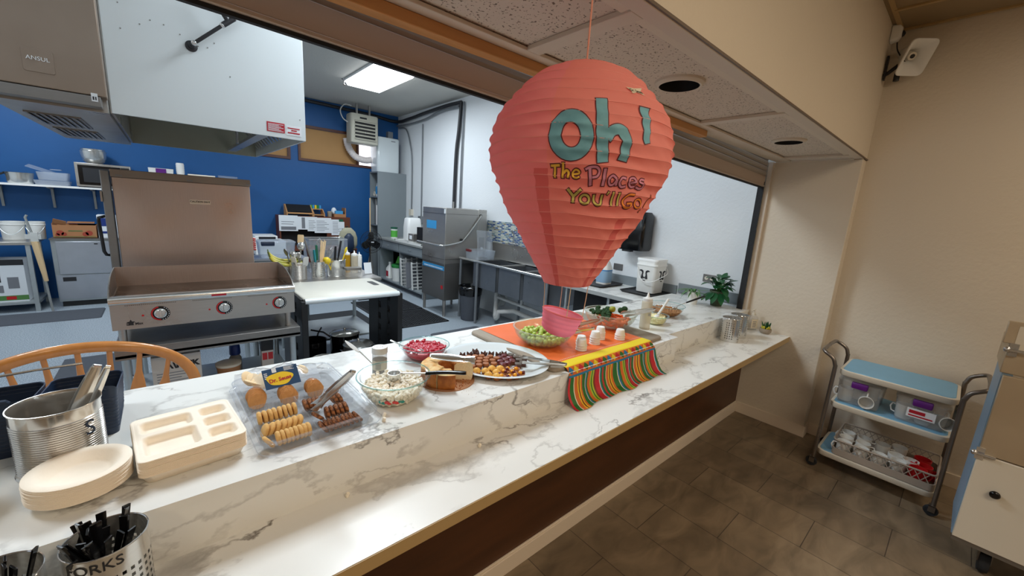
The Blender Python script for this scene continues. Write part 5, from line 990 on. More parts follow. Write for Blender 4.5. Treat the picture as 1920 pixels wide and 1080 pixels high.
sweets('d', greysq, [(1.222, 1.372), (1.229, 1.335), (1.215, 1.300), (1.246, 1.303), (1.209, 1.266), (1.177, 1.262)], 'grey-topped chocolate square near the right edge of the white platter', 'chocolate', 'grey chocolate squares')
sweets('e', creamtart, [(0.975, 1.305), (1.006, 1.283), (0.992, 1.243), (1.046, 1.290), (1.012, 1.212), (1.078, 1.270), (1.038, 1.246)], 'tart with yellow swirled custard at the front left of the white platter', 'tart', 'custard tarts on the platter')
sweets('f', fruittart, [(1.034, 1.212), (1.058, 1.186), (1.090, 1.176), (1.126, 1.184), (1.072, 1.234), (1.104, 1.250), (1.102, 1.212), (1.140, 1.234)], 'fruit tart with orange mango and dark berry at the front of the white platter', 'tart', 'fruit tarts on the platter')
tongs('serving_tongs', 'steel tongs lying over the right rim of the white sweets platter', (1.180, 1.240, 0.985), (1.335, 1.112, 0.972), 0.012, 0.026, roll=R(40))

# ---- stone slab, runner and things on it
sb = MB(); sb.rloft([(0.960, 0.66, 0.03, 0), (0.970, 0.67, 0.035, 0.004), (0.970, 0.67, 0.035, 0.013), (0.960, 0.66, 0.03, 0.018)])
tag(mesh('stone_slab', sb, 'bowl_stone', loc=(1.760, 1.462, ZU), ang=50), 'large grey stone serving slab under the orange table runner', 'serving board')
t = thing('table_runner', 'orange cloth runner with striped bunting border draped over the slab and counter edge', 'table runner', (1.715, 1.10, ZL))
# cross-section path (y, z) relative to (1.10, ZL)
path = [(0.715, 0.1522), (0.699, 0.1698), (0.60, 0.1705), (0.40, 0.1702), (0.20, 0.1706), (0.052, 0.1705), (0.022, 0.1702), (0.012, 0.1655), (0.004, 0.156), (-0.007, 0.142), (-0.010, 0.118), (-0.010, 0.092), (-0.014, 0.064), (-0.026, 0.036), (-0.044, 0.014), (-0.062, 0.0045), (-0.080, 0.0032)]
acc = [0]
for a_, b_ in zip(path, path[1:]): acc.append(acc[-1]+math.hypot(a_[0]-b_[0], a_[1]-b_[1]))
def path_at(s):
    for i in range(len(path)-1):
        if s <= acc[i+1]: f = (s-acc[i])/(acc[i+1]-acc[i]); return (path[i][0]+(path[i+1][0]-path[i][0])*f, path[i][1]+(path[i+1][1]-path[i][1])*f)
    return path[-1]
S1 = acc[6]      # slab edge
def cloth_pt(x, s, off=0.0):
    y, z = path_at(s); h = max(0, s-S1-0.03); fold = math.sin(x*36)*0.5+math.sin(x*17+1)*0.5
    k = min(1, h/0.10); yy = y-(0.012*fold*k if h > 0 else 0)-0.006*k; xx = x*(1+0.05*k)+0.010*k*fold*0.3
    lift = 0.0010*(1+math.sin(x*21+y*9)) if s < S1 else 0
    return (xx, yy-(off if s > S1 else 0)-(off*0.0), z+lift+(off if s <= S1+0.02 else off*0.3))
def cloth_strip(x0, x1, s0, s1, nx, ns, mat, name, off=0.0):
    m_ = MB(); g_ = [[cloth_pt(x0+(x1-x0)*i/nx, s0+(s1-s0)*j/ns, off) for i in range(nx+1)] for j in range(ns+1)]
    m_.loft(g_, False, False, closed=False); return mesh(name, m_, mat, t, ang=80)
hw = 0.370; ST = acc[-1]
cloth_strip(-hw, hw, 0.0, S1-0.055, 60, 60, 'cloth_orange', 'orange_field')
cloth_strip(-hw, hw, S1-0.055, S1+0.004, 60, 10, 'stripe_yellow', 'yellow_band')
dots = MB()
for k in range(62):
    x = -hw+0.006+k*(2*hw-0.012)/61; a_ = cloth_pt(x, S1-0.068, 0.0012); dots.add([(a_[0]-0.0022, a_[1]-0.003, a_[2]), (a_[0]+0.0022, a_[1]-0.003, a_[2]), (a_[0]+0.0022, a_[1]+0.003, a_[2]), (a_[0]-0.0022, a_[1]+0.003, a_[2])], [(0, 1, 2, 3)])
mesh('stitched_dots', dots, 'stripe_white', t, ang=0)
cloth_strip(-hw, hw, S1+0.004, S1+0.046, 60, 10, 'stripe_orange', 'bunting_band')
cols = ['stripe_blue', 'stripe_yellow', 'stripe_red', 'stripe_green']
bt_ = MB()
for ci, cn_ in enumerate(cols):
    bt_.m = ci
    for k in range(ci, 20, 4):
        x = -hw+0.019+k*(2*hw-0.038)/19; sc_ = S1+0.025
        for (u, v) in (((0, -.019), (.017, 0)), ((.017, 0), (0, .019)), ((0, .019), (-.017, 0)), ((-.017, 0), (0, -.019))):
            bt_.add([cloth_pt(x, sc_, 0.0014), cloth_pt(x+u[0], sc_+u[1], 0.0014), cloth_pt(x+(u[0]+v[0])/2, sc_+(u[1]+v[1])/2, 0.0014), cloth_pt(x+v[0], sc_+v[1], 0.0014)], [(0, 1, 2, 3)])
mesh('bunting', bt_, cols, t, ang=0)
cloth_strip(-hw, hw, S1+0.046, S1+0.056, 60, 3, 'stripe_blue', 'blue_line')
seq = [('stripe_red', 5), ('stripe_green', 9), ('stripe_white', 2), ('stripe_orange', 9), ('stripe_yellow', 3), ('stripe_brown', 4), ('stripe_yellow', 3), ('stripe_orange', 6), ('stripe_green', 13), ('stripe_white', 2), ('stripe_blue', 4), ('stripe_green', 5), ('stripe_orange', 9), ('stripe_lime', 4), ('stripe_green', 3), ('stripe_lime', 4), ('stripe_brown', 5), ('stripe_red', 12), ('stripe_white', 2), ('stripe_blue', 3), ('stripe_green', 5)]
tot = sum(w_ for _, w_ in seq); reps = 3; acc_m = MB(); names = sorted({q[0] for q in seq})
SS = []
for r_ in range(reps):
    for mname, w_ in seq: SS.append((mname, w_))
tw = sum(w_ for _, w_ in SS); x = -hw
for mname, w_ in SS:
    x1 = x+2*hw*w_/tw; m_ = acc_m; nn = 2; m_.m = names.index(mname)
    m_.loft([[cloth_pt(x+(x1-x)*i/nn, S1+0.056+(ST-S1-0.056)*j/22) for i in range(nn+1)] for j in range(23)], False, False, closed=False); x = x1
mesh('striped_border', acc_m, names, t, ang=80)

ZS = ZU+0.0195
gb, gin = glass_bowl('serving_bowl', 'large textured clear bowl of green grapes on the orange runner', 1.487, 1.415, ZS+0.001, 0.060, 0.158, 0.094, 0.004, 'textured_bowl', flare=0.006)
rnd = random.Random(21); gp = []
def ok(p, L, d): return all((p[0]-q[0])**2+(p[1]-q[1])**2+(p[2]-q[2])**2 > d*d for q in L)
tries = 0
while len(gp) < 105 and tries < 90000:
    tries += 1; z = rnd.uniform(0.016, 0.050); rm = gin(max(0.004, z-0.006))-0.017; a = rnd.uniform(0, 2*PI); r = rm*math.sqrt(rnd.random()) if z > 0.04 else rm*rnd.uniform(.7, 1)
    if r < 0: continue
    p = (r*math.cos(a), r*math.sin(a), z+0.030*(1-r/0.15)*(z > 0.035))
    if ok(p, gp, 0.0235): gp.append(p)
gsrc = None
for i, p in enumerate(gp):
    if gsrc is None:
        gsrc = mesh('grape', MB().sphere((0, 0, 0), 0.0125, 14, 10, (1, 1, 1.12)), 'grape', ang=80); tag(gsrc, 'green grape in the textured bowl on the orange runner', 'grape', 'green grapes in the bowl'); o = gsrc
    else: o = gsrc.copy(); COL.objects.link(o)
    o.location = (1.487+p[0], 1.415+p[1], ZS+p[2]+0.001); o.rotation_euler = (rnd.uniform(0, 3), rnd.uniform(0, 3), 0)
tongs('serving_tongs', 'silver tongs over the right rim of the grape bowl behind the portion cups', (1.520, 1.300, 1.045), (1.672, 1.226, 1.062), 0.012, 0.030, roll=R(40))
# strawberries in a low clear bowl
st, sin_ = glass_bowl('serving_bowl', 'low clear bowl of cut strawberries between the grapes and the salad bowl', 1.800, 1.480, ZS+0.001, 0.05, 0.098, 0.042, 0.003, 'glass', flare=0.004)
sp_ = None; rnd = random.Random(5); sl = []
while len(sl) < 22:
    a = rnd.uniform(0, 2*PI); r = 0.078*math.sqrt(rnd.random()); p = (r*math.cos(a), r*math.sin(a), rnd.uniform(0.028, 0.045))
    if ok(p, sl, 0.026 if len(sl) < 14 else 0.016): sl.append(p)
for i, p in enumerate(sl):
    if sp_ is None:
        sp_ = mesh('strawberry', MB().lathe([(0.0001, -0.015), (0.006, -0.010), (0.011, 0.0), (0.0115, 0.005), (0.008, 0.010), (0.0001, 0.011)], n=14), 'strawberry', ang=70); tag(sp_, 'red strawberry in the low bowl behind the portion cups', 'strawberry', 'strawberries in the low bowl'); o = sp_
    else: o = sp_.copy(); COL.objects.link(o)
    o.location = (1.800+p[0], 1.480+p[1], ZS+p[2]); o.rotation_euler = (rnd.uniform(0, 6), rnd.uniform(0, 6), 0)
tongs('serving_tongs', 'dark wooden-toned tongs lying across the strawberry bowl', (1.760, 1.402, 1.022), (1.925, 1.378, 1.036), 0.010, 0.018, mat='steel_warm')
# salad bowl
sx_, sy_ = 2.10, 1.425
sb_, sbin = glass_bowl('serving_bowl', 'large clear bowl of broccoli and baby carrots at the right end of the slab', sx_, sy_, ZS+0.001, 0.060, 0.160, 0.100, 0.004, 'textured_bowl', flare=0.006)
rnd = random.Random(31); cl = []; csrc = None; tries = 0
while len(cl) < 46 and tries < 40000:
    tries += 1; z = rnd.uniform(0.02, 0.062); a = rnd.uniform(-2.9, 0.9) if rnd.random() < .8 else rnd.uniform(0, 6.28); rm = gin(z-0.006)-0.026; r = rm*math.sqrt(rnd.uniform(.25, 1))
    p = (r*math.cos(a), r*math.sin(a), z)
    if ok(p, cl, 0.021): cl.append(p)
for p in cl:
    if csrc is None:
        csrc = mesh('baby_carrot', MB().lathe([(0.0001, -0.024), (0.006, -0.021), (0.0085, -0.005), (0.009, 0.012), (0.007, 0.022), (0.0001, 0.024)], n=12), 'carrot', ang=70); tag(csrc, 'orange baby carrot in the broccoli salad bowl', 'carrot', 'baby carrots in the salad bowl'); o = csrc
    else: o = csrc.copy(); COL.objects.link(o)
    o.location = (sx_+p[0], sy_+p[1], ZS+p[2]+0.004); o.rotation_euler = (PI/2+rnd.uniform(-.4, .4), rnd.uniform(-.3, .3), rnd.uniform(0, 6))
bl = []; bsrc = None; tries = 0
while len(bl) < 17 and tries < 40000:
    tries += 1; z = rnd.uniform(0.078, 0.096); a = rnd.uniform(0.3, 3.9); r = 0.125*math.sqrt(rnd.random()); p = (r*math.cos(a), r*math.sin(a), z+0.012*(1-r/.12))
    if ok(p, bl, 0.034): bl.append(p)
for p in bl:
    if bsrc is None:
        bsrc = thing('broccoli_floret', 'dark green broccoli floret in the salad bowl', 'broccoli', (0, 0, 0), group='broccoli florets in the salad bowl')
        hd = MB(); r2 = random.Random(3)
        for k in range(16): a = r2.uniform(0, 6.28); e = r2.uniform(0, 1.3); hd.sphere((0.013*math.cos(a)*math.cos(e), 0.013*math.sin(a)*math.cos(e), 0.010*math.sin(e)), 0.0085, 8, 6)
        mesh('head', hd, 'broccoli', bsrc, ang=80); mesh('stem', MB().cyl((0, 0, -0.018), 0.006, 0.02, 10, 0.008), 'broccoli_stem', bsrc); index_kids(bsrc); o = bsrc
    else: o = dup(bsrc, (0, 0, 0))
    o.location = (sx_+p[0], sy_+p[1], ZS+p[2]); o.rotation_euler = (rnd.uniform(-.5, .5), rnd.uniform(-.5, .5), rnd.uniform(0, 6))
for i, (x, y, z, lab) in enumerate(((-0.005, -0.015, 0.118, 'round pale-green sprout on top of the carrots, leftmost of three'), (0.045, -0.045, 0.112, 'round green sprout on the carrots, middle of three'), (0.125, -0.02, 0.106, 'green sprout at the right side of the salad bowl, rightmost of three'))):
    s0 = MB(); r2 = random.Random(i)
    s0.sphere((0, 0, 0), 0.019, 14, 10, (1, 1, .92))
    for k in range(5): s0.sphere((0.004*math.cos(k*1.3), 0.004*math.sin(k*1.3), 0.003), 0.0175, 12, 8, (1, .9, .95))
    tag(mesh('sprout', s0, 'sprout_pale' if i == 0 else 'broccoli', loc=(sx_+x, sy_+y, ZS+z), ang=80), lab, 'sprout')
tongs('serving_tongs', 'long steel tongs across the salad bowl pointing at the squeeze bottle', (2.045, 1.300, 1.072), (2.300, 1.238, 1.088), 0.012, 0.034, roll=R(40))

# ---- stacks of portion cups (upside down)
cupm = MB().lathe([(0.0001, 0.034), (0.021, 0.034), (0.0225, 0.032), (0.0275, 0.003), (0.0298, 0.003), (0.0300, 0.0), (0.0285, 0.0), (0.0270, 0.0015), (0.0215, 0.031), (0.0001, 0.0325)], n=32)
c_src = None
stacks = [((1.598, 1.238), 3, 'front-left'), ((1.672, 1.300), 2, 'second from left'), ((1.742, 1.262), 4, 'tall middle'), ((1.842, 1.302), 4, 'rear'), ((1.942, 1.236), 3, 'right-hand')]
for (x, y), n_, lab in stacks:
    for k in range(n_):
        if c_src is None: c_src = mesh('portion_cup', cupm, 'foam_white', ang=50); o = c_src
        else: o = c_src.copy(); COL.objects.link(o)
        o.location = (x, y, ZS+0.001+k*0.0125); tag(o, 'white upside-down portion cup in the %s stack on the orange runner' % lab, 'cup', 'portion cups, %s stack' % lab)
# ---- squeeze bottle, potato salad, granola
def squeeze(name, label, x, y, z, r, h, mat='smoke_bottle', cap='white_plastic', rz=0, capthing=True):
    t = thing(name, label, 'bottle', (x, y, z), rz=rz)
    mesh('body', MB().lathe([(0.0001, 0), (r*0.94, 0), (r, 0.005), (r, h*0.72), (r*0.93, h*0.77), (r*0.7, h*0.80), (0.0001, h*0.80)], n=32), mat, t, ang=50)
    mesh('cap', MB().lathe([(r*0.93, h*0.765), (r*0.95, h*0.78), (r*0.92, h*0.84), (r*0.35, h*0.88), (r*0.28, h*0.89), (r*0.13, h*0.99), (r*0.08, h), (0.0001, h)], n=28, cap0=True), cap, t, ang=50)
    return t
t = squeeze('squeeze_bottle', 'beige squeeze bottle with white tip behind the salad tongs', 2.345, 1.318, ZU, 0.034, 0.245)
mk = MB()
for k in range(3): mk.box(-0.006+k*0.006, -0.0352, 0.095, -0.003+k*0.006, -0.0345, 0.112)
mesh('marking', mk, 'ink_grey', t, rz=R(-25))
ps, psin = glass_bowl('glass_bowl', 'small glass bowl of pale potato salad with a white spoon', 2.535, 1.350, ZU, 0.045, 0.080, 0.062, 0.003)
fm = MB(); fm.lathe([(0.0001, 0.005)]+[(psin(z)-0.001, z) for z in (0.006, 0.015, 0.028, 0.040, 0.046)]+[(0.05, 0.056), (0.02, 0.066), (0.0001, 0.067)], n=32)
rnd = random.Random(2)
for k in range(60): a = rnd.uniform(0, 6.28); r = 0.07*math.sqrt(rnd.random()); fm.sphere((r*math.cos(a), r*math.sin(a), 0.050+0.012*(1-r/.07)), rnd.uniform(.005, .009), 7, 5)
tag(mesh('potato_salad', fm, 'salad_cream', loc=(2.535, 1.350, ZU), ang=80), 'creamy pale yellow salad in the small glass bowl', 'salad', kind='stuff')
t = thing('serving_spoon', 'white plastic serving spoon standing in the potato salad', 'spoon', (2.525, 1.330, ZU+0.045))
mesh('handle', MB().tube([(0.0, 0.0, 0.02), (0.08, 0.012, 0.062), (0.155, 0.02, 0.112)], [0.010, 0.0075, 0.0095], 8), 'white_plastic', t); mesh('bowl_end', MB().sphere((-0.008, 0, 0.012), 0.024, 14, 8, (1, .8, .5)), 'white_plastic', t)
gn, gnin = glass_bowl('glass_bowl', 'wide glass bowl of brown granola with a black-handled spoon', 2.840, 1.440, ZU, 0.060, 0.128, 0.082, 0.003)
fm = MB(); fm.lathe([(0.0001, 0.005)]+[(gnin(z)-0.002, z) for z in (0.006, 0.015, 0.028, 0.040, 0.046)]+[(0.05, 0.058), (0.0001, 0.064)], n=32)
for k in range(160): a = rnd.uniform(0, 6.28); r = 0.098*math.sqrt(rnd.random()); fm.sphere((r*math.cos(a), r*math.sin(a), 0.048+0.012*(1-r/.10)), rnd.uniform(.004, .009), 6, 4)
tag(mesh('granola', fm, 'granola', loc=(2.840, 1.440, ZU), ang=80), 'crumbly brown granola in the wide glass bowl', 'granola', kind='stuff')
t = thing('serving_spoon', 'steel spoon with black handle leaning out of the granola bowl', 'spoon', (2.900, 1.400, ZU+0.056))
mesh('bowl_end', MB().sphere((0, 0, 0.006), 0.022, 14, 8, (1.3, .8, .4)), 'steel_bright', t); mesh('neck', MB().tube([(0.02, 0, 0.01), (0.13, -0.03, 0.040)], 0.0032, 8), 'steel_bright', t); mesh('handle', MB().tube([(0.12, -0.028, 0.037), (0.22, -0.055, 0.060), (0.31, -0.078, 0.080)], [0.006, 0.0085, 0.007], 10), 'black_gloss', t)

# ---- perforated cutlery canisters
def canister(name, label, x, y, z, r, h, mat='steel_bright', marker=None, rows=8, colsn=26, rz=0, y0=0.055):
    t = thing(name, label, 'canister', (x, y, z), rz=rz)
    # body with real holes built as a quad grid
    N = colsn*4; nr = rows*4+6; mb = MB(); hz0 = h*0.12; hz1 = h*0.74 if marker else h*0.86
    ver = []; NZ = rows*4+8
    zs = [0.0, 0.004]+[hz0+(hz1-hz0)*k/(rows*4) for k in range(rows*4+1)]+[h*0.93, h-0.004, h]
    for shell, rr in ((0, r), (1, r-0.0012)):
        for z_ in zs:
            for j in range(N):
                a = 2*PI*j/N; ver.append((rr*math.cos(a), rr*math.sin(a), z_))
    nz = len(zs); mb.v = ver; fs = []
    def hole(k, j):
        kk = k-2
        if kk < 0 or kk >= rows*4: return False
        cc, cr_ = j//4, kk//4
        if (cc % 6) in (4, 5) and not marker: return False
        return (j % 4) in (1, 2) and (kk % 4) in (1, 2)
    for s_ in (0, 1):
        for k in range(nz-1):
            for j in range(N):
                if hole(k, j): continue
                a_, b_ = s_*nz*N+k*N+j, s_*nz*N+k*N+(j+1) % N; fs.append((a_, b_, b_+N, a_+N))
    mb.f = fs; mb.mi = [0]*len(fs)
    for j in range(N): mb.f.append(((nz-1)*N+j, (nz-1)*N+(j+1) % N, nz*N+(nz-1)*N+(j+1) % N, nz*N+(nz-1)*N+j)); mb.mi.append(0)
    # round the hole corners
    for s_ in (0, 1):
        rr = r if s_ == 0 else r-0.0012
        for k in range(nz):
            for j in range(N):
                pass
    mesh('body', mb, mat, t, ang=60)
    mesh('base', MB().cyl((0, 0, 0.002), r-0.0015, 0.0015, 40), mat, t)
    mesh('rim', MB().tube([(r*math.cos(2*PI*k/56), r*math.sin(2*PI*k/56), h) for k in range(56)], 0.0016, 6, True), 'chrome', t)
    return t
t = canister('cutlery_canister', 'perforated steel cutlery canister marked FORKS at the bottom left', -0.141, 1.020, ZL, 0.063, 0.176, marker=True, rows=7, colsn=30)
o = curved_text('FORKS', 0.029, 0.0636, 0.156, R(-103), 'ink', t)
def cutlery(name, label, cat, group, cx, cy, zb, items, src=None):
    for (dx, dy, lean_x, lean_y, rz, dz) in items:
        if src is None:
            src = thing(name, label, cat, (0, 0, 0), group=group); h = MB(); rows = []
            for i in range(9):
                f = i/8; wv = 0.0055+0.0035*f; rows.append([(-wv, -0.0016, 0.10*f+0.05), (wv, -0.0016, 0.10*f+0.05), (wv*0.8, 0.0022, 0.10*f+0.05), (-wv*0.8, 0.0022, 0.10*f+0.05)])
            mesh('handle', h.loft(rows), 'black_gloss', src, bevel=0.0006); mesh('neck', MB().box(-0.003, -0.0014, 0.0, 0.003, 0.0014, 0.052), 'black_gloss', src); index_kids(src); o = src
        else: o = dup(src, (0, 0, 0))
        o.location = (cx+dx, cy+dy, zb+dz); o.rotation_euler = (lean_x, lean_y, rz); o['label'] = label; o['group'] = group
    return src
rnd = random.Random(8)
fk = cutlery('plastic_fork', 'black plastic fork standing handle-up in the canister marked FORKS', 'fork', 'black forks in the canister', -0.141, 1.020, ZL+0.006, [(rnd.uniform(-.018, .018), rnd.uniform(-.018, .018), rnd.uniform(-.38, .38), rnd.uniform(-.38, .38), rnd.uniform(0, 6), rnd.uniform(.035, .070)) for _ in range(19)])
canister('cutlery_canister', 'perforated steel canister cut off by the bottom left corner, left of the forks', -0.283, 1.005, ZL, 0.063, 0.176, marker=True, rows=7, colsn=30)
cutlery('plastic_knife', 'black plastic knife in the canister at the bottom left corner', 'knife', 'black knives in the corner canister', -0.283, 1.005, ZL+0.006, [(rnd.uniform(-.018, .018), rnd.uniform(-.018, .018), rnd.uniform(-.22, .22), rnd.uniform(-.22, .22), rnd.uniform(0, 6), rnd.uniform(.03, .065)) for _ in range(11)], None)
canister('cutlery_canister', 'nearer of two empty perforated steel canisters at the far end of the ledge', 3.160, 1.075, ZL, 0.064, 0.178)
canister('cutlery_canister', 'rearmost empty perforated steel canister beside the soap bottle', 3.340, 1.085, ZL, 0.064, 0.178)
# ---- soap bottle and succulent
t = thing('soap_pump_bottle', 'clear hand soap pump bottle in the corner of the ledge', 'bottle', (3.685, 1.095, ZL), rz=R(-30))
mesh('body', MB().rloft([(.075, .045, .015, 0), (.078, .048, .018, .004), (.078, .048, .018, .105), (.05, .035, .015, .122), (.026, .026, .012, .128)], n=5), 'fogged_plastic', t, ang=50)
mesh('label', MB().box(-.030, -.0252, .018, .030, -.0244, .095), 'paper_cream', t); lp = MB()
for k in range(4): lp.box(-.018, -.0258, .030+k*.014, .012+.004*(k % 2), -.0252, .035+k*.014)
mesh('label_print', lp, 'ink_grey', t)
mesh('pump', MB().lathe([(.014, .127), (.014, .142), (.006, .146), (.004, .165), (.010, .168), (.010, .178), (.0001, .180)], n=20, cap0=True).tube([(0, 0, .173), (-.03, -.01, .173), (-.036, -.012, .166)], .004, 8), 'offwhite', t, ang=50)
t = thing('succulent_pot', 'tiny succulent in a round concrete pot at the end of the ledge', 'plant', (3.665, 0.985, ZL))
mesh('pot', MB().lathe([(0.0001, 0), (.030, 0), (.043, .016), (.045, .034), (.040, .044), (.036, .042), (.036, .036), (0.0001, .036)], n=32), 'bowl_stone', t, ang=50)
lf = MB(); rnd = random.Random(6)
for k in range(16):
    a = rnd.uniform(0, 6.28); m_ = Matrix.Translation((.016*math.cos(a), .016*math.sin(a), .036)) @ Euler((rnd.uniform(-.35, .35), rnd.uniform(-.35, .35), 0)).to_matrix().to_4x4()
    lf.lathe([(.0045, 0), (.006, .02), (.004, .045), (.0003, .068)], n=7, mtx=m_, cap0=True)
mesh('tall_leaves', lf, 'leaf', t); lf = MB()
for k in range(26):
    a = rnd.uniform(0, 6.28); lf.sphere((.028*math.cos(a), .028*math.sin(a), .044+rnd.uniform(0, .014)), .009, 7, 5, (1, .6, 1.2))
mesh('low_leaves', lf, 'succulent_yellow', t)
# ============================================================ KITCHEN: hood, fire cabinet, griddle
hd = thing('exhaust_hood', 'big glossy white exhaust hood hanging over the griddle', 'hood', (0.27, 2.83, 1.985))
mesh('front_panel', MB().box(-0.425, -0.012, 0, 0.43, 0.0, 1.35), 'white_gloss', hd, bevel=0.002)
mesh('side_panel', MB().box(0.418, 0.0, 0.0, 0.43, 1.72, 1.35), 'white_gloss', hd)
mesh('inner_back', MB().box(-0.42, 1.70, 0.0, 0.418, 1.72, 1.35).box(-0.42, 0.0, 0.9, 0.418, 1.70, 0.92), 'hood_inside', hd)
mesh('partition', MB().box(-0.43, 0.0, 0.0, -0.418, 1.72, 1.35), 'steel', hd)
ft = MB()
for k in range(14): ft.cbox(0.34, 0.20+k*0.105, 0.17+0.0, 0.012, 0.045, 0.30, (0, R(-38), 0))
mesh('grease_filters', ft, 'steel_bright', hd, ang=0)
mesh('filter_rail', MB().box(0.20, 0.05, 0.02, 0.26, 1.68, 0.04), 'steel', hd)
nz = MB().cyl((0.15, 0.62, 0.075), 0.012, 0.05, 12).cyl((0.15, 0.62, -0.005), 0.009, 0.08, 12); mesh('fire_nozzle', nz, 'chrome', hd)
st1 = mesh('warning_sticker', MB().box(0.222, -0.0135, 0.028, 0.315, -0.012, 0.082), 'red_sticker', hd)
lp = MB()
for k in range(7): lp.box(0.228, -0.0145, 0.034+k*0.0062, 0.308-(k % 3)*0.012, -0.0135, 0.0365+k*0.0062)
mesh('fine_print', lp, 'paper', st1, ang=0)
st2 = mesh('paper_label', MB().box(0.322, -0.0135, 0.022, 0.405, -0.012, 0.078), 'paper', hd)
lp = MB(); lp.box(0.330, -0.0145, 0.060, 0.396, -0.0135, 0.066); lp.box(0.350, -0.0145, 0.047, 0.380, -0.0135, 0.054); lp.box(0.330, -0.0145, 0.033, 0.396, -0.0135, 0.040)
mesh('fine_print', lp, 'red_sticker', st2, ang=0)
sc_ = MB(); rnd = random.Random(3)
for (u, v) in ((-.36, .50), (-.29, .43), (-.25, .46), (-.20, .455), (-.14, .43), (-.10, .41), (-.07, .395), (-.03, .40), (.0, .43), (.03, .52), (-.36, .39), (.06, .28), (.40, .12)): sc_.cbox(u, -0.0125, v, 0.005, 0.002, 0.005)
mesh('screws', sc_, 'steel_dark', hd, ang=0)
pl = thing('hood_plenum', 'grey steel air plenum with two louvred vents left of the white hood', 'vent', (-0.345, 2.72, 1.97))
mesh('body', MB().box(-0.175, 0.0, 0.0, 0.183, 1.87, 1.3), 'steel', pl)
for i, yy in enumerate((0.35, 1.05)):
    g_ = MB(); g_.box(-0.13, yy, -0.006, 0.06, yy+0.50, 0.0)
    v_ = mesh('vent_frame', g_, 'steel_dark', pl); s_ = MB()
    for k in range(7): s_.cbox(-0.115+k*0.026, yy+0.25, -0.010, 0.014, 0.46, 0.002, (0, R(30), 0))
    mesh('louvres', s_, 'steel', v_, ang=0)
fc = thing('fire_suppression_cabinet', 'brown-grey steel fire cabinet with embossed nameplate at the top left', 'cabinet', (-0.53, 2.66, 2.0))
mesh('body', MB().box(-0.50, -0.03, 0.025, 0.375, 0.055, 1.2), 'steel_cabinet', fc, bevel=0.004)
mesh('bottom_lip', MB().box(-0.50, -0.032, -0.02, 0.355, 0.05, 0.022), 'steel_dark', fc, bevel=0.002)
mesh('nameplate', MB().rloft([(.088, .09, .008, 0), (.086, .088, .008, .003)], c=(0, 0)).xf(Matrix.Translation((0.187, -0.030, 0.125)) @ Matrix.Rotation(PI/2, 4, 'X')), 'steel_cabinet', fc, ang=40)
text('ANSUL', 0.021, 'steel_bright', fc, (0.187, -0.0335, 0.132), FRONT, depth=0.0016, name='embossed_lettering')
tg = MB(); tg.box(0.327, -0.037, 0.000, 0.347, -0.035, 0.034); mesh('hang_tag', tg, 'paper', fc); mesh('tag_print', MB().box(0.331, -0.0376, 0.006, 0.336, -0.037, 0.02).box(0.339, -0.0376, 0.006, 0.343, -0.037, 0.02), 'ink', fc)
# pipe on the hood
pp = thing('gas_pipe', 'dark threaded steel pipe with flange and tee mounted on the white hood front', 'pipe', (0.172, 2.818, 2.372))
mesh('flange', MB().lathe([(0.0001, 0), (0.026, 0), (0.026, 0.006), (0.015, 0.010), (0.013, 0.024), (0.0001, 0.024)], n=24, mtx=Matrix.Rotation(PI/2, 4, 'X')), 'pipe_dark', pp)
mesh('main_pipe', MB().tube([(0, -0.02, 0), (0.008, -0.045, 0.006), (0.03, -0.055, 0.025), (0.165, -0.06, 0.155), (0.30, -0.065, 0.26)], 0.0085, 12), 'pipe_dark', pp)
mesh('tee', MB().tube([(0.135, -0.059, 0.126), (0.185, -0.061, 0.172)], 0.0135, 12).tube([(0.160, -0.060, 0.150), (0.143, -0.060, 0.178)], 0.013, 12), 'pipe_dark', pp)
mesh('branch_pipe', MB().tube([(0.150, -0.060, 0.166), (0.09, -0.06, 0.27)], 0.0085, 12), 'pipe_dark', pp)
cl = MB()
for f in ((0.010, -0.047, 0.008), (0.133, -0.059, 0.124), (0.187, -0.061, 0.174)): cl.sphere(f, 0.0135, 12, 8)
mesh('collars', cl, 'chrome', pp)

# ---- griddle
gx = 0.188
gd = thing('griddle', 'stainless countertop griddle with three black-and-red dial knobs', 'griddle', (gx, 3.10, 0.725))
mesh('body', MB().box(-0.465, 0.012, 0.105, 0.465, 0.50, 0.268), 'steel', gd)
mesh('control_panel', MB().box(-0.468, 0.0, 0.103, 0.468, 0.012, 0.255), 'steel', gd, bevel=0.0015)
ln = MB(); rows = []
for x in (-0.470, 0.470):
    rows.append([(x, 0.030+0.0, 0.300)] + [(x, -0.006-0.010*math.cos(a)*0+(-0.012)*math.sin(a), 0.276+0.022*math.cos(a)) for a in [PI*k/8 for k in range(9)]] + [(x, 0.030, 0.262)])
mesh('front_lip', ln.loft(rows), 'steel_bright', gd, ang=50)
mesh('cook_plate', MB().box(-0.455, 0.030, 0.264, 0.455, 0.497, 0.272), 'griddle_plate', gd)
sd = [(0.0, 0.27), (0.0, 0.30), (0.04, 0.325), (0.10, 0.352), (0.20, 0.380), (0.32, 0.394), (0.50, 0.397), (0.50, 0.25), (0.0, 0.25)]
for x, s_ in ((-0.470, 0), (0.464, 1)):
    mesh('side_splash', MB().prism([(y, z) for y, z in sd], x, x+0.006, Matrix(((0, 0, 1, 0), (1, 0, 0, 0), (0, 1, 0, 0), (0, 0, 0, 1)))), 'steel', gd, ang=30)
mesh('back_splash', MB().box(-0.465, 0.497, 0.25, 0.465, 0.507, 0.397), 'steel_warm', gd)
for (x0, x1) in ((-0.405, -0.17), (-0.10, 0.11), (0.19, 0.43)):
    n_ = int((x1-x0)/0.0085); pf = MB()
    for k in range(n_): pf.box(x0+k*0.0085, -0.0008, 0.244, x0+k*0.0085+0.0045, 0.001, 0.2475)
    mesh('vent_slots', pf, 'black', gd, ang=0)
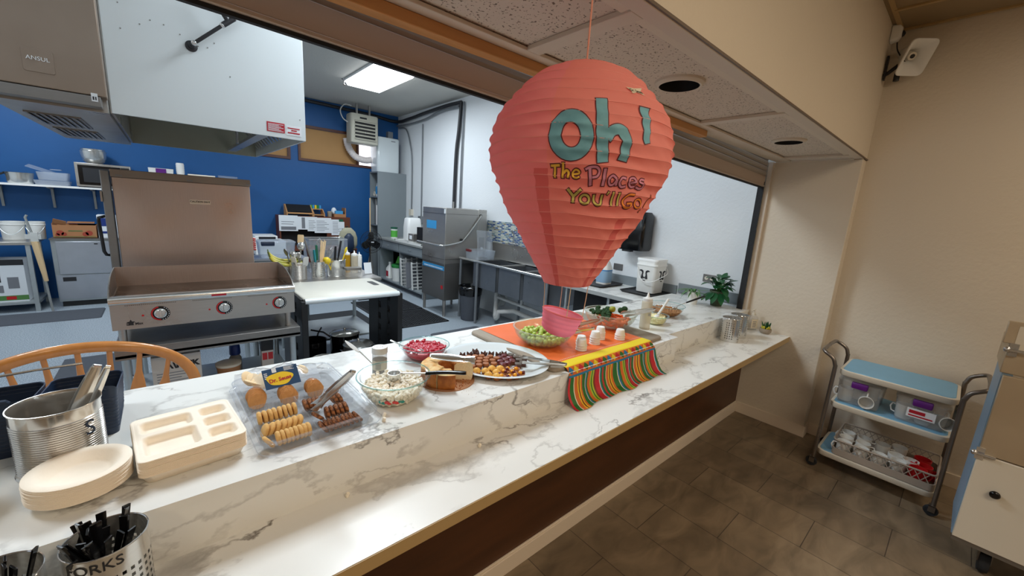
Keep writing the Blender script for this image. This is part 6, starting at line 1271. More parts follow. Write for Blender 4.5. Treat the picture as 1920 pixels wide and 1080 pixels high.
for x in (-0.255, 0.058, 0.373):
    rot = Matrix.Rotation(PI/2, 4, 'X'); T = Matrix.Translation((x, 0, 0.184))
    k_ = mesh('dial_plate', MB().cyl((0, 0, 0), 0.044, 0.002, 36).xf(T @ rot), 'black_gloss', gd)
    rr = MB(); rr.loft([[(r*math.cos(R(a)), r*math.sin(R(a)), 0.0026) for a in range(100, 271, 10)] for r in (0.036, 0.043)], False, False, closed=False); mesh('red_scale', rr.xf(T @ rot), 'red', k_, ang=0)
    nm = MB()
    for q in range(9): a = R(60-q*17); nm.cbox(0.039*math.cos(a), 0.039*math.sin(a), 0.0026, 0.003, 0.005, 0.0006, (0, 0, a))
    mesh('scale_marks', nm.xf(T @ rot), 'paper', k_, ang=0)
    kb = mesh('knob', MB().lathe([(0.029, 0.002), (0.029, 0.006), (0.023, 0.009), (0.021, 0.012), (0.0001, 0.012)], n=36, cap0=True).xf(T @ rot), 'steel_bright', gd, ang=40)
    mesh('knob_grip', MB().rloft([(.040, .014, .005, .012), (.036, .010, .004, .030)]).xf(T @ Matrix.Rotation(0, 4, 'Z') @ rot @ Matrix.Rotation(PI/2, 4, 'Z')), 'steel_bright', kb, ang=40)
    mesh('indicator', MB().cyl((0, 0, 0), 0.0055, 0.003, 12).xf(Matrix.Translation((x-0.078, 0, 0.180)) @ rot), 'red', gd)
mesh('red_warning_strip', MB().box(-0.005, -0.0185, 0.268, 0.072, -0.0165, 0.280), 'red_sticker', gd)
lg = thing  # name kept short
eb = MB()
star = []
for k in range(10): a = PI/2+PI*k/5; r_ = 0.020 if k % 2 == 0 else 0.010; star.append((r_*math.cos(a), r_*math.sin(a)))
eb.prism(star, 0, 0.001); eb.xf(Matrix.Translation((-0.388, -0.0002, 0.142)) @ Matrix.Rotation(PI/2, 4, 'X')); em = mesh('maker_emblem', eb, 'ink', gd, ang=0)
text('Star Max', 0.020, 'ink', gd, (-0.372, -0.0012, 0.134), FRONT, depth=0.0005, bold=0.0006)
for x in (-0.43, 0.43):
    for y in (0.04, 0.46): mesh('foot', MB().cyl((x, y, -0.0), 0.017, 0.105, 20, 0.019).cyl((x, y, -0.004+0.004), 0.020, 0.012, 20), 'steel', gd)
# ---- equipment stand
es = thing('equipment_stand', 'stainless equipment stand under the griddle with a lower shelf', 'stand', (gx, 3.10, 0.0))
mesh('top_shelf', MB().box(-0.47, -0.035, 0.665, 0.49, 0.70, 0.685).box(-0.47, -0.035, 0.655, 0.49, -0.030, 0.724).box(-0.47, -0.035, 0.72, 0.49, 0.70, 0.7245), 'steel_dark', es, bevel=0.002)
mesh('lower_shelf', MB().box(-0.45, 0.0, 0.27, 0.47, 0.68, 0.30), 'galvanised', es, bevel=0.002)
for x in (-0.43, 0.45):
    for y in (0.02, 0.65): mesh('leg', MB().cyl((x, y, 0.0), 0.020, 0.665, 16), 'galvanised', es)
b = thing('cardboard_box', 'white carton printed RICK in black on the shelf under the griddle', 'box', (0.03, 3.30, 0.30))
mesh('carton', MB().box(-0.17, -0.10, 0, 0.075, 0.20, 0.30), 'cardboard_white', b, bevel=0.002)
text('\u2227\\RICK', 0.052, 'ink', b, (-0.02, -0.1008, 0.232), FRONT, depth=0.0008, bold=0.0028)
lp = MB()
for k in range(9): lp.box(-0.15, -0.1015, 0.04+k*0.018, -0.03+0.05*((k*7) % 3)/2, -0.1005, 0.045+k*0.018)
mesh('fine_print', lp, 'ink_grey', b, ang=0)
text('ESSEN', 0.062, 'ink', b, (0.0758, 0.05, 0.18), (PI/2, R(38)*0, PI/2), depth=0.0008, bold=0.002)
t = thing('food_tub', 'tan plastic tub on the shelf under the griddle', 'tub', (0.262, 3.34, 0.30))
mesh('body', MB().lathe([(0.0001, 0), (0.060, 0), (0.072, 0.12), (0.075, 0.12), (0.075, 0.130), (0.0001, 0.130)], n=32), 'cardboard', t); mesh('lid', MB().lathe([(0.077, 0.126), (0.078, 0.142), (0.070, 0.146), (0.0001, 0.143)], n=32, cap0=True), 'offwhite', t)
t = thing('spray_bottle', 'blue-capped bottle behind the tan tub under the griddle', 'bottle', (0.318, 3.48, 0.30)); mesh('body', MB().lathe([(0.0001, 0), (.038, 0), (.040, .01), (.040, .12), (.025, .15), (.0001, .15)], n=20), 'grey_cloth', t); mesh('cap', MB().lathe([(.034, .15), (.036, .16), (.034, .215), (.028, .225), (.0001, .226)], n=20, cap0=True), 'blue_cap', t)
t = thing('small_carton', 'small red and black carton at the right end under the griddle', 'box', (0.502, 3.33, 0.30)); mesh('box', MB().box(-.038, -.03, 0, .038, .03, .20), 'cardboard_white', t); mesh('dark_top', MB().box(-.0385, -.0305, .20, .0385, .0305, .295), 'ink', t)
mesh('red_panels', MB().box(-.034, -.031, .13, -.003, -.030, .185).box(.003, -.031, .13, .034, -.030, .185), 'red', t)
# ---- oven behind the griddle
ov = thing('countertop_oven', 'tall stainless oven marked CAUTION HOT standing behind the griddle', 'oven', (0.14, 3.92, 0.0))
mesh('body', MB().box(-0.39, 0.012, 1.0, 0.395, 0.66, 1.735), 'steel_dark', ov)
mesh('back_panel', MB().box(-0.40, 0.0, 1.055, 0.40, 0.012, 1.70), 'steel_warm', ov, bevel=0.004)
mesh('top_lip', MB().box(-0.404, -0.010, 1.700, 0.404, 0.02, 1.752), 'steel_cabinet', ov, bevel=0.003)
sc_ = MB()
for x in (-0.36, 0.02, 0.26, 0.39): sc_.cbox(x, -0.012, 1.712, 0.035, 0.004, 0.010)
mesh('rivets', sc_, 'steel_dark', ov, ang=0)
cs = mesh('caution_label', MB().box(0.010, -0.0012, 1.540, 0.135, 0.0, 1.572), 'steel_bright', ov)
text('CAUTION HOT', 0.0175, 'ink', ov, (0.0725, -0.0022, 1.5585), FRONT, depth=0.0005, bold=0.0005)
mesh('door', MB().box(-0.452, -0.015, 1.03, -0.408, 0.09, 1.74), 'steel_dark', ov, bevel=0.004)
mesh('door_bracket', MB().box(-0.462, -0.02, 1.53, -0.452, 0.06, 1.60), 'steel_cabinet', ov)
mesh('door_handle', MB().tube([(-0.455, 0.02, 1.43), (-0.485, 0.0, 1.42), (-0.487, 0.0, 1.40), (-0.480, 0.0, 1.19), (-0.470, 0.0, 1.165), (-0.450, 0.02, 1.16)], 0.010, 10), 'black_gloss', ov)
mesh('stand_top', MB().box(-0.42, 0.0, 0.95, 0.42, 0.70, 0.998), 'steel', ov, bevel=0.002)
for x in (-0.38, 0.38):
    for y in (0.05, 0.62): mesh('leg', MB().cyl((x, y, 0.0), 0.022, 0.95, 16), 'galvanised', ov)

# ---- white-topped cart with pots
wc = thing('prep_cart', 'black utility cart with white cutting-board top right of the griddle', 'cart', (1.15, 3.62, 0.0))
mesh('cutting_board', MB().rloft([(.76, .66, .03, .845), (.78, .68, .035, .850), (.78, .68, .035, .868), (.765, .665, .035, .876)]), 'board_white', wc, ang=50)
mesh('front_bullnose', MB().tube([(-.385, -.345, .852), (.385, -.345, .852)], .022, 14), 'white_gloss', wc)
slot = MB().rloft([(.055, .20, .02, .8765), (.055, .20, .02, .8775)], c=(.31, .06)); mesh('hand_slot', slot, 'black', wc)
for s_, nm_ in ((-1, 'left'), (1, 'right')):
    fr_ = MB()
    for y0, y1 in ((-.36, -.19), (-.13, .02), (.08, .325)): fr_.cbox(s_*.392, (y0+y1)/2, .43, .045, y1-y0, .85)
    for k in range(8): fr_.cbox(s_*.392, -.0175, .035+k*.115, .040, .60, .055)
    mesh('side_panel', fr_, 'black', wc, bevel=0.004)
mesh('lower_shelf', MB().box(-.37, -.33, .12, .37, .30, .15), 'black', wc)
for x in (-.38, .38):
    for y in (-.31, .28): mesh('caster', MB().lathe([(.0001, -.012), (.030, -.012), (.032, 0), (.030, .012), (.0001, .012)], n=18, mtx=Matrix.Rotation(PI/2, 4, 'Y')).xf(Matrix.Translation((x, y, .032))), 'black_rubber', wc)
def pot(name, label, x, y, z, r, h, lid=False, handle=None, mat='steel_dark', inner='steel_dark'):
    t = thing(name, label, 'pot', (x, y, z), group=None)
    mesh('body', MB().lathe([(.0001, 0), (r*.92, 0), (r*.97, .01), (r, h), (r+.006, h+.003), (r-.004, h), (r*.93, .012), (.0001, .010)], n=36), mat, t, ang=50)
    if lid: mesh('lid', MB().lathe([(r+.004, h+.004), (r*.9, h+.018), (r*.4, h+.032), (.0001, h+.035)], n=36, cap0=True), 'steel_bright', t, ang=50); mesh('lid_knob', MB().sphere((0, 0, h+.045), .014, 12, 8), 'chrome', t)
    if handle is not None:
        dx, dy = math.cos(handle), math.sin(handle); mesh('handle', MB().tube([(dx*r, dy*r, h*.85), (dx*(r+.06), dy*(r+.06), h+.01), (dx*(r+.17), dy*(r+.17), h+.03)], .008, 8), 'black_gloss', t)
    else:
        for s_ in (-1, 1): mesh('loop_handle', MB().tube([(s_*r, -.03, h*.8), (s_*(r+.028), -.022, h*.84), (s_*(r+.028), .022, h*.84), (s_*r, .03, h*.8)], .004, 8), 'chrome', t)
    return t
pot('frying_pan', 'dark frying pan at the front left of the pots under the cart', .935+.0, 3.46, .15, .115, .055, handle=R(205), mat='black_gloss')
pot('steel_pan', 'shallow steel pan stacked in the dark frying pan under the cart', .950, 3.475, .212, .10, .075, mat='steel')
pot('stock_pot', 'steel stock pot with chrome loop handles under the cart, tallest one', 1.240, 3.475, .15, .125, .215, lid=True)
pot('sauce_pan', 'black saucepan behind the frying pan under the cart', .900+.03, 3.76, .15, .115, .22, handle=R(60), mat='black_gloss')
pot('sauce_pan', 'black saucepan with lid behind the stock pot under the cart', 1.215, 3.765, .15, .13, .24, lid=True, handle=R(150), mat='black_gloss')

# ---- utensil table
ut = thing('work_table', 'stainless work table holding utensils behind the white-topped cart', 'table', (1.25, 4.40, 0.0))
mesh('top', MB().box(-.40, -.40, .84, .43, .38, .865), 'steel', ut, bevel=.003); mesh('lower_shelf', MB().box(-.38, -.37, .25, .41, .35, .27), 'galvanised', ut)
for x in (-.37, .40):
    for y in (-.36, .34): mesh('leg', MB().cyl((x, y, 0), .02, .84, 14), 'galvanised', ut)
ZT = .866
t = thing('utensil_tin', 'ribbed steel tin full of spatulas and ladles beside the griddle', 'can', (.925, 4.165, ZT))
pr = [(.0001, .003), (.076, .0), (.078, .004)]
for k in range(15): z = .012+k*.009; pr += [(.0765, z), (.0785, z+.003), (.0765, z+.007)]
pr += [(.0775, .160), (.079, .172), (.077, .172), (.0745, .160), (.0745, .006), (.0001, .005)]
mesh('body', MB().lathe(pr, n=40), 'tin', t, ang=50)
canister('cutlery_canister', 'perforated steel canister of knives and chopsticks on the work table', 1.105, 4.165, ZT, .062, .165, rows=7, colsn=24)
t = thing('utensil_pot', 'wide steel pot of whisks on the work table', 'pot', (1.300, 4.255, ZT)); mesh('body', MB().lathe([(.0001, 0), (.085, 0), (.090, .01), (.092, .165), (.097, .168), (.091, .170), (.086, .015), (.0001, .012)], n=40), 'steel_bright', t, ang=50)
def utensil(name, label, cat, base, tip, head, mat, hmat):
    b0, t0 = Vector(base), Vector(tip); t = thing(name, label, cat, b0); d = t0-b0; q = d.to_track_quat('Z', 'Y').to_matrix().to_4x4(); L = d.length
    mesh('handle', MB().tube([(0, 0, 0), (0, 0, L)], .006 if head != 'stick' else .004, 8).xf(q), hmat, t)
    h = MB()
    if head == 'flat': h.rloft([(.045, .004, .0015, 0), (.060, .004, .0015, .02), (.060, .004, .0015, .08), (.050, .004, .0015, .09)])
    elif head == 'ladle': h.sphere((0, 0, .02), .040, 16, 10, (1, .75, 1))
    elif head == 'spoon': h.sphere((0, 0, .03), .028, 14, 8, (1, .35, 1.3))
    elif head == 'whisk':
        for k in range(6):
            a = PI*k/6; h.tube([(.004*math.cos(a), .004*math.sin(a), -.01), (.022*math.cos(a), .022*math.sin(a), .05), (.026*math.cos(a), .026*math.sin(a), .09), (0, 0, .125), (-.026*math.cos(a), -.026*math.sin(a), .09), (-.022*math.cos(a), -.022*math.sin(a), .05), (-.004*math.cos(a), -.004*math.sin(a), -.01)], .0014, 5)
    if head in ('flat', 'ladle', 'spoon', 'whisk'): mesh('head', h.xf(Matrix.Translation(d) @ q), mat, t, ang=50)
    elif head == 'knife': mesh('grip', MB().rloft([(.022, .014, .005, L*.55), (.026, .016, .006, L*.75), (.022, .014, .005, L+.01)]).xf(q), mat, t, ang=50)
    return t
utensil('spatula', 'tan wooden-coloured spatula, tallest in the ribbed utensil tin', 'spatula', (.935, 4.17, ZT+.02), (.962, 4.20, 1.20), 'flat', 'pulp_edge', 'steel_dark')
utensil('ladle', 'large steel ladle head up in the ribbed utensil tin', 'ladle', (.93, 4.15, ZT+.02), (.955, 4.16, 1.165), 'ladle', 'steel_bright', 'steel')
utensil('ladle', 'smaller steel ladle leaning left in the ribbed utensil tin', 'ladle', (.91, 4.16, ZT+.02), (.885, 4.15, 1.085), 'ladle', 'steel_bright', 'steel')
utensil('serving_spoon', 'steel spoon leaning right in the ribbed utensil tin', 'spoon', (.94, 4.15, ZT+.02), (.925, 4.13, 1.07), 'spoon', 'steel_bright', 'steel')
utensil('spatula', 'short tan scraper low in the ribbed utensil tin', 'spatula', (.90, 4.12, ZT+.02), (.885, 4.11, 1.0), 'flat', 'pulp', 'steel')
utensil('spatula', 'pale grey scraper at the right of the ribbed utensil tin', 'spatula', (.965, 4.13, ZT+.02), (.975, 4.11, 1.0), 'flat', 'pvc', 'steel')
utensil('turner', 'steel turner leaning far left out of the ribbed utensil tin', 'turner', (.90, 4.18, ZT+.02), (.835, 4.16, 1.10), 'spoon', 'steel_dark', 'steel_dark')
utensil('knife', 'long grey-handled utensil leaning into the perforated canister', 'knife', (1.085, 4.17, ZT+.01), (1.00, 4.20, 1.24), 'knife', 'steel_dark', 'steel')
utensil('knife', 'teal-handled knife in the perforated canister', 'knife', (1.085, 4.15, ZT+.01), (1.065, 4.14, 1.14), 'knife', 'teal_handle', 'steel')
utensil('knife', 'dark green-handled knife in the perforated canister', 'knife', (1.105, 4.18, ZT+.01), (1.10, 4.19, 1.18), 'knife', 'dark_green', 'steel')
utensil('knife', 'dark red-handled knife between the tin and the canister', 'knife', (1.068, 4.19, ZT+.01), (1.025, 4.22, 1.14), 'knife', 'dark_red', 'steel')
for k in range(5):
    utensil('wooden_stick', 'pale wooden stick in the perforated canister', 'stick', (1.115+.004*k, 4.17, ZT+.01), (1.142+.012*k, 4.18+.004*k, 1.24-.008*(k % 3)), 'stick', 'pulp', 'pulp_edge')['group'] = 'pale wooden sticks in the canister'
utensil('whisk', 'steel whisk leaning right from the perforated canister', 'whisk', (1.125, 4.17, ZT+.01), (1.195, 4.16, 1.06), 'whisk', 'chrome', 'steel_bright')
utensil('whisk', 'balloon whisk upright behind the pale sticks', 'whisk', (1.125, 4.19, ZT+.01), (1.14, 4.23, 1.13), 'whisk', 'chrome', 'steel_bright')
utensil('knife', 'black-handled tool in the wide steel pot', 'tool', (1.29, 4.25, ZT+.015), (1.355, 4.26, 1.215), 'knife', 'black', 'black')
utensil('knife', 'thick black-handled tool in the wide steel pot, second from left', 'tool', (1.27, 4.23, ZT+.015), (1.295, 4.24, 1.16), 'knife', 'black', 'black')
utensil('whisk', 'yellow-handled brush standing in the wide steel pot', 'brush', (1.32, 4.25, ZT+.015), (1.390, 4.25, 1.10), 'spoon', 'yellow', 'yellow')
utensil('knife', 'yellow-handled tool leaning left out of the wide steel pot', 'tool', (1.26, 4.22, ZT+.015), (1.195, 4.17, 1.02), 'ladle', 'yellow', 'yellow')
for i, (x, y, r_, h_, m_, lab) in enumerate(((1.470, 4.42, .032, .25, 'yellow_oil', 'squeeze bottle of dark yellow oil on the work table'), (1.525, 4.36, .036, .245, 'smoke_bottle', 'squeeze bottle of pale oil right of the yellow one'), (1.600, 4.42, .028, .22, 'white_plastic', 'narrow white bottle at the right end of the work table'))):
    squeeze('squeeze_bottle', lab, x, y, ZT, r_, h_, m_)
t = thing('small_tub', 'white lidded tub with grey strip at the front of the work table', 'tub', (1.425, 4.13, ZT)); mesh('body', MB().rloft([(.14, .09, .02, 0), (.155, .10, .02, .075)]), 'fogged_plastic', t); mesh('lid', MB().rloft([(.16, .105, .02, .075), (.16, .105, .02, .098)]), 'steel_dark', t)
t = thing('recipe_card', 'grey printed card leaning at the right end of the work table', 'card', (1.63, 4.25, ZT+.001)); mesh('card', MB().cbox(0, 0, .062, .085, .003, .12, (R(-12), 0, R(8))), 'paper', t)
# bananas
for i, (rz, lab) in enumerate(((0.0, 'front banana of the bunch beside the utensil tin'), (0.25, 'middle banana of the bunch beside the utensil tin'), (0.5, 'rear banana of the bunch beside the utensil tin'))):
    t = thing('banana', lab, 'banana', (.775, 4.16+i*.035, 1.03+i*.018)); P = []; r_ = []
    for k in range(13): a = R(200+k*9); P.append((.17*math.cos(a)+.08, .01*math.sin(k), .17*math.sin(a)*.75+.10)); r_.append(.017*math.sin(PI*(k+1.2)/15)**.4)
    mesh('skin', MB().tube(P, r_, 10), 'banana', t, ang=60); mesh('stem', MB().tube([P[0], (P[0][0]-.004, P[0][1], P[0][2]+.028)], [.006, .005], 8), 'green_print', t)
t = thing('fruit_basin', 'steel basin under the bananas behind the griddle splash', 'bowl', (.79, 4.20+.02, ZT)); mesh('body', MB().lathe([(.0001, 0), (.05, 0), (.085, .10), (.088, .13), (.084, .13), (.08, .10), (.048, .004), (.0001, .004)], n=32), 'steel', t, ang=50)
# clear totes behind
def tote(label, x, y, z, W, D, H, mat='milky_plastic', clip='navy', rz=0, lid=True, name='storage_tote', clips=(0,)):
    t = thing(name, label, 'storage box', (x, y, z), rz=rz)
    mesh('body', MB().rloft([(W*.88, D*.88, .02, 0), (W*.90, D*.90, .025, .004), (W*.98, D*.98, .03, H*.86), (W, D, .03, H*.88), (W, D, .03, H*.91), (W*.97, D*.97, .03, H*.91), (W*.965, D*.965, .03, H*.86), (W*.88, D*.88, .02, .006)]), mat, t, ang=50)
    if lid: mesh('lid', MB().rloft([(W*1.01, D*1.01, .03, H*.915), (W*1.01, D*1.01, .03, H*.95), (W*.93, D*.93, .03, H)]), mat, t, ang=50)
    for c_ in clips: mesh('clip', MB().rloft([(W*.34, .020, .006, H*.74), (W*.36, .026, .008, H*.80), (W*.36, .026, .008, H*.95), (W*.34, .018, .006, H*.98)], c=(c_, -D/2-.006)), clip, t, ang=50)
    return t
t = thing('crate_table', 'low dark cabinet carrying the clear tote behind the griddle', 'cabinet', (.93, 5.15, 0)); mesh('body', MB().box(-.28, -.16, .02, .28, .22, .935), 'grey_laminate', t); mesh('top', MB().box(-.29, -.17, .935, .29, .23, .955), 'steel_blueish', t)
tote('clear tote with navy clip behind the bananas', .925, 5.14, .956, .36, .25, .19, clips=(-.10,))
t = thing('acrylic_bin', 'large clear acrylic bin behind the whisks on the work table', 'box', (1.31, 4.63, ZT)); W, D, H = .39, .24, .35
mesh('walls', MB().box(-W/2, -D/2, 0, W/2, -D/2+.004, H).box(-W/2, D/2-.004, 0, W/2, D/2, H).box(-W/2, -D/2, 0, -W/2+.004, D/2, H).box(W/2-.004, -D/2, 0, W/2, D/2, H).box(-W/2, -D/2, 0, W/2, D/2, .004), 'clear_plastic', t, ang=0)
mesh('rim', MB().tube([(-W/2, -D/2, H), (W/2, -D/2, H), (W/2, D/2, H), (-W/2, D/2, H)], .005, 6, True), 'fogged_plastic', t)

# ============================================================ BACK WALL, LEFT
ws = thing('wall_shelf', 'long white wall shelf with grey brackets on the blue wall', 'shelf', (-1.4, 8.42, 1.56)); mesh('board', MB().box(-1.0, -.34, 0, 1.25, -.001, .025), 'white', ws)
for x in (-.20, .25, .65): mesh('bracket', MB().prism([(-.30, 0), (-.001, 0), (-.001, -.28), (-.02, -.28), (-.05, -.03), (-.30, -.012)], x-.012, x+.012, Matrix(((0, 0, 1, 0), (1, 0, 0, 0), (0, 1, 0, 0), (0, 0, 0, 1)))), 'grey_edge', ws)
ws2 = thing('wall_shelf', 'higher wall shelf mostly hidden behind the oven top', 'shelf', (.35, 8.42, 1.835)); mesh('board', MB().box(-.55, -.34, 0, .62, -.001, .022), 'cardboard_white', ws2)
for x in (-.4, .45): mesh('bracket', MB().box(x-.012, -.25, -.20, x+.012, -.001, 0), 'grey_edge', ws2)
mw = thing('microwave', 'silver microwave oven on the left wall shelf', 'microwave', (-.60, 8.22, 1.586)); mesh('body', MB().box(-.275, -.15, .01, .275, .17, .325), 'steel', mw, bevel=.004); mesh('door', MB().box(-.245, -.158, .035, .17, -.15, .295), 'black_gloss', mw); mesh('control_panel', MB().box(.175, -.158, .035, .262, -.15, .295), 'black', mw); mesh('window', MB().box(-.20, -.161, .07, .12, -.158, .26), 'ink', mw)
for x in (-.24, .24): mesh('foot', MB().box(x-.02, -.12, 0, x+.02, .14, .01), 'black', mw)
def mixbowl(name, label, x, y, z, r, h, rb):
    t = thing(name, label, 'bowl', (x, y, z)); mesh('body', MB().lathe([(.0001, 0), (rb, 0), (rb+(r-rb)*.55, h*.18), (r*.93, h*.5), (r, h), (r+.008, h+.002), (r-.003, h-.001), (r*.90, h*.5), (rb, .006), (.0001, .005)], n=40), 'steel_bright', t, ang=60); return t
mixbowl('mixing_bowl', 'steel mixing bowl on top of the microwave', -.69, 8.22, 1.912, .132, .165, .07)
t = mixbowl('mixing_bowl', 'second steel bowl nested inside the bowl on the microwave', -.69, 8.22, 1.945, .122, .160, .06)
mixbowl('steel_pan', 'wide steel pan at the left end of the wall shelf', -1.385, 8.20, 1.586, .125, .135, .105)
t = thing('black_pan', 'black pan at the far left edge of the wall shelf', 'pan', (-1.70, 8.20, 1.586)); mesh('body', MB().lathe([(.0001, 0), (.12, 0), (.14, .11), (.135, .11), (.115, .005), (.0001, .005)], n=32), 'black', t); mesh('handle', MB().tube([(.13, 0, .09), (.20, 0, .13)], .012, 8), 'black', t)
for i, (x, z, w_, h_, lab) in enumerate(((-1.105, 1.586, .33, .060, 'flat clear plastic container at the bottom of the pile on the wall shelf'), (-1.090, 1.648, .29, .105, 'clear plastic container upper in the pile on the wall shelf'))):
    t = thing('food_container', lab, 'container', (x, 8.22, z)); mesh('body', MB().rloft([(w_*.9, .2, .02, 0), (w_, .22, .02, h_), (w_*.98, .215, .02, h_), (w_*.88, .195, .02, .004)]), 'milky_plastic', t)
t = thing('container_lids', 'loose clear lids leaning on the container pile of the wall shelf', 'lid', (-1.15, 8.20, 1.754)); mesh('lid', MB().cbox(-.05, 0, .03, .24, .16, .006, (.2, .35, 0)), 'milky_plastic', t); mesh('tab', MB().cbox(.09, 0, .035, .10, .10, .012), 'milky_plastic', t)
t = thing('folded_container', 'white and purple folding container on the higher shelf', 'container', (.007, 8.22, 1.858)); mesh('body', MB().rloft([(.28, .14, .01, 0), (.29, .15, .01, .07)]), 'white_plastic', t); mesh('band', MB().box(-.06, -.078, .005, .06, -.074, .065), 'purple', t)
t = thing('cup_stack', 'stack of white cups on the higher shelf', 'cup', (.235, 8.22, 1.858)); mesh('cups', MB().lathe([(.0001, 0), (.045, 0)]+[(.048+.004*(k % 2), .02+k*.014) for k in range(11)]+[(.045, .175), (.0001, .175)], n=28), 'foam_white', t, ang=60)
t = thing('blue_tray', 'pale blue clear tray at the right end of the higher shelf', 'tray', (.83, 8.20, 1.858)); mesh('body', MB().rloft([(.24, .2, .02, 0), (.26, .22, .02, .035)]), 'milky_plastic', t)
t = thing('food_box', 'flat tan carton next to the cups on the higher shelf', 'box', (.50, 8.22, 1.858)); mesh('box', MB().box(-.18, -.08, 0, .16, .08, .022), 'pulp', t)
# ice machine, tomato box, carton
im = thing('ice_machine', 'grey steel undercounter ice machine against the blue wall', 'ice machine', (-.80, 8.06, 0))
mesh('body', MB().box(-.355, -.29, .07, .37, .34, .905), 'galvanised', im, bevel=.006); mesh('door', MB().box(-.31, -.312, .44, .36, -.29, .875), 'steel_blueish', im, bevel=.004); mesh('lower_panel', MB().box(-.345, -.302, .10, .36, -.29, .43), 'steel_blueish', im, bevel=.003); mesh('plinth', MB().box(-.33, -.27, 0, .35, .32, .07), 'black', im)
mesh('badge', MB().box(-.29, -.306, .345, -.17, -.302, .40), 'ink', im); mesh('lock', MB().box(.04, -.316, .835, .075, -.312, .85), 'ink', im); mesh('top_edge', MB().box(-.36, -.315, .895, .372, .34, .912), 'steel_dark', im)
bx = thing('tomato_box', 'open brown fruit carton printed with red tomatoes on the ice machine', 'box', (-.93, 8.0, .913))
cb_ = MB(); cb_.box(-.20, -.15, 0, .20, -.144, .17); cb_.box(-.20, .144, 0, .20, .15, .17); cb_.box(-.20, -.144, 0, -.194, .144, .19); cb_.box(.194, -.144, 0, .20, .144, .17); cb_.box(-.20, -.15, 0, .20, .15, .006); mesh('carton', cb_, 'cardboard', bx)
mesh('flap', MB().cbox(-.13, -.14, .205, .12, .004, .07, (.5, .3, 0)), 'cardboard', bx); mesh('flap', MB().cbox(.04, .10, .19, .26, .10, .005, (.15, 0, 0)), 'cardboard', bx)
for grp in (((-.135, .055, .035), (-.10, .04, .025), (-.16, .03, .02)), ((.13, .055, .034), (.095, .04, .03))):
    pr_ = MB()
    for (x, z, r_) in grp: pr_.lathe([(.0001, 0), (r_, 0), (r_, .001), (.0001, .001)], n=16, mtx=Matrix.Translation((x, -.151, z+.01)) @ Matrix.Rotation(PI/2, 4, 'X'))
    mesh('tomato_print', pr_, 'tomato_print', bx, ang=0)
mesh('leaf_print', MB().box(-.06, -.1515, .085, .07, -.1505, .10).box(-.19, -.1515, .012, .19, -.1505, .02), 'green_print', bx)
bx = thing('carton', 'white and blue printed carton beside the oven door handle', 'box', (-.61, 7.98, .913)); mesh('carton', MB().box(-.105, -.10, 0, .11, .10, .31), 'paper', bx); mesh('print', MB().box(-.09, -.102, .16, .02, -.10, .27).box(-.07, -.103, .06, .08, -.10, .09), 'blue_cap', bx)
# galvanised table with buckets
gt = thing('side_table', 'galvanised steel table with two white buckets at the left edge', 'table', (-1.72, 7.95, 0)); mesh('top', MB().box(-.45, -.35, .845, .445, .30, .885), 'steel', gt, bevel=.003); mesh('lower_shelf', MB().box(-.43, -.33, .10, .42, .28, .13), 'galvanised', gt)
for x in (-.42, .40):
    for y in (-.32, .27): mesh('leg', MB().box(x-.02, y-.02, 0, x+.02, y+.02, .845), 'galvanised', gt)
def bucket(label, x, y, z, r, h):
    t = thing('bucket', label, 'bucket', (x, y, z)); mesh('body', MB().lathe([(.0001, 0), (r*.88, 0), (r*.90, .006), (r*.98, h*.82), (r*1.03, h*.83), (r*1.03, h*.87), (r, h*.88), (r*1.02, h), (r*.97, h), (r*.86, .01), (.0001, .01)], n=36), 'white_plastic', t, ang=50); mesh('bail', MB().tube([(r*1.04*math.cos(R(a)), -.02+r*1.05*math.sin(R(a))*.5*0-.9*r*abs(math.sin(R(a))), h*.8-.5*h*math.sin(R(a))**2) for a in range(0, 181, 12)], .003, 6), 'galvanised', t); return t
bucket('white plastic bucket on the galvanised table, left one', -1.475, 7.95, .886, .105, .225); bucket('white plastic bucket on the galvanised table next to the tomato box', -1.262-.025, 7.99, .886, .085, .225)
ab = thing('appliance_box', 'white blender carton with product pictures under the galvanised table', 'box', (-1.56, 7.82, .131)); mesh('carton', MB().box(-.19, -.14, 0, .17, .14, .53), 'paper', ab); mesh('top_band', MB().box(-.19, -.142, .46, .17, -.14, .53), 'ink', ab)
mesh('jug_picture', MB().box(-.16, -.1425, .25, -.03, -.14, .41), 'ink', ab); mesh('food_picture', MB().box(-.15, -.144, .33, -.04, -.1425, .39), 'mango', ab); mesh('second_picture', MB().box(.02, -.1425, .17, .11, -.14, .31).box(-.14, -.1425, .12, -.02, -.14, .21), 'ink_grey', ab)
mesh('bottom_band', MB().box(-.19, -.1425, .02, .17, -.14, .08), 'leaf_light', ab); mesh('bottom_food', MB().box(-.15, -.144, .03, -.08, -.1425, .07).box(-.01, -.144, .03, .07, -.1425, .07), 'red', ab)
tl = thing('floor_tool', 'long-handled grey cleaning pole leaning on the galvanised table', 'cleaning tool', (-1.235, 7.52, 0)); mesh('pole', MB().tube([(.045, .03, .0), (.02, .0, .6), (-.01, 0, .95), (-.05, .0, 1.19), (-.035, .0, 1.22)], .012, 8), 'grey_edge', tl); mesh('clamp', MB().box(-.075, -.02, .93, .055, .02, .985).box(-.03, -.025, .90, .03, .025, 1.01), 'pvc', tl); mesh('cloth_wrap', MB().tube([(-.005, 0, .90), (.02, .0, .6), (.035, .01, .40)], [.035, .028, .02], 8), 'pulp_edge', tl)
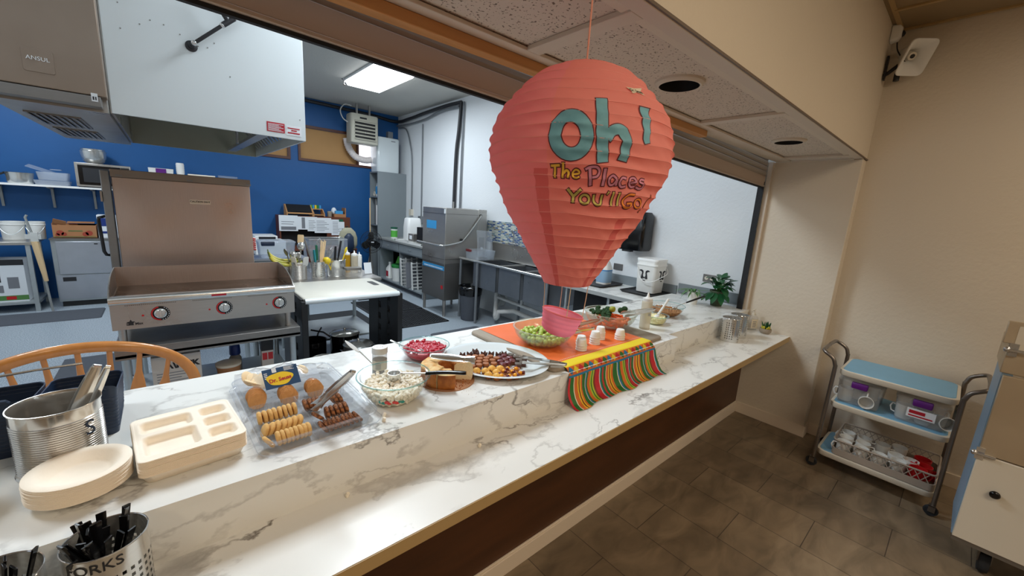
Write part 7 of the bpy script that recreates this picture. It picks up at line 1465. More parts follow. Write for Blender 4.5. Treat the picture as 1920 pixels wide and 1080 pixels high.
# mats
tag(mesh('floor_mat', MB().rloft([(1.55, .55, .03, 0), (1.53, .53, .03, .012)]), 'mat_grey', loc=(-1.48, 7.22, 0)), 'grey floor mat before the ice machine', 'mat')
tag(mesh('floor_mat', MB().box(-.25, -.33, 0, .27, .40, .012), 'mat_grey', loc=(-.57, 4.94, 0)), 'grey floor mat seen through the chair back', 'mat')
def drain_mat(label, cx, cy, W, D):
    t = thing('drainage_mat', label, 'mat', (cx, cy, 0)); g_ = MB(); g_.box(-W/2, -D/2, 0, W/2, -D/2+.03, .012); g_.box(-W/2, D/2-.03, 0, W/2, D/2, .012); g_.box(-W/2, -D/2, 0, -W/2+.03, D/2, .012); g_.box(W/2-.03, -D/2, 0, W/2, D/2, .012)
    mesh('border', g_, 'black_rubber', t); g_ = MB(); n1 = int(W/.045); n2 = int(D/.045)
    for k in range(1, n1): g_.box(-W/2+k*W/n1-.009, -D/2+.02, .001, -W/2+k*W/n1+.009, D/2-.02, .011)
    for k in range(1, n2): g_.box(-W/2+.02, -D/2+k*D/n2-.009, .001, W/2-.02, -D/2+k*D/n2+.009, .011)
    mesh('grid', g_, 'black_rubber', t, ang=0)
drain_mat('black perforated rubber mat in front of the dishwasher, nearest one', 2.645, 5.16, .74, .78); drain_mat('black perforated rubber mat in front of the dishwasher, middle one', 2.60, 6.0, .85, .82); drain_mat('black perforated rubber mat along the grey counter, farthest one', 2.72, 6.80, .75, .55)
tag(mesh('floor_mat', MB().rloft([(.75, .50, .05, 0), (.74, .49, .05, .010)]), 'mat_grey', loc=(2.84, 4.12, 0)), 'dark floor mat between the trash can and the serving counter', 'mat')
tag(mesh('floor_mat', MB().rloft([(1.0, 1.2, .05, 0), (.98, 1.18, .05, .010)]), 'black_rubber', loc=(1.60, 5.35, 0)), 'black floor mat behind the white-topped cart', 'mat')
# ============================================================ BACK WALL, RIGHT
dk = thing('desk_hutch', 'brown wooden desk hutch with papers taped to its front', 'desk', (2.13, 8.18, 0))
mesh('top', MB().box(-.60, -.06, 1.27, .64, .235, 1.295), 'brown_wood', dk); mesh('side_panel', MB().box(-.60, -.05, 0, -.575, .235, 1.27), 'brown_wood', dk); mesh('side_panel', MB().box(.615, -.05, 0, .64, .235, 1.27), 'brown_wood', dk)
mesh('door_panel', MB().box(.20, -.055, .92, .615, -.04, 1.27), 'brown_wood', dk); mesh('back', MB().box(-.575, .20, .05, .615, .235, 1.27), 'ink', dk); mesh('desktop', MB().box(-.60, -.42, .70, .64, .235, .73), 'brown_wood', dk); mesh('desk_side', MB().box(-.60, -.40, 0, -.575, -.05, .70).box(.615, -.40, 0, .64, -.05, .70), 'brown_wood', dk)
papers = [(-.605, -.30, 1.02, 1.30, 'page'), (-.30, -.14, 1.05, 1.285, 'page'), (-.14, .03, 1.02, 1.285, 'page'), (-.02, .28, .99, 1.275, 'page'), (.28, .48, .95, 1.25, 'page')]
for i, (x0, x1, z0, z1, _) in enumerate(papers):
    t = thing('taped_paper', ['white printed sheet with a small photo, leftmost on the hutch', 'narrow white sheet with a dark stripe, second on the hutch', 'plain white sheet in the middle of the hutch papers', 'white sheet with a bold list, second from right on the hutch', 'rightmost white sheet of the row on the hutch'][i], 'paper', (2.13+(x0+x1)/2, 8.118-i*.001, z0)); w_ = (x1-x0)/2; h_ = z1-z0
    mesh('sheet', MB().box(-w_, -.0012, 0, w_, 0, h_), 'paper', t); pr_ = MB()
    for k in range(int(h_/.03)-2): pr_.box(-w_*.75, -.0022, .04+k*.03, w_*(.2+.5*((k*5) % 3)/2), -.0012, .048+k*.03)
    if i == 0: pr_ = MB().box(-w_*.8, -.0022, .02, w_*.8, -.0012, .08).box(-w_*.75, -.0022, .12, w_*.5, -.0012, .13).box(-w_*.75, -.0022, .16, w_*.6, -.0012, .17)
    if i == 1: pr_ = MB().box(-w_*.2, -.0022, .02, w_*.5, -.0012, .22)
    mesh('print', pr_, 'ink_grey', t, ang=0)
t = thing('taped_paper', 'small note with green top on the brown hutch door', 'paper', (2.13+.46, 8.105, 1.08)); mesh('sheet', MB().box(-.06, -.0012, 0, .06, 0, .13), 'paper', t); mesh('green_top', MB().box(-.04, -.0012, .13, .04, 0, .18), 'dark_green', t)
og = thing('desk_organiser', 'slanted wooden desk organiser with black front on top of the hutch', 'organiser', (1.88, 8.25, 1.296))
for x in (-.22, .205): mesh('side', MB().prism([(-.12, 0), (.12, 0), (.12, .20), (.04, .20), (-.12, .06)], x, x+.015, Matrix(((0, 0, 1, 0), (1, 0, 0, 0), (0, 1, 0, 0), (0, 0, 0, 1)))), 'organiser_wood', og)
mesh('slanted_front', MB().cbox(0, -.035, .135, .41, .006, .19, (R(-48), 0, 0)), 'black', og); mesh('lower_rail', MB().box(-.205, -.125, .035, .205, -.11, .06), 'organiser_wood', og)
og2 = thing('desk_organiser', 'small open wooden organiser beside the slanted one', 'organiser', (2.205, 8.25, 1.296))
for x in (-.10, .085): mesh('side', MB().prism([(-.12, 0), (.12, 0), (.12, .14), (0, .14), (-.12, .05)], x, x+.015, Matrix(((0, 0, 1, 0), (1, 0, 0, 0), (0, 1, 0, 0), (0, 0, 0, 1)))), 'organiser_wood', og2)
mesh('shelf', MB().box(-.085, -.12, .02, .085, .12, .035).box(-.085, 0, .125, .085, .12, .14), 'organiser_wood', og2)
cc_ = thing('colour_cups', 'row of green, yellow and blue marker pots on the small organiser', 'cup', (2.19, 8.31, 1.437))
for k, m_ in enumerate(('lime_green', 'cyan_label', 'yellow', 'green', 'cyan_label')): mesh('marker_pot', MB().cyl((-.08+k*.04, 0, 0), .019, .065, 14), m_, cc_)
bx = thing('glove_box', 'open carton with blue and white packets on top of the hutch', 'box', (2.59, 8.25, 1.296)); mesh('carton', MB().box(-.11, -.10, 0, .11, .10, .06).box(.095, -.10, .06, .11, .10, .18), 'cardboard', bx); mesh('blue_packet', MB().box(-.08, -.08, .061, .06, .03, .12), 'cyan_label', bx); mesh('white_bag', MB().sphere((-.08, .02, .11), .05, 12, 8, (1, 1, 1.4)), 'paper', bx)
t = thing('jar', 'grey-brown jar between organiser and carton on the hutch', 'jar', (2.42, 8.24, 1.296)); mesh('body', MB().lathe([(.0001, 0), (.04, 0), (.042, .09), (.03, .105), (.0001, .105)], n=20), 'bowl_stone', t)
pt = thing('printer', 'white office printer on a dark stand near the blue wall', 'printer', (1.29, 7.75, 0)); mesh('stand', MB().box(-.24, -.20, 0, .24, .22, .66), 'ink', pt); mesh('body', MB().box(-.22, -.20, .66, .22, .22, .90), 'white', pt, bevel=.01); mesh('scanner_lid', MB().box(-.22, -.20, .90, .10, .22, .98), 'white', pt, bevel=.01); mesh('dark_slot', MB().box(-.17, -.203, .925, .07, -.20, .965), 'ink', pt)
t = thing('apron', 'red and white striped cloth hanging beside the oven', 'cloth', (.540, 4.02, 1.16)); mesh('cloth', MB().loft([[(.0, 0, k*.015), (.030+.006*math.sin(k*2), -.01, k*.015), (.028+.004*math.sin(k), .02, k*.015)] for k in range(9)]), 'foam_white', t); s_ = MB()
for k in range(6): s_.cbox(.018, -.009, .02+k*.018, .03, .006, .007, (0, .3, -.2))
mesh('red_stripes', s_, 'red', t, ang=0)
bg = thing('hanging_bag', 'khaki and navy rucksack hanging beside the fan', 'bag', (2.36, 7.05, .0)); mesh('hook_stand', MB().tube([(0, .06, 0), (0, .06, 1.18), (0, .0, 1.19)], .012, 8).cyl((0, .06, 0), .15, .02, 20), 'pipe_dark', bg); mesh('flap', MB().loft([[(.16*math.cos(a)*s_, .07*math.sin(a)*s_, z) for a in [2*PI*k/20 for k in range(20)]] for z, s_ in ((.80, .75), (.88, 1), (1.0, 1), (1.10, .8), (1.17, .35))]), 'khaki', bg, ang=80); mesh('pocket', MB().loft([[(.09*math.cos(a)*s_, -.05+.06*math.sin(a)*s_, z) for a in [2*PI*k/16 for k in range(16)]] for z, s_ in ((.76, .7), (.86, 1), (1.02, .9), (1.08, .3))]), 'navy', bg, ang=80)
fn = thing('pedestal_fan', 'black pedestal fan in the corner near the grey locker', 'fan', (2.86, 7.30, 0)); Rx = Matrix.Translation((0, 0, .90)) @ Matrix.Rotation(PI/2, 4, 'X'); g_ = MB()
for k in range(36): a = 2*PI*k/36; g_.tube([Rx @ Vector((.03*math.cos(a), .03*math.sin(a), .07)), Rx @ Vector((.14*math.cos(a), .14*math.sin(a), .065)), Rx @ Vector((.205*math.cos(a), .205*math.sin(a), .02)), Rx @ Vector((.14*math.cos(a), .14*math.sin(a), -.05))], .0018, 4)
for r_, z_ in ((.205, .02), (.15, .062), (.09, .07)): g_.tube([Rx @ Vector((r_*math.cos(a), r_*math.sin(a), z_)) for a in [2*PI*k/40 for k in range(40)]], .004, 6, True)
mesh('cage', g_, 'black', fn, ang=60); bl_ = MB()
for k in range(3): bl_.cbox(0, .09, 0, .12, .16, .006, (.0, .35, 0)); 
bl_ = MB()
for k in range(3):
    m_ = Rx @ Matrix.Rotation(2*PI*k/3, 4, 'Z') @ Matrix.Translation((0, .10, .01)) @ Matrix.Rotation(.4, 4, 'Y'); s0 = len(bl_.v); bl_.rloft([(.13, .17, .05, -.002), (.13, .17, .05, .002)]); bl_.xf(m_, s0)
mesh('blades', bl_, 'black_gloss', fn); mesh('motor', MB().lathe([(.0001, -.10), (.06, -.09), (.06, 0), (.035, .075), (.0001, .075)], n=24).xf(Rx), 'black', fn); mesh('badge', MB().box(-.025, -.082, .895, .025, -.0755, .91), 'paper', fn)
mesh('pole', MB().cyl((0, .05, .03), .014, .82, 14), 'pipe_dark', fn); mesh('base', MB().lathe([(.0001, 0), (.20, 0), (.19, .025), (.03, .04), (.0001, .04)], n=32), 'black', fn)
lk = thing('tall_cupboard', 'tall grey open-sided cupboard in the back right corner', 'cupboard', (3.59, 8.20, 0))
mesh('side_panel', MB().box(-.31, -.20, 0, .305, -.175, 2.21), 'grey_laminate', lk); mesh('back_side', MB().box(-.31, .19, 0, .305, .215, 2.21), 'grey_laminate', lk); mesh('top', MB().box(-.31, -.20, 2.21, .305, .215, 2.235), 'grey_laminate', lk); mesh('rear', MB().box(.28, -.175, 0, .305, .19, 2.21), 'grey_laminate', lk)
for z in (1.15, 1.72): mesh('shelf', MB().box(-.305, -.175, z, .28, .19, z+.022), 'grey_laminate', lk)
t = thing('supply_bag', 'white and blue packet on the top shelf of the tall cupboard', 'packet', (3.38, 8.12, 1.743)); mesh('packet', MB().rloft([(.14, .12, .03, 0), (.15, .13, .03, .15), (.12, .06, .02, .27)]), 'paper', t); mesh('print', MB().box(-.0755, -.04, .05, -.0745, .05, .20), 'cyan_label', t)
t = thing('tape_roll', 'cream tape roll on the top shelf of the tall cupboard', 'roll', (3.34, 8.29, 1.743)); mesh('roll', MB().lathe([(.025, -.02), (.05, -.02), (.05, .02), (.025, .02), (.025, -.02)], n=24, mtx=Matrix.Rotation(PI/2, 4, 'Y')).xf(Matrix.Translation((0, 0, .05))), 'offwhite', t)
t = thing('hanging_coats', 'grey and white cloths hanging in the tall cupboard', 'cloth', (3.36, 8.20, 1.17)); mesh('grey_cloth', MB().loft([[(.05*math.cos(a), .10*math.sin(a)*s_, z) for a in [2*PI*k/14 for k in range(14)]] for z, s_ in ((.02, 1), (.25, .8), (.50, .5), (.54, .1))]), 'grey_cloth', t, ang=80); mesh('white_cloth', MB().loft([[(-.04+.03*math.cos(a), -.09+.05*math.sin(a)*s_, z) for a in [2*PI*k/12 for k in range(12)]] for z, s_ in ((.0, 1), (.22, .8), (.40, .3))]), 'foam_white', t, ang=80)
t = thing('broom', 'mop and broom handles leaning in front of the tall cupboard', 'broom', (3.12, 8.0, 0)); mesh('handle', MB().tube([(0, 0, 0), (.02, .05, 1.7)], .012, 8), 'pulp_edge', t); mesh('mop_head', MB().loft([[(.07*math.cos(a)*s_, .05*math.sin(a)*s_, z) for a in [2*PI*k/14 for k in range(14)]] for z, s_ in ((.0, 1.2), (.30, 1), (.55, .3))]), 'grey_cloth', t, ang=80)
wh = thing('water_heater_box', 'white wall-mounted box on top of the tall cupboard', 'water heater', (3.52, 8.20, 2.237)); mesh('body', MB().rloft([(.46, .34, .05, 0), (.47, .35, .05, .02), (.47, .35, .05, .65), (.44, .32, .05, .67)]), 'white_gloss', wh, ang=50); mesh('outlet_box', MB().box(.02, -.10, .672, .12, 0, .80), 'pipe_grey', wh); mesh('badge', MB().box(.05, -.1765, .60, .14, -.1755, .615), 'ink_grey', wh)
hu = thing('unit_heater', 'cream ceiling-hung unit heater with louvred grille', 'heater', (2.99, 8.02, 2.70))
mesh('cabinet', MB().rloft([(.50, .28, .05, 0), (.52, .30, .05, .01), (.52, .30, .05, .50), (.50, .28, .05, .52)]), 'heater_cream', hu, ang=50); mesh('grille_opening', MB().box(-.19, -.156, .06, .19, -.151, .40), 'black', hu); g_ = MB()
for k in range(6): g_.cbox(0, -.165, .075+k*.062, .40, .03, .016, (R(35), 0, 0))
mesh('louvres', g_, 'heater_cream', hu); mesh('badge', MB().box(-.10, -.153, .435, .03, -.151, .465), 'ink', hu); mesh('hanger', MB().box(-.12, -.02, .52, -.09, .02, .72).box(.12, -.02, .52, .15, .02, .72), 'steel', hu); mesh('fan_hub', MB().sphere((0, -.158, .20), .022, 12, 8), 'chrome', hu)
mesh('gas_line', MB().tube(spline([(-.27, 0, .36), (-.36, 0, .42), (-.40, 0, .55), (-.32, 0, .66), (-.20, 0, .66)]), .010, 8), 'pvc', hu)
ht = thing('vent_duct', 'white flexible duct hose curving below the unit heater to the window', 'duct', (2.95, 8.30, 2.45)); P = spline([(-.17, 0, .36), (-.13, 0, .20), (-.03, 0, .06), (.08, -.01, .005), (.20, -.01, -.01), (.31, 0, .01)], 14); r_ = [.062+.0045*math.sin(i*1.9) for i in range(len(P))]; mesh('hose', MB().tube(P, r_, 16), 'duct_white', ht, ang=80)
# conduits and insulated pipes on the right wall
def run(name, label, pts, r, mat, k=5): t = thing(name, label, 'pipe', pts[0]); mesh('pipe', MB().tube([Vector(p)-Vector(pts[0]) for p in spline(pts, k)], r, 8), mat, t, ang=60); return t
run('conduit', 'thin grey conduit running straight down the white wall', [(3.88, 7.30, 3.15), (3.88, 7.30, 2.3), (3.88, 7.30, 1.40)], .013, 'pipe_grey')
run('flexible_conduit', 'grey flexible conduit curving down to the wall box beside the cupboard', [(3.86, 8.30, 3.18), (3.87, 7.98, 3.12), (3.87, 7.78, 2.8), (3.88, 7.72, 2.4), (3.88, 7.72, 1.52)], .014, 'pipe_grey')
run('insulated_pipe', 'thick black insulated pipe dropping down the white wall', [(3.86, 5.95, 3.34), (3.86, 6.0, 2.9), (3.86, 6.06, 2.5), (3.86, 6.08, 1.6)], .028, 'pipe_dark')
run('insulated_pipe', 'grey pipe running down beside the black insulated pipe', [(3.87, 5.88, 3.34), (3.87, 5.90, 2.6), (3.87, 5.90, 1.6)], .016, 'pipe_grey')
run('insulated_pipe', 'bundle of black pipe along the kitchen ceiling corner', [(3.86, 5.95, 3.34), (3.85, 6.4, 3.345), (3.86, 7.2, 3.33), (3.85, 7.8, 3.30), (3.80, 8.36, 3.30), (3.2, 8.38, 3.34), (1.0, 8.38, 3.38)], .030, 'pipe_dark')
run('insulated_pipe', 'grey pipe sagging under the black ceiling pipe', [(3.85, 6.0, 3.28), (3.84, 6.6, 3.28), (3.85, 7.1, 3.22), (3.85, 7.7, 3.20), (3.84, 8.35, 3.22)], .016, 'pipe_grey')
t = thing('outlet_box', 'small beige electrical box on the wall beside the cupboard', 'outlet', (3.872, 7.72, 1.40)); mesh('box', MB().box(-.025, -.05, 0, .028, .05, .13), 'offwhite', t)
t = thing('outlet_box', 'grey electrical box with cord under the straight conduit', 'outlet', (3.872, 7.30, 1.27)); mesh('box', MB().box(-.03, -.06, 0, .028, .06, .14), 'pipe_grey', t)
t = thing('fire_sprinkler', 'chrome fire sprinkler head on the kitchen ceiling', 'sprinkler', (2.20, 6.62, 3.42)); mesh('escutcheon', MB().cyl((0, 0, -.008), .04, .008, 20), 'chrome', t); mesh('head', MB().cyl((0, 0, -.05), .016, .045, 14).cyl((0, 0, -.085), .022, .006, 14).cyl((0, 0, -.08), .008, .03, 10), 'chrome', t)
# grey counter
gc = thing('grey_counter', 'grey laminate counter with two drawers and open bays along the right wall', 'counter', (3.59, 7.0, 0))
mesh('worktop', MB().box(-.33, -.92, .90, .30, .99, .935), 'grey_edge', gc, bevel=.003); mesh('carcass', MB().box(-.29, .94, 0, .29, .965, .90).box(-.29, .015, .10, .29, .035, .72).box(-.29, -.90, 0, .29, -.875, .90).box(.27, -.875, .0, .29, .94, .90), 'grey_laminate', gc)
mesh('bottom_shelf', MB().box(-.30, -.875, .09, .27, .94, .115), 'grey_laminate', gc); mesh('rail', MB().box(-.29, -.875, .72, .27, .94, .74), 'grey_laminate', gc); mesh('plinth', MB().box(-.22, -.875, 0, .27, .94, .09), 'mat_grey', gc)
for y0, y1 in ((.03, .94), (-.90, .02)):
    d_ = mesh('drawer', MB().box(-.315, y0+.01, .745, -.29, y1-.01, .89), 'grey_laminate', gc, bevel=.003); yc = (y0+y1)/2; mesh('pull', MB().tube([(-.315, yc+.05, .82), (-.335, yc+.03, .81), (-.335, yc-.03, .81), (-.315, yc-.05, .82)], .005, 8), 'chrome', d_)
t = thing('wipes_tub', 'green and white tub of wipes on the grey counter', 'tub', (3.46, 7.62, .936)); mesh('body', MB().cyl((0, 0, 0), .065, .19, 28), 'white_plastic', t); mesh('label', MB().lathe([(.0655, .03), (.0655, .16)], n=28), 'lime_green', t); mesh('lid', MB().cyl((0, 0, .19), .067, .035, 28), 'dark_green', t)
t = thing('towel_dispenser', 'white rounded napkin dispenser on the grey counter', 'dispenser', (3.62, 7.15, .936)); mesh('body', MB().rloft([(.30, .24, .05, 0), (.30, .24, .05, .26), (.27, .21, .05, .42), (.24, .18, .05, .44)]), 'white', t, ang=50)
t = thing('label_printer', 'small grey device with square print in front of the napkin dispenser', 'device', (3.44, 6.72, .975)); mesh('body', MB().box(-.07, -.10, 0, .09, .10, .13), 'steel', t, bevel=.005); mesh('print', MB().box(-.072, -.05, .03, -.07, .05, .10), 'paper', t)
t = thing('black_case', 'black box on the grey counter beside the dishwasher', 'box', (3.50, 6.33, .975)); mesh('body', MB().box(-.13, -.16, 0, .13, .16, .27), 'black', t, bevel=.006)
t = thing('dish_rack', 'white flat dish rack on the grey counter', 'rack', (3.47, 6.72, .936)); g_ = MB(); g_.box(-.20, -.60, .0, .20, .45, .012); 
for (x0, y0, x1, y1) in ((-.20, -.60, -.185, .45), (.185, -.60, .20, .45), (-.2, -.60, .2, -.585), (-.2, .435, .2, .45), (-.2, -.09, .2, -.075)): g_.box(x0, y0, .012, x1, y1, .036)
mesh('frame', g_, 'white_plastic', t)
t = thing('detergent_bottle', 'white detergent jug in the left bay of the grey counter', 'bottle', (3.42, 7.72, .116)); mesh('body', MB().rloft([(.12, .16, .03, 0), (.12, .16, .03, .20), (.05, .05, .02, .27), (.045, .045, .02, .30)]), 'white_plastic', t, ang=50); mesh('label', MB().box(-.0615, -.05, .04, -.0605, .05, .15), 'red_sticker', t); mesh('cap', MB().cyl((0, 0, .30), .026, .03, 16), 'white', t)
t = thing('detergent_bucket', 'white pail with green lid in the left bay of the grey counter', 'bucket', (3.46, 7.38, .116)); mesh('body', MB().lathe([(.0001, 0), (.13, 0), (.145, .28), (.0001, .28)], n=32), 'white_plastic', t); mesh('lid', MB().lathe([(.150, .27), (.152, .31), (.13, .33), (.0001, .33)], n=32, cap0=True), 'green', t)
t = thing('detergent_bag', 'green package behind the pail in the left bay', 'packet', (3.66, 7.62, .116)); mesh('bag', MB().rloft([(.2, .34, .04, 0), (.2, .36, .05, .30), (.12, .28, .04, .44)]), 'lime_green', t)
for i, (y, m_, h_, lab) in enumerate(((6.90, 'white_plastic', .52, 'white rack leaning in the right bay, leftmost'), (6.78, 'fogged_plastic', .50, 'clear lidded tray leaning in the right bay, middle'), (6.66, 'ink_grey', .46, 'dark grey tray leaning in the right bay'), (6.46, 'white_plastic', .50, 'white grid rack leaning in the right bay, rightmost'))):
    t = thing('dish_rack', lab, 'rack', (3.44, y, .116)); g_ = MB()
    if i in (0, 3):
        for k in range(8): g_.cbox(0, .0, .04+k*h_/8, .34, .035, .014, (R(-6), 0, 0))
        for x in (-.165, -.06, .06, .165): g_.cbox(x, 0, h_/2, .014, .04, h_, (R(-6), 0, 0))
    else: g_.cbox(0, 0, h_/2+.003, .34, .045, h_, (R(-6), 0, 0))
    mesh('rack', g_, m_, t, ang=0)
# dishwasher
dw = thing('dishwasher', 'tall stainless hood-type commercial dishwasher with pull-down handle', 'dishwasher', (3.35, 5.33, 0))
mesh('lower_body', MB().box(-.30, -.33, .25, .28, .34, .80), 'steel_dark', dw, bevel=.004); mesh('hood', MB().box(-.305, -.335, .80, .27, .34, 1.615), 'steel', dw, bevel=.006); mesh('rear_column', MB().box(.27, -.335, .88, .43, .34, 1.62), 'steel', dw, bevel=.005); mesh('hood_seam', MB().box(-.309, -.339, .868, .274, .343, .876), 'steel_dark', dw); mesh('top_band', MB().box(-.308, -.338, 1.53, .273, .343, 1.536), 'steel_dark', dw)
for x in (-.27, .24):
    for y in (-.30, .30): mesh('leg', MB().cyl((x, y, 0), .022, .25, 14, .026), 'steel', dw)
mesh('handle', MB().tube(spline([(.31, -.355, 1.53), (.10, -.36, 1.27), (-.02, -.36, 1.15), (-.12, -.365, 1.115), (-.30, -.37, 1.085), (-.385, -.33, 1.08), (-.395, 0, 1.08), (-.385, .36, 1.08)], 6), .014, 10), 'steel_bright', dw, ang=60)
mesh('pivot', MB().sphere((-.03, -.352, 1.16), .022, 10, 8).sphere((.31, -.345, 1.53), .02, 10, 8), 'black', dw); mesh('exhaust_pipe', MB().cyl((.06, .05, 1.615), .012, .10, 12), 'steel', dw)
mesh('blue_sign', MB().box(-.307, -.08, 1.30, -.3055, .21, 1.42), 'cyan_label', dw); mesh('white_tag', MB().box(-.307, -.33, 1.53, -.3055, -.29, 1.60), 'paper', dw)
ls = mesh('blue_strip', MB().box(-.302, -.325, .70, -.3005, .32, .765), 'cyan_label', dw); lp = MB()
for k in range(14): lp.box(-.3035, -.28+k*.04, .715, -.302, -.255+k*.04, .735)
mesh('strip_print', lp, 'paper', ls, ang=0); mesh('red_tag', MB().box(-.302, -.30, .42, -.3005, -.24, .475), 'red', dw); mesh('control_panel', MB().box(.30, -.337, .98, .40, -.335, 1.20), 'steel_dark', dw); mesh('dial', MB().cyl((0, 0, 0), .02, .015, 16).xf(Matrix.Translation((.35, -.337, 1.03)) @ Matrix.Rotation(PI/2, 4, 'X')), 'paper', dw)
tc = thing('trash_can', 'dark grey trash can with black liner between dishwasher and sink', 'trash can', (3.345, 4.73, 0)); mesh('body', MB().lathe([(.0001, 0), (.125, 0), (.13, .01), (.165, .50), (.160, .50), (.125, .012), (.0001, .012)], n=36), 'mat_grey', tc, ang=50)
ln_ = MB(); n = 40; ln_.loft([[((r_*(1+.03*math.sin(7*a+z*30)))*math.cos(a), (r_*(1+.03*math.sin(7*a+z*30)))*math.sin(a), z) for a in [2*PI*k/n for k in range(n)]] for r_, z in ((.165, .38), (.172, .46), (.174, .512), (.165, .515), (.140, .45), (.12, .2))], False, False); mesh('liner', ln_, 'black_gloss', tc, ang=80)
# three-compartment sink
sk = thing('three_basin_sink', 'stainless three-compartment sink with drainboard along the right wall', 'sink', (3.30, 4.11, 0))
tp = MB(); Y0, Y1 = -1.03, 0.86
for (y0, y1) in ((-.985, -.545), (-.49, -.05), (.005, .535)):
    pass
bas = ((-.985, -.545), (-.49, -.05), (.005, .535)); ys = [Y0]+[v for b_ in bas for v in b_]+[Y1]
tp.box(.0, Y0, .885, .06, Y1, .90); tp.box(.50, Y0, .885, .58, Y1, .90)
for k in range(0, len(ys), 2): tp.box(.06, ys[k], .885, .50, ys[k+1], .90)
mesh('rim', tp, 'steel_bright', sk); mesh('rolled_edge', MB().tube([(-.004, Y0, .898), (-.004, Y1, .898)], .018, 12), 'steel_bright', sk)
for (y0, y1) in bas:
    b_ = MB(); b_.box(.018, y0, .535, .022, y1, .885); b_.box(.50, y0, .535, .504, y1, .885); b_.box(.018, y0, .535, .504, y0+.004, .885); b_.box(.018, y1-.004, .535, .504, y1, .885); b_.box(.018, y0, .53, .504, y1, .534); mesh('basin', b_, 'steel_sink', sk)
mesh('backsplash', MB().box(.565, Y0, .90, .58, Y1, 1.13).box(.56, Y0, 1.12, .592, Y1, 1.135), 'steel', sk, bevel=.002)
for y in (-.98, -.02+.0, .40, .82):
    mesh('leg', MB().cyl((-.01 if y != -.02 else .45, y, 0), .019, .88, 14), 'pipe_grey', sk)
mesh('drain_pipe', MB().tube([(.26, .27, .53), (.26, .27, .20), (.24, .25, .12), (.20, .18, .10), (.18, .12, .14), (.18, .10, .22), (.30, -.10, .26), (.34, -.7, .20)], .034, 12).tube([(.26, .27, .40), (.27, -.27, .38), (.27, -.76, .36)], .024, 12).tube([(.27, -.27, .53), (.27, -.27, .38)], .024, 12).tube([(.27, -.76, .53), (.27, -.76, .36)], .024, 12), 'pvc', sk, ang=60)
mesh('hose_reel', MB().lathe([(.05, -.04), (.10, -.04), (.10, .04), (.05, .04), (.05, -.04)], n=28, mtx=Matrix.Rotation(PI/2, 4, 'Y')).xf(Matrix.Translation((.45, .42, .30))), 'pvc', sk)
mesh('faucet', MB().tube([(.545, .28, 1.13), (.53, .28, 1.21), (.53, .28, 1.30), (.48, .28, 1.36)], .012, 10).tube([(.55, .20, 1.16), (.50, .20, 1.16)], .012, 8).tube([(.55, .36, 1.16), (.50, .36, 1.16)], .012, 8).tube([(.54, .18, 1.16), (.54, .38, 1.16)], .014, 8), 'chrome', sk, ang=60)
t = tote('clear plastic box with dark red clip on the sink drainboard', 3.50, 4.74, .901, .34, .34, .15, 'milky_plastic', 'dark_red', rz=R(-90), lid=False, clips=(-.05,))
t = thing('box_lid', 'clear lid standing upright in the plastic box on the drainboard', 'lid', (3.53, 4.68, .91)); mesh('lid', MB().cbox(0, 0, .22, .24, .012, .40, (R(14), 0, R(-60))), 'milky_plastic', t)
# side counter with bucket and jug
sd_ = thing('side_counter', 'grey-edged marble side counter running back from the serving counter', 'counter', (3.56, 2.35, 0)); mesh('worktop', MB().box(-.335, -.463, .872, .338, .50, .90), 'marble', sd_); mesh('edge', MB().box(-.342, -.463, .862, -.335, .50, .899), 'grey_edge', sd_); mesh('backsplash', MB().box(.325, -1.04, .935, .338, -.48, 1.03).box(.325, -.463, .90, .338, .50, 1.00), 'grey_laminate', sd_); mesh('shade_filler', MB().box(-.18, -.45, 0, .335, .44, .86), 'black', sd_)  # black filler block added under the worktop, standing in for the shade there
for y in (.45, -.1): mesh('leg', MB().cyl((-.30, y, 0), .016, .872, 12), 'galvanised', sd_)
def tray_(label, x, y, W, D, z=.901): t = thing('serving_tray', label, 'tray', (x, y, z)); mesh('tray', MB().rloft([(W*.9, D*.9, .03, 0), (W, D, .04, .02), (W*.985, D*.985, .04, .021), (W*.89, D*.89, .03, .004), (W*.3, D*.3, .01, .0035)]), 'black', t, ang=40)
tray_('black serving tray under the white cow bucket', 3.66, 2.10, .40, .38); tray_('black serving tray under the blue-labelled jug', 3.60, 2.62, .44, .34)
bk = thing('square_bucket', 'square white pail printed with black cow heads, wire handle in front', 'bucket', (3.73, 2.10, .912), rz=R(0)); W = .225
mesh('body', MB().rloft([(W*.88, W*.88, .03, 0), (W*.90, W*.90, .035, .006), (W*.99, W*.99, .035, .27), (W*1.04, W*1.04, .035, .272), (W*1.04, W*1.04, .035, .285), (W, W, .035, .29), (W*1.02, W*1.02, .035, .325), (W*.97, W*.97, .035, .325), (W*.86, W*.86, .03, .01)]), 'white_plastic', bk, ang=50)
mesh('lid', MB().rloft([(W*1.03, W*1.03, .035, .318), (W*1.05, W*1.05, .04, .336), (W*1.0, W*1.0, .035, .343), (W*.9, W*.9, .03, .336)]), 'white', bk, ang=50)
mesh('bail', MB().tube(spline([(-W*.54, .09, .265), (-W*.60, .04, .15), (-W*.66, -.03, .115), (-W*.62, -.11, .13), (-.08, -W*.62, .16), (.08, -W*.60, .20), (W*.53, -W*.40, .262)], 6), .0035, 8), 'white', bk)
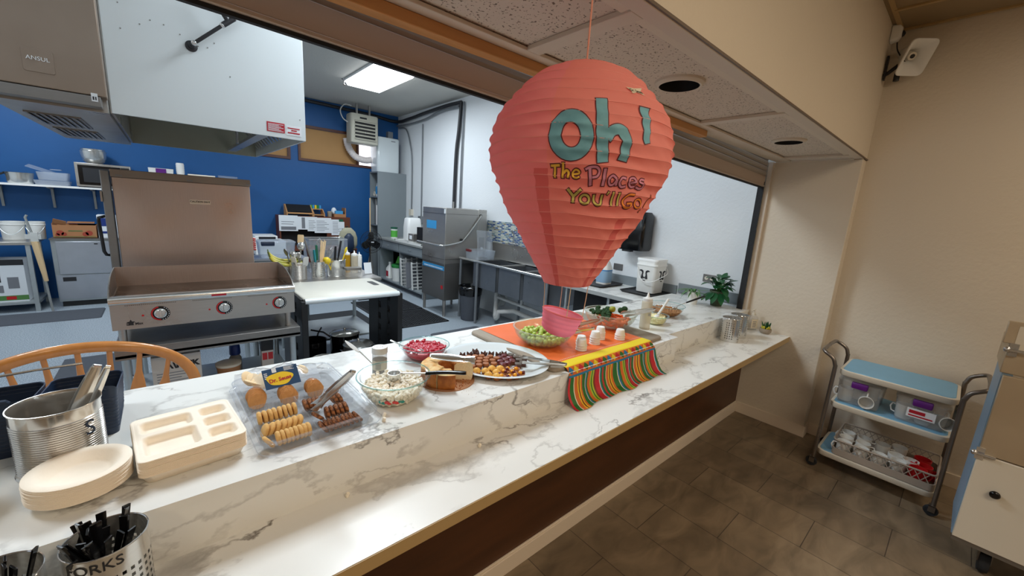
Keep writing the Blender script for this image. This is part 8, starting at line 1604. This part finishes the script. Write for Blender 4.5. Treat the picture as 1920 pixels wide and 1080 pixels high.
def cow(mtx):
    c_ = MB(); 
    def pg(pts): c_.prism([(x*1.15, y*1.15) for x, y in pts], -.006, .0008)
    pg([(-.012, .035), (-.030, .045), (-.048, .040), (-.050, .034), (-.030, .028), (-.022, .018), (-.026, -.004), (-.030, -.032), (-.014, -.036), (-.008, -.020), (-.014, .0), (-.010, .018)]); pg([(.012, .035), (.030, .045), (.048, .040), (.050, .034), (.030, .028), (.022, .018), (.028, -.004), (.032, -.032), (.016, -.036), (.010, -.020), (.014, .0), (.010, .018)]); pg([(-.012, -.046), (.012, -.046), (.010, -.052), (-.010, -.052)]); pg([(-.006, -.018), (.006, -.018), (.004, -.030), (-.004, -.030)])
    return c_.xf(mtx)
mesh('cow_print', cow(Matrix.Translation((-.1120, .01, .178)) @ Euler((PI/2, 0, -PI/2)).to_matrix().to_4x4() @ Matrix.Rotation(R(0), 4, 'X')), 'ink', bk, ang=0); mesh('cow_print', cow(Matrix.Translation((.02, -.1120, .178)) @ Euler((PI/2, 0, 0)).to_matrix().to_4x4()), 'ink', bk, ang=0)
jg_ = thing('cleaning_jug', 'white gallon jug with blue label on the rear black tray', 'bottle', (3.66, 2.62, .906)); mesh('body', MB().rloft([(.14, .14, .04, 0), (.145, .145, .045, .01), (.145, .145, .045, .17), (.10, .10, .04, .24), (.045, .045, .02, .275), (.04, .04, .018, .29)]), 'white_plastic', jg_, ang=50); mesh('label', MB().rloft([(.147, .147, .046, .02), (.147, .147, .046, .15)], cap0=False, cap1=False), 'panel_blue', jg_, ang=50); mesh('cap', MB().cyl((0, 0, .288), .024, .022, 18), 'blue_cap', jg_); mesh('blue_band', MB().rloft([(.148, .148, .046, .150), (.148, .148, .046, .162)], cap0=False, cap1=False), 'label_blue', jg_, ang=50)
ds = thing('paper_towel_dispenser', 'black wall paper-towel dispenser behind the balloon', 'dispenser', (3.79, 2.37, 1.31)); mesh('body', MB().rloft([(.20, .28, .03, 0), (.215, .31, .04, .03), (.215, .31, .05, .36), (.17, .27, .05, .40)]), 'black_gloss', ds, ang=50); mesh('lock', MB().box(-.10, -.02, -.018, -.04, .08, 0), 'black', ds)
for i, (y, z, lab, hm) in enumerate(((2.61, 1.085, 'grey wall switch plate behind the jug', 0), (1.585, 1.125, 'steel double outlet plate with two white sockets above the plants', 1))):
    t = thing('outlet_plate', lab, 'outlet', (3.896, y, z)); mesh('plate', MB().box(-.006, -.06, -.036, .003, .06, .036), 'steel_dark', t, bevel=.002)
    if hm:
        for s_ in (-1, 1): mesh('socket', MB().cyl((0, 0, 0), .017, .004, 18).xf(Matrix.Translation((-.006, s_*.026, 0)) @ Matrix.Rotation(-PI/2, 4, 'Y')), 'offwhite', t)
# plants at the end of the counter
def leaf_mesh(mb, base, dir_, L, W, droop, mat=None):
    d = Vector(dir_).normalized(); side = d.cross(Vector((0, 0, 1))); side = side.normalized() if side.length > 1e-4 else Vector((1, 0, 0)); N = 6; vs = []; fs = []
    for i in range(N+1):
        f = i/N; c = Vector(base)+d*L*f+Vector((0, 0, -droop*f*f)); w_ = W*math.sin(PI*min(.999, f*.96+.04))**.8/2
        vs += [c-side*w_+Vector((0, 0, .10*w_)), c+Vector((0, 0, -.12*w_)), c+side*w_+Vector((0, 0, .10*w_)), c+Vector((0, 0, -.0012-.12*w_))]
    for i in range(N):
        a = i*4; b_ = a+4; fs += [(a, a+1, b_+1, b_), (a+1, a+2, b_+2, b_+1), (a+2, a+3, b_+3, b_+2), (a+3, a, b_, b_+3)]
    mb.add(vs, fs)
pl_ = thing('potted_plant', 'dark green broad-leaved plant in an olive pot by the shutter jamb', 'plant', (3.625, 1.385, ZU)); mesh('pot', MB().lathe([(.0001, 0), (.045, 0), (.062, .12), (.066, .12), (.066, .135), (.058, .135), (.055, .11), (.0001, .11)], n=32), 'olive_pot', pl_, ang=50)
lf = MB(); rnd = random.Random(14); stm = MB()
for k in range(44):
    a = rnd.uniform(0, 2*PI); e = rnd.uniform(-.25, 1.2); r0 = rnd.uniform(.02, .10); b0 = (r0*math.cos(a)*.9, r0*math.sin(a)*.7, .13+rnd.uniform(0, .10)*(1.2-r0*6)+.03); dd = (math.cos(a)*math.cos(e), math.sin(a)*math.cos(e)*.8, math.sin(e)*.9); stm.tube([(0, 0, .11), ((b0[0])*.5, b0[1]*.5, b0[2]*.85), b0], .0022, 5)
    leaf_mesh(lf, b0, dd, rnd.uniform(.06, .095), rnd.uniform(.045, .062), rnd.uniform(.01, .05))
for (a, e) in ((PI*.95, -.3), (PI*1.05, -.5), (PI*.85, -.4), (PI*1.2, -.6), (PI*1.3, -.2)): leaf_mesh(lf, (.07*math.cos(a), .07*math.sin(a), .12), (math.cos(a), math.sin(a), e), .10, .055, .04)
mesh('leaves', lf, 'leaf', pl_, ang=80); mesh('stems', stm, 'leaf_light', pl_)
p2 = thing('potted_plant', 'spiky light green plant in a white pot left of the broad-leaved one', 'plant', (3.475, 1.530, ZU)); mesh('pot', MB().lathe([(.0001, 0), (.038, 0), (.052, .11), (.048, .11), (.035, .005), (.0001, .09)], n=28), 'white_plastic', p2, ang=50); lf = MB()
for k in range(26):
    a = rnd.uniform(PI*.4, PI*1.7) if k < 18 else rnd.uniform(0, 6.28); e = rnd.uniform(.3, 1.5); leaf_mesh(lf, (.01*math.cos(a), .01*math.sin(a), .10), (math.cos(a), math.sin(a), e), rnd.uniform(.11, .19), .016, rnd.uniform(.06, .14))
mesh('leaves', lf, 'leaf_light', p2, ang=80)
# ---- chair behind the counter
chr_ = thing('spindle_chair', 'oak bow-back spindle chair behind the counter at the lower left', 'chair', (-.29, 2.14, 0))
bow = []
for k in range(41):
    a = PI*k/40; x = .335*math.cos(a); z = .80+.245*math.sin(a)**.85 if 0 < k < 40 else .80; bow.append((x, -.02-.03*math.sin(a), z))
bow = [(.245, .02, .44), (.30, .0, .62)]+bow+[(-.30, 0, .62), (-.245, .02, .44)]
bw = MB(); pts = [Vector(p) for p in bow]; rings = []
for i, p in enumerate(pts):
    t_ = (pts[min(len(pts)-1, i+1)]-pts[max(0, i-1)]).normalized(); nrm = Vector((0, 1, 0)); bn_ = t_.cross(nrm).normalized(); rings.append([p+bn_*.021*math.cos(a)+nrm*.014*math.sin(a) for a in [2*PI*k/12 for k in range(12)]])
mesh('bow', bw.loft(rings), 'oak', chr_, ang=60)
for k in range(7):
    f = (k-3)/3; xt = .255*f; zt = .80+.245*math.sqrt(max(0, 1-(xt/.335)**2))**.85-.01; xb = .16*f; P = [(xb+(xt-xb)*g_, .03-.07*g_, .45+(zt-.45)*g_) for g_ in [i/12 for i in range(13)]]; rw = []
    for i in range(13):
        g_ = i/12; wv = .0085+.018*math.exp(-((g_-.68)/.10)**2); p = Vector(P[i]); rw.append([p+Vector((wv*math.cos(a), .008*math.sin(a), 0)) for a in [2*PI*q/10 for q in range(10)]])
    mesh('spindle', MB().loft(rw), 'oak', chr_, ang=60)
mesh('seat', MB().rloft([(.42, .40, .10, .415), (.45, .43, .12, .425), (.45, .43, .12, .445), (.40, .38, .10, .452)], c=(0, .19)), 'oak', chr_, ang=50)
for sx in (-1, 1):
    for sy in (0, 1): mesh('leg', MB().tube([(sx*.21, .02+sy*.38, 0), (sx*.18, .05+sy*.30, .22), (sx*.15, .07+sy*.24, .42)], [.014, .021, .016], 10), 'oak', chr_)
mesh('stretcher', MB().tube([(-.18, .05, .22), (.18, .05, .22)], .010, 8).tube([(-.18, .35, .22), (.18, .35, .22)], .010, 8).tube([(0, .05, .22), (0, .35, .22)], .010, 8), 'oak', chr_)
# ============================================================ DINING SIDE, RIGHT
# ---- three-shelf trolley
tv = thing('utility_trolley', 'chrome-framed three-shelf trolley with pale blue shelf tops by the right wall', 'trolley', (3.56, 0.165, 0))
for i, (z, y0, y1) in enumerate(((.735, -.275, .265), (.500, -.285, .275), (.135, -.29, .29))):
    s_ = mesh('shelf', MB().rloft([(.40, y1-y0, .05, z-.035), (.41, y1-y0+.01, .055, z-.03), (.41, y1-y0+.01, .055, z), (.395, y1-y0-.005, .05, z+.003)], c=(0, (y0+y1)/2)), 'offwhite', tv, ang=50)
    mesh('blue_liner', MB().rloft([(.385, y1-y0-.02, .045, z+.003), (.38, y1-y0-.025, .045, z+.006)], c=(0, (y0+y1)/2)), 'cart_blue', s_)
for sx in (-1, 1):
    for sy in (-1, 1):
        x, y = sx*.205, sy*.298; mesh('post', MB().tube([(x, y, .05), (x, y*.985, .5), (x, y*.98, .76)], .012, 12), 'aged_chrome', tv)
        cst = mesh('caster', MB().lathe([(.0001, -.012), (.030, -.012), (.034, 0), (.030, .012), (.0001, .012)], n=20, mtx=Matrix.Rotation(PI/2, 4, 'Y')).xf(Matrix.Translation((x, y+.005, .034))), 'black_rubber', tv); mesh('fork', MB().box(x-.018, y-.012, .03, x-.013, y+.018, .07).box(x+.013, y-.012, .03, x+.018, y+.018, .07).box(x-.018, y-.012, .066, x+.018, y+.018, .072), 'aged_chrome', cst)
for sy in (-1, 1):
    y = sy*.292; mesh('handle', MB().tube(spline([(-.205, y, .75), (-.205, y+sy*.02, .80), (-.19, y+sy*.075, .835), (-.10, y+sy*.085, .84), (.10, y+sy*.085, .84), (.19, y+sy*.075, .835), (.205, y+sy*.02, .80), (.205, y, .75)], 6), .012, 12), 'aged_chrome', tv, ang=60)
# bins on the middle shelf
def mug(name, label, cat='mug', mat='white_plastic', r=.040, h=.088, group=None, flare=1.0):
    t = thing(name, label, cat, (0, 0, 0), group=group)
    mesh('body', MB().lathe([(.0001, 0), (r*.8, 0), (r*.92, .004), (r*flare, h), (r*flare-.003, h), (r*.88, .008), (.0001, .006)], n=28), mat, t, ang=50)
    mesh('handle', MB().tube([(r*.95, 0, h*.78), (r*1.45, 0, h*.80), (r*1.65, 0, h*.55), (r*1.45, 0, h*.25), (r*.92, 0, h*.20)], .0045, 8), mat, t, ang=60); index_kids(t); return t
def put(src, loc, rot, label=None, first=False, group=None):
    o = src if first else dup(src, (0, 0, 0)); o.location = loc; o.rotation_euler = rot
    if label: o['label'] = label
    if group: o['group'] = group
    return o
ZM = .507
b1 = tote('clear lidded bin with purple clip and white mugs, left one on the trolley', 3.54, .305, ZM, .235, .30, .168, 'fogged_plastic', 'purple', rz=R(-90))
b2 = tote('clear lidded bin with purple clip and paper tag, right one on the trolley', 3.54, .022, ZM, .245, .30, .168, 'fogged_plastic', 'purple', rz=R(-90))
b1.location.y = .315; b2.location.y = .020
tg_ = mesh('paper_tag', MB().box(-.06, -.162, .050, .065, -.158, .105), 'paper', b2); mesh('tag_print', MB().box(-.05, -.1635, .058, .055, -.162, .066).box(-.05, -.1635, .075, .02, -.162, .095), 'red_sticker', tg_)
m0 = mug('mug', 'white mug upright in the left clear bin', group='white mugs in the left bin')
put(m0, (3.45, .385, ZM+.008), (0, 0, 1.5), first=True); put(m0, (3.455, .275, ZM+.045), (0, R(-85), .1), 'white mug lying with its mouth towards the room in the left clear bin'); put(m0, (3.55, .33, ZM+.008), (0, 0, 2.5)); put(m0, (3.62, .27, ZM+.008), (0, 0, .5))
gr_ = 'white mugs in the right bin'
put(m0, (3.45, .095, ZM+.008), (0, 0, 1.3), 'white mug upright in the right clear bin', group=gr_); put(m0, (3.445, .005, ZM+.008), (0, 0, 2.0), 'white mug upright in the right clear bin', group=gr_); put(m0, (3.48, -.075, ZM+.048), (0, R(-80), .3), 'white mug lying on its side in the right clear bin'); put(m0, (3.60, .04, ZM+.008), (0, 0, 0), 'white mug upright in the right clear bin', group=gr_)
# dish rack with mugs on the bottom shelf
dr = thing('dish_rack', 'beige plastic dish rack of mugs on the bottom trolley shelf', 'rack', (3.545, .130, .1425)); W, D, H = .37, .50, .105; g_ = MB()
g_.loft([g_.rrect(W, D, .03, 5, (0, 0), 0), g_.rrect(W, D, .03, 5, (0, 0), .045), g_.rrect(W-.012, D-.012, .026, 5, (0, 0), .045), g_.rrect(W-.012, D-.012, .026, 5, (0, 0), .006)], True, True)
mesh('base', g_, 'taupe', dr, ang=50)
rm = MB(); rm.tube([(x, y, H) for x, y, _ in MB().rrect(W-.004, D-.004, .03, 5)], .006, 6, True); mesh('top_rim', rm, 'taupe', dr)
def lattice(p0, p1, n):
    lt = MB()
    p0, p1 = Vector(p0), Vector(p1)
    for k in range(n):
        a, b_ = p0.lerp(p1, k/n), p0.lerp(p1, (k+1)/n); lt.tube([a+Vector((0, 0, .045)), b_+Vector((0, 0, H))], .0028, 4); lt.tube([b_+Vector((0, 0, .045)), a+Vector((0, 0, H))], .0028, 4)
    mesh('lattice', lt, 'taupe', dr, ang=0)
lattice((-W/2+.004, -D/2+.03, 0), (-W/2+.004, D/2-.03, 0), 12); lattice((W/2-.004, -D/2+.03, 0), (W/2-.004, D/2-.03, 0), 12); lattice((-W/2+.03, -D/2+.004, 0), (W/2-.03, -D/2+.004, 0), 8); lattice((-W/2+.03, D/2-.004, 0), (W/2-.03, D/2-.004, 0), 8)
ZR = .1500
mg = 'white mugs in the beige rack'
rnd = random.Random(2)
pos = [(3.41, .325), (3.41, .235), (3.41, .145), (3.42, .055), (3.50, .33), (3.505, .24), (3.60, .335), (3.60, .245), (3.60, .15), (3.66, .07), (3.51, .075)]
for i, (x, y) in enumerate(pos): put(m0, (x, y, ZR), (0, 0, rnd.uniform(-1.9, -1.2)+(PI if i % 3 == 0 else 0)), 'white mug standing in the beige rack on the bottom shelf', group=mg)
rc = mug('cup', 'red cup with white rim at the front of the beige rack', 'cup', 'red', .042, .085); put(rc, (3.42, -.035, ZR), (0, 0, -1.2), first=True)
put(rc, (3.50, -.055, ZR), (0, 0, 1.2), 'red cup second from the front right in the beige rack'); put(rc, (3.60, -.045, ZR+.0), (0, 0, .6), 'red cup at the rear right of the beige rack')
t = thing('red_bowl', 'red square bowl lying in the right corner of the beige rack', 'bowl', (3.44, -.085-.005, ZR+.0)); mesh('body', MB().rloft([(.06, .06, .015, 0), (.075, .055, .02, .05), (.07, .05, .018, .05), (.055, .04, .014, .005)]), 'red', t, ang=50); t.location = (3.52, -.086-.02+.0, ZR+.0); t.scale = (.8, .5, 1)
put(m0, (3.455, -.005+.055-.02, ZR+.0)if False else (3.50, .0+.005, ZR), (0, 0, 2.2), 'white mug between the red cups in the beige rack')
# ---- warming cabinet at the right edge
wb_ = thing('proofing_cabinet', 'beige insulated cabinet on casters with blue side at the right edge', 'cabinet', (2.90, -.20, 0))
z0 = .178
mesh('lower_door', MB().box(-.012, -.85, z0, .012, 0, .636), 'offwhite', wb_, bevel=.003)
mesh('upper_steel', MB().box(-.010, -.85, .642, .012, 0, 1.04), 'steel_tan', wb_, bevel=.003)
mesh('side_panel', MB().box(.012, -.03, z0, .38, .004, 1.19), 'panel_blue', wb_)
mesh('carcass', MB().box(.012, -.85, z0, .38, -.03, 1.17), 'offwhite', wb_)
mesh('top_panel', MB().box(.0, -.85, 1.05, .38, .012, 1.19).box(.0, -.85, 1.19, .02, .030, 1.293), 'steel_tan', wb_, bevel=.003)
mesh('top_box', MB().box(-.002, -.85, 1.15, .0, -.005, 1.275), 'offwhite', wb_)
for z in (.640, 1.165): mesh('hinge', MB().tube([(-.02, -.055, z), (-.02, .012, z)], .007, 10).sphere((-.016, .012, z), .013, 10, 8).box(-.014, -.02, z-.03, -.006, .008, z+.03), 'chrome', wb_)
mesh('door_knob', MB().lathe([(.0001, 0), (.012, 0), (.012, .010), (.018, .014), (.018, .022), (.012, .027), (.0001, .027)], n=24, mtx=Matrix.Rotation(-PI/2, 4, 'Y')).xf(Matrix.Translation((-.012, -.085, .47))), 'black_gloss', wb_, ang=50)
mesh('frame', MB().box(-.005, -.85, .155, .38, .0, .178), 'steel_dark', wb_)
for x in (.10, .30):
    for y in (-.13, -.75):
        cs_ = mesh('caster', MB().lathe([(.0001, -.016), (.052, -.018), (.060, 0), (.052, .018), (.0001, .018)], n=24, mtx=Matrix.Rotation(PI/2, 4, 'X')).xf(Matrix.Translation((x, y, .060))), 'black_rubber', wb_, ang=50); mesh('fork', MB().box(x-.014, y-.024, .055, x+.014, y-.019, .155).box(x-.014, y+.019, .055, x+.014, y+.024, .155).cyl((x, y, .135), .022, .02, 14), 'aged_chrome', cs_)
# ---- speaker, sensor, cable
sp_k = thing('wall_speaker', 'white rectangular horn speaker on a dark bracket high in the corner', 'speaker', (3.78, .50, 2.80))
d = Vector((-.62, -.55, -.45)); q = d.to_track_quat('Z', 'Y').to_matrix().to_4x4() @ Matrix.Rotation(R(90), 4, 'Z')
hn = MB(); hn.rloft([(.05, .05, .02, -.10), (.07, .06, .02, -.06), (.13, .10, .02, .0), (.20, .145, .03, .055), (.215, .16, .03, .06), (.21, .155, .03, .066), (.185, .13, .025, .056), (.10, .07, .02, .015), (.05, .05, .02, -.03)]); mesh('horn', hn.xf(q), 'white', sp_k, ang=50)
mesh('driver', MB().cyl((0, 0, -.03), .024, .045, 20).xf(q), 'offwhite', sp_k); mesh('throat', MB().cyl((0, 0, .0155), .013, .002, 16).xf(q), 'black', sp_k)
mesh('bracket', MB().tube([(.02, .03, -.02), (.0, .10, -.09), (-.01, .112, -.10)], .012, 8).box(-.02, .105, -.13, .01, .115, .02).cyl((.02, .05, -.14), .016, .05, 12), 'pipe_dark', sp_k)
t = thing('motion_sensor', 'white motion sensor with dark lens on the soffit face in the corner', 'sensor', (3.76, .617, 2.95)); mesh('housing', MB().rloft([(.07, .11, .02, 0), (.06, .10, .02, .035), (.03, .06, .01, .05)]).xf(Matrix.Rotation(PI/2, 4, 'X')), 'white', t, ang=50); mesh('lens', MB().sphere((.025, -.045, .0), .02, 14, 8), 'ink', t)
t = thing('speaker_cable', 'black cable looping from the ceiling corner to the speaker', 'cable', (3.86, .60, 2.985)); mesh('cable', MB().tube(spline([(0, 0, 0), (-.01, -.005, -.06), (-.05, -.02, -.12), (-.07, -.04, -.16), (-.06, -.06, -.19)], 6), .004, 6), 'pipe_dark', t)
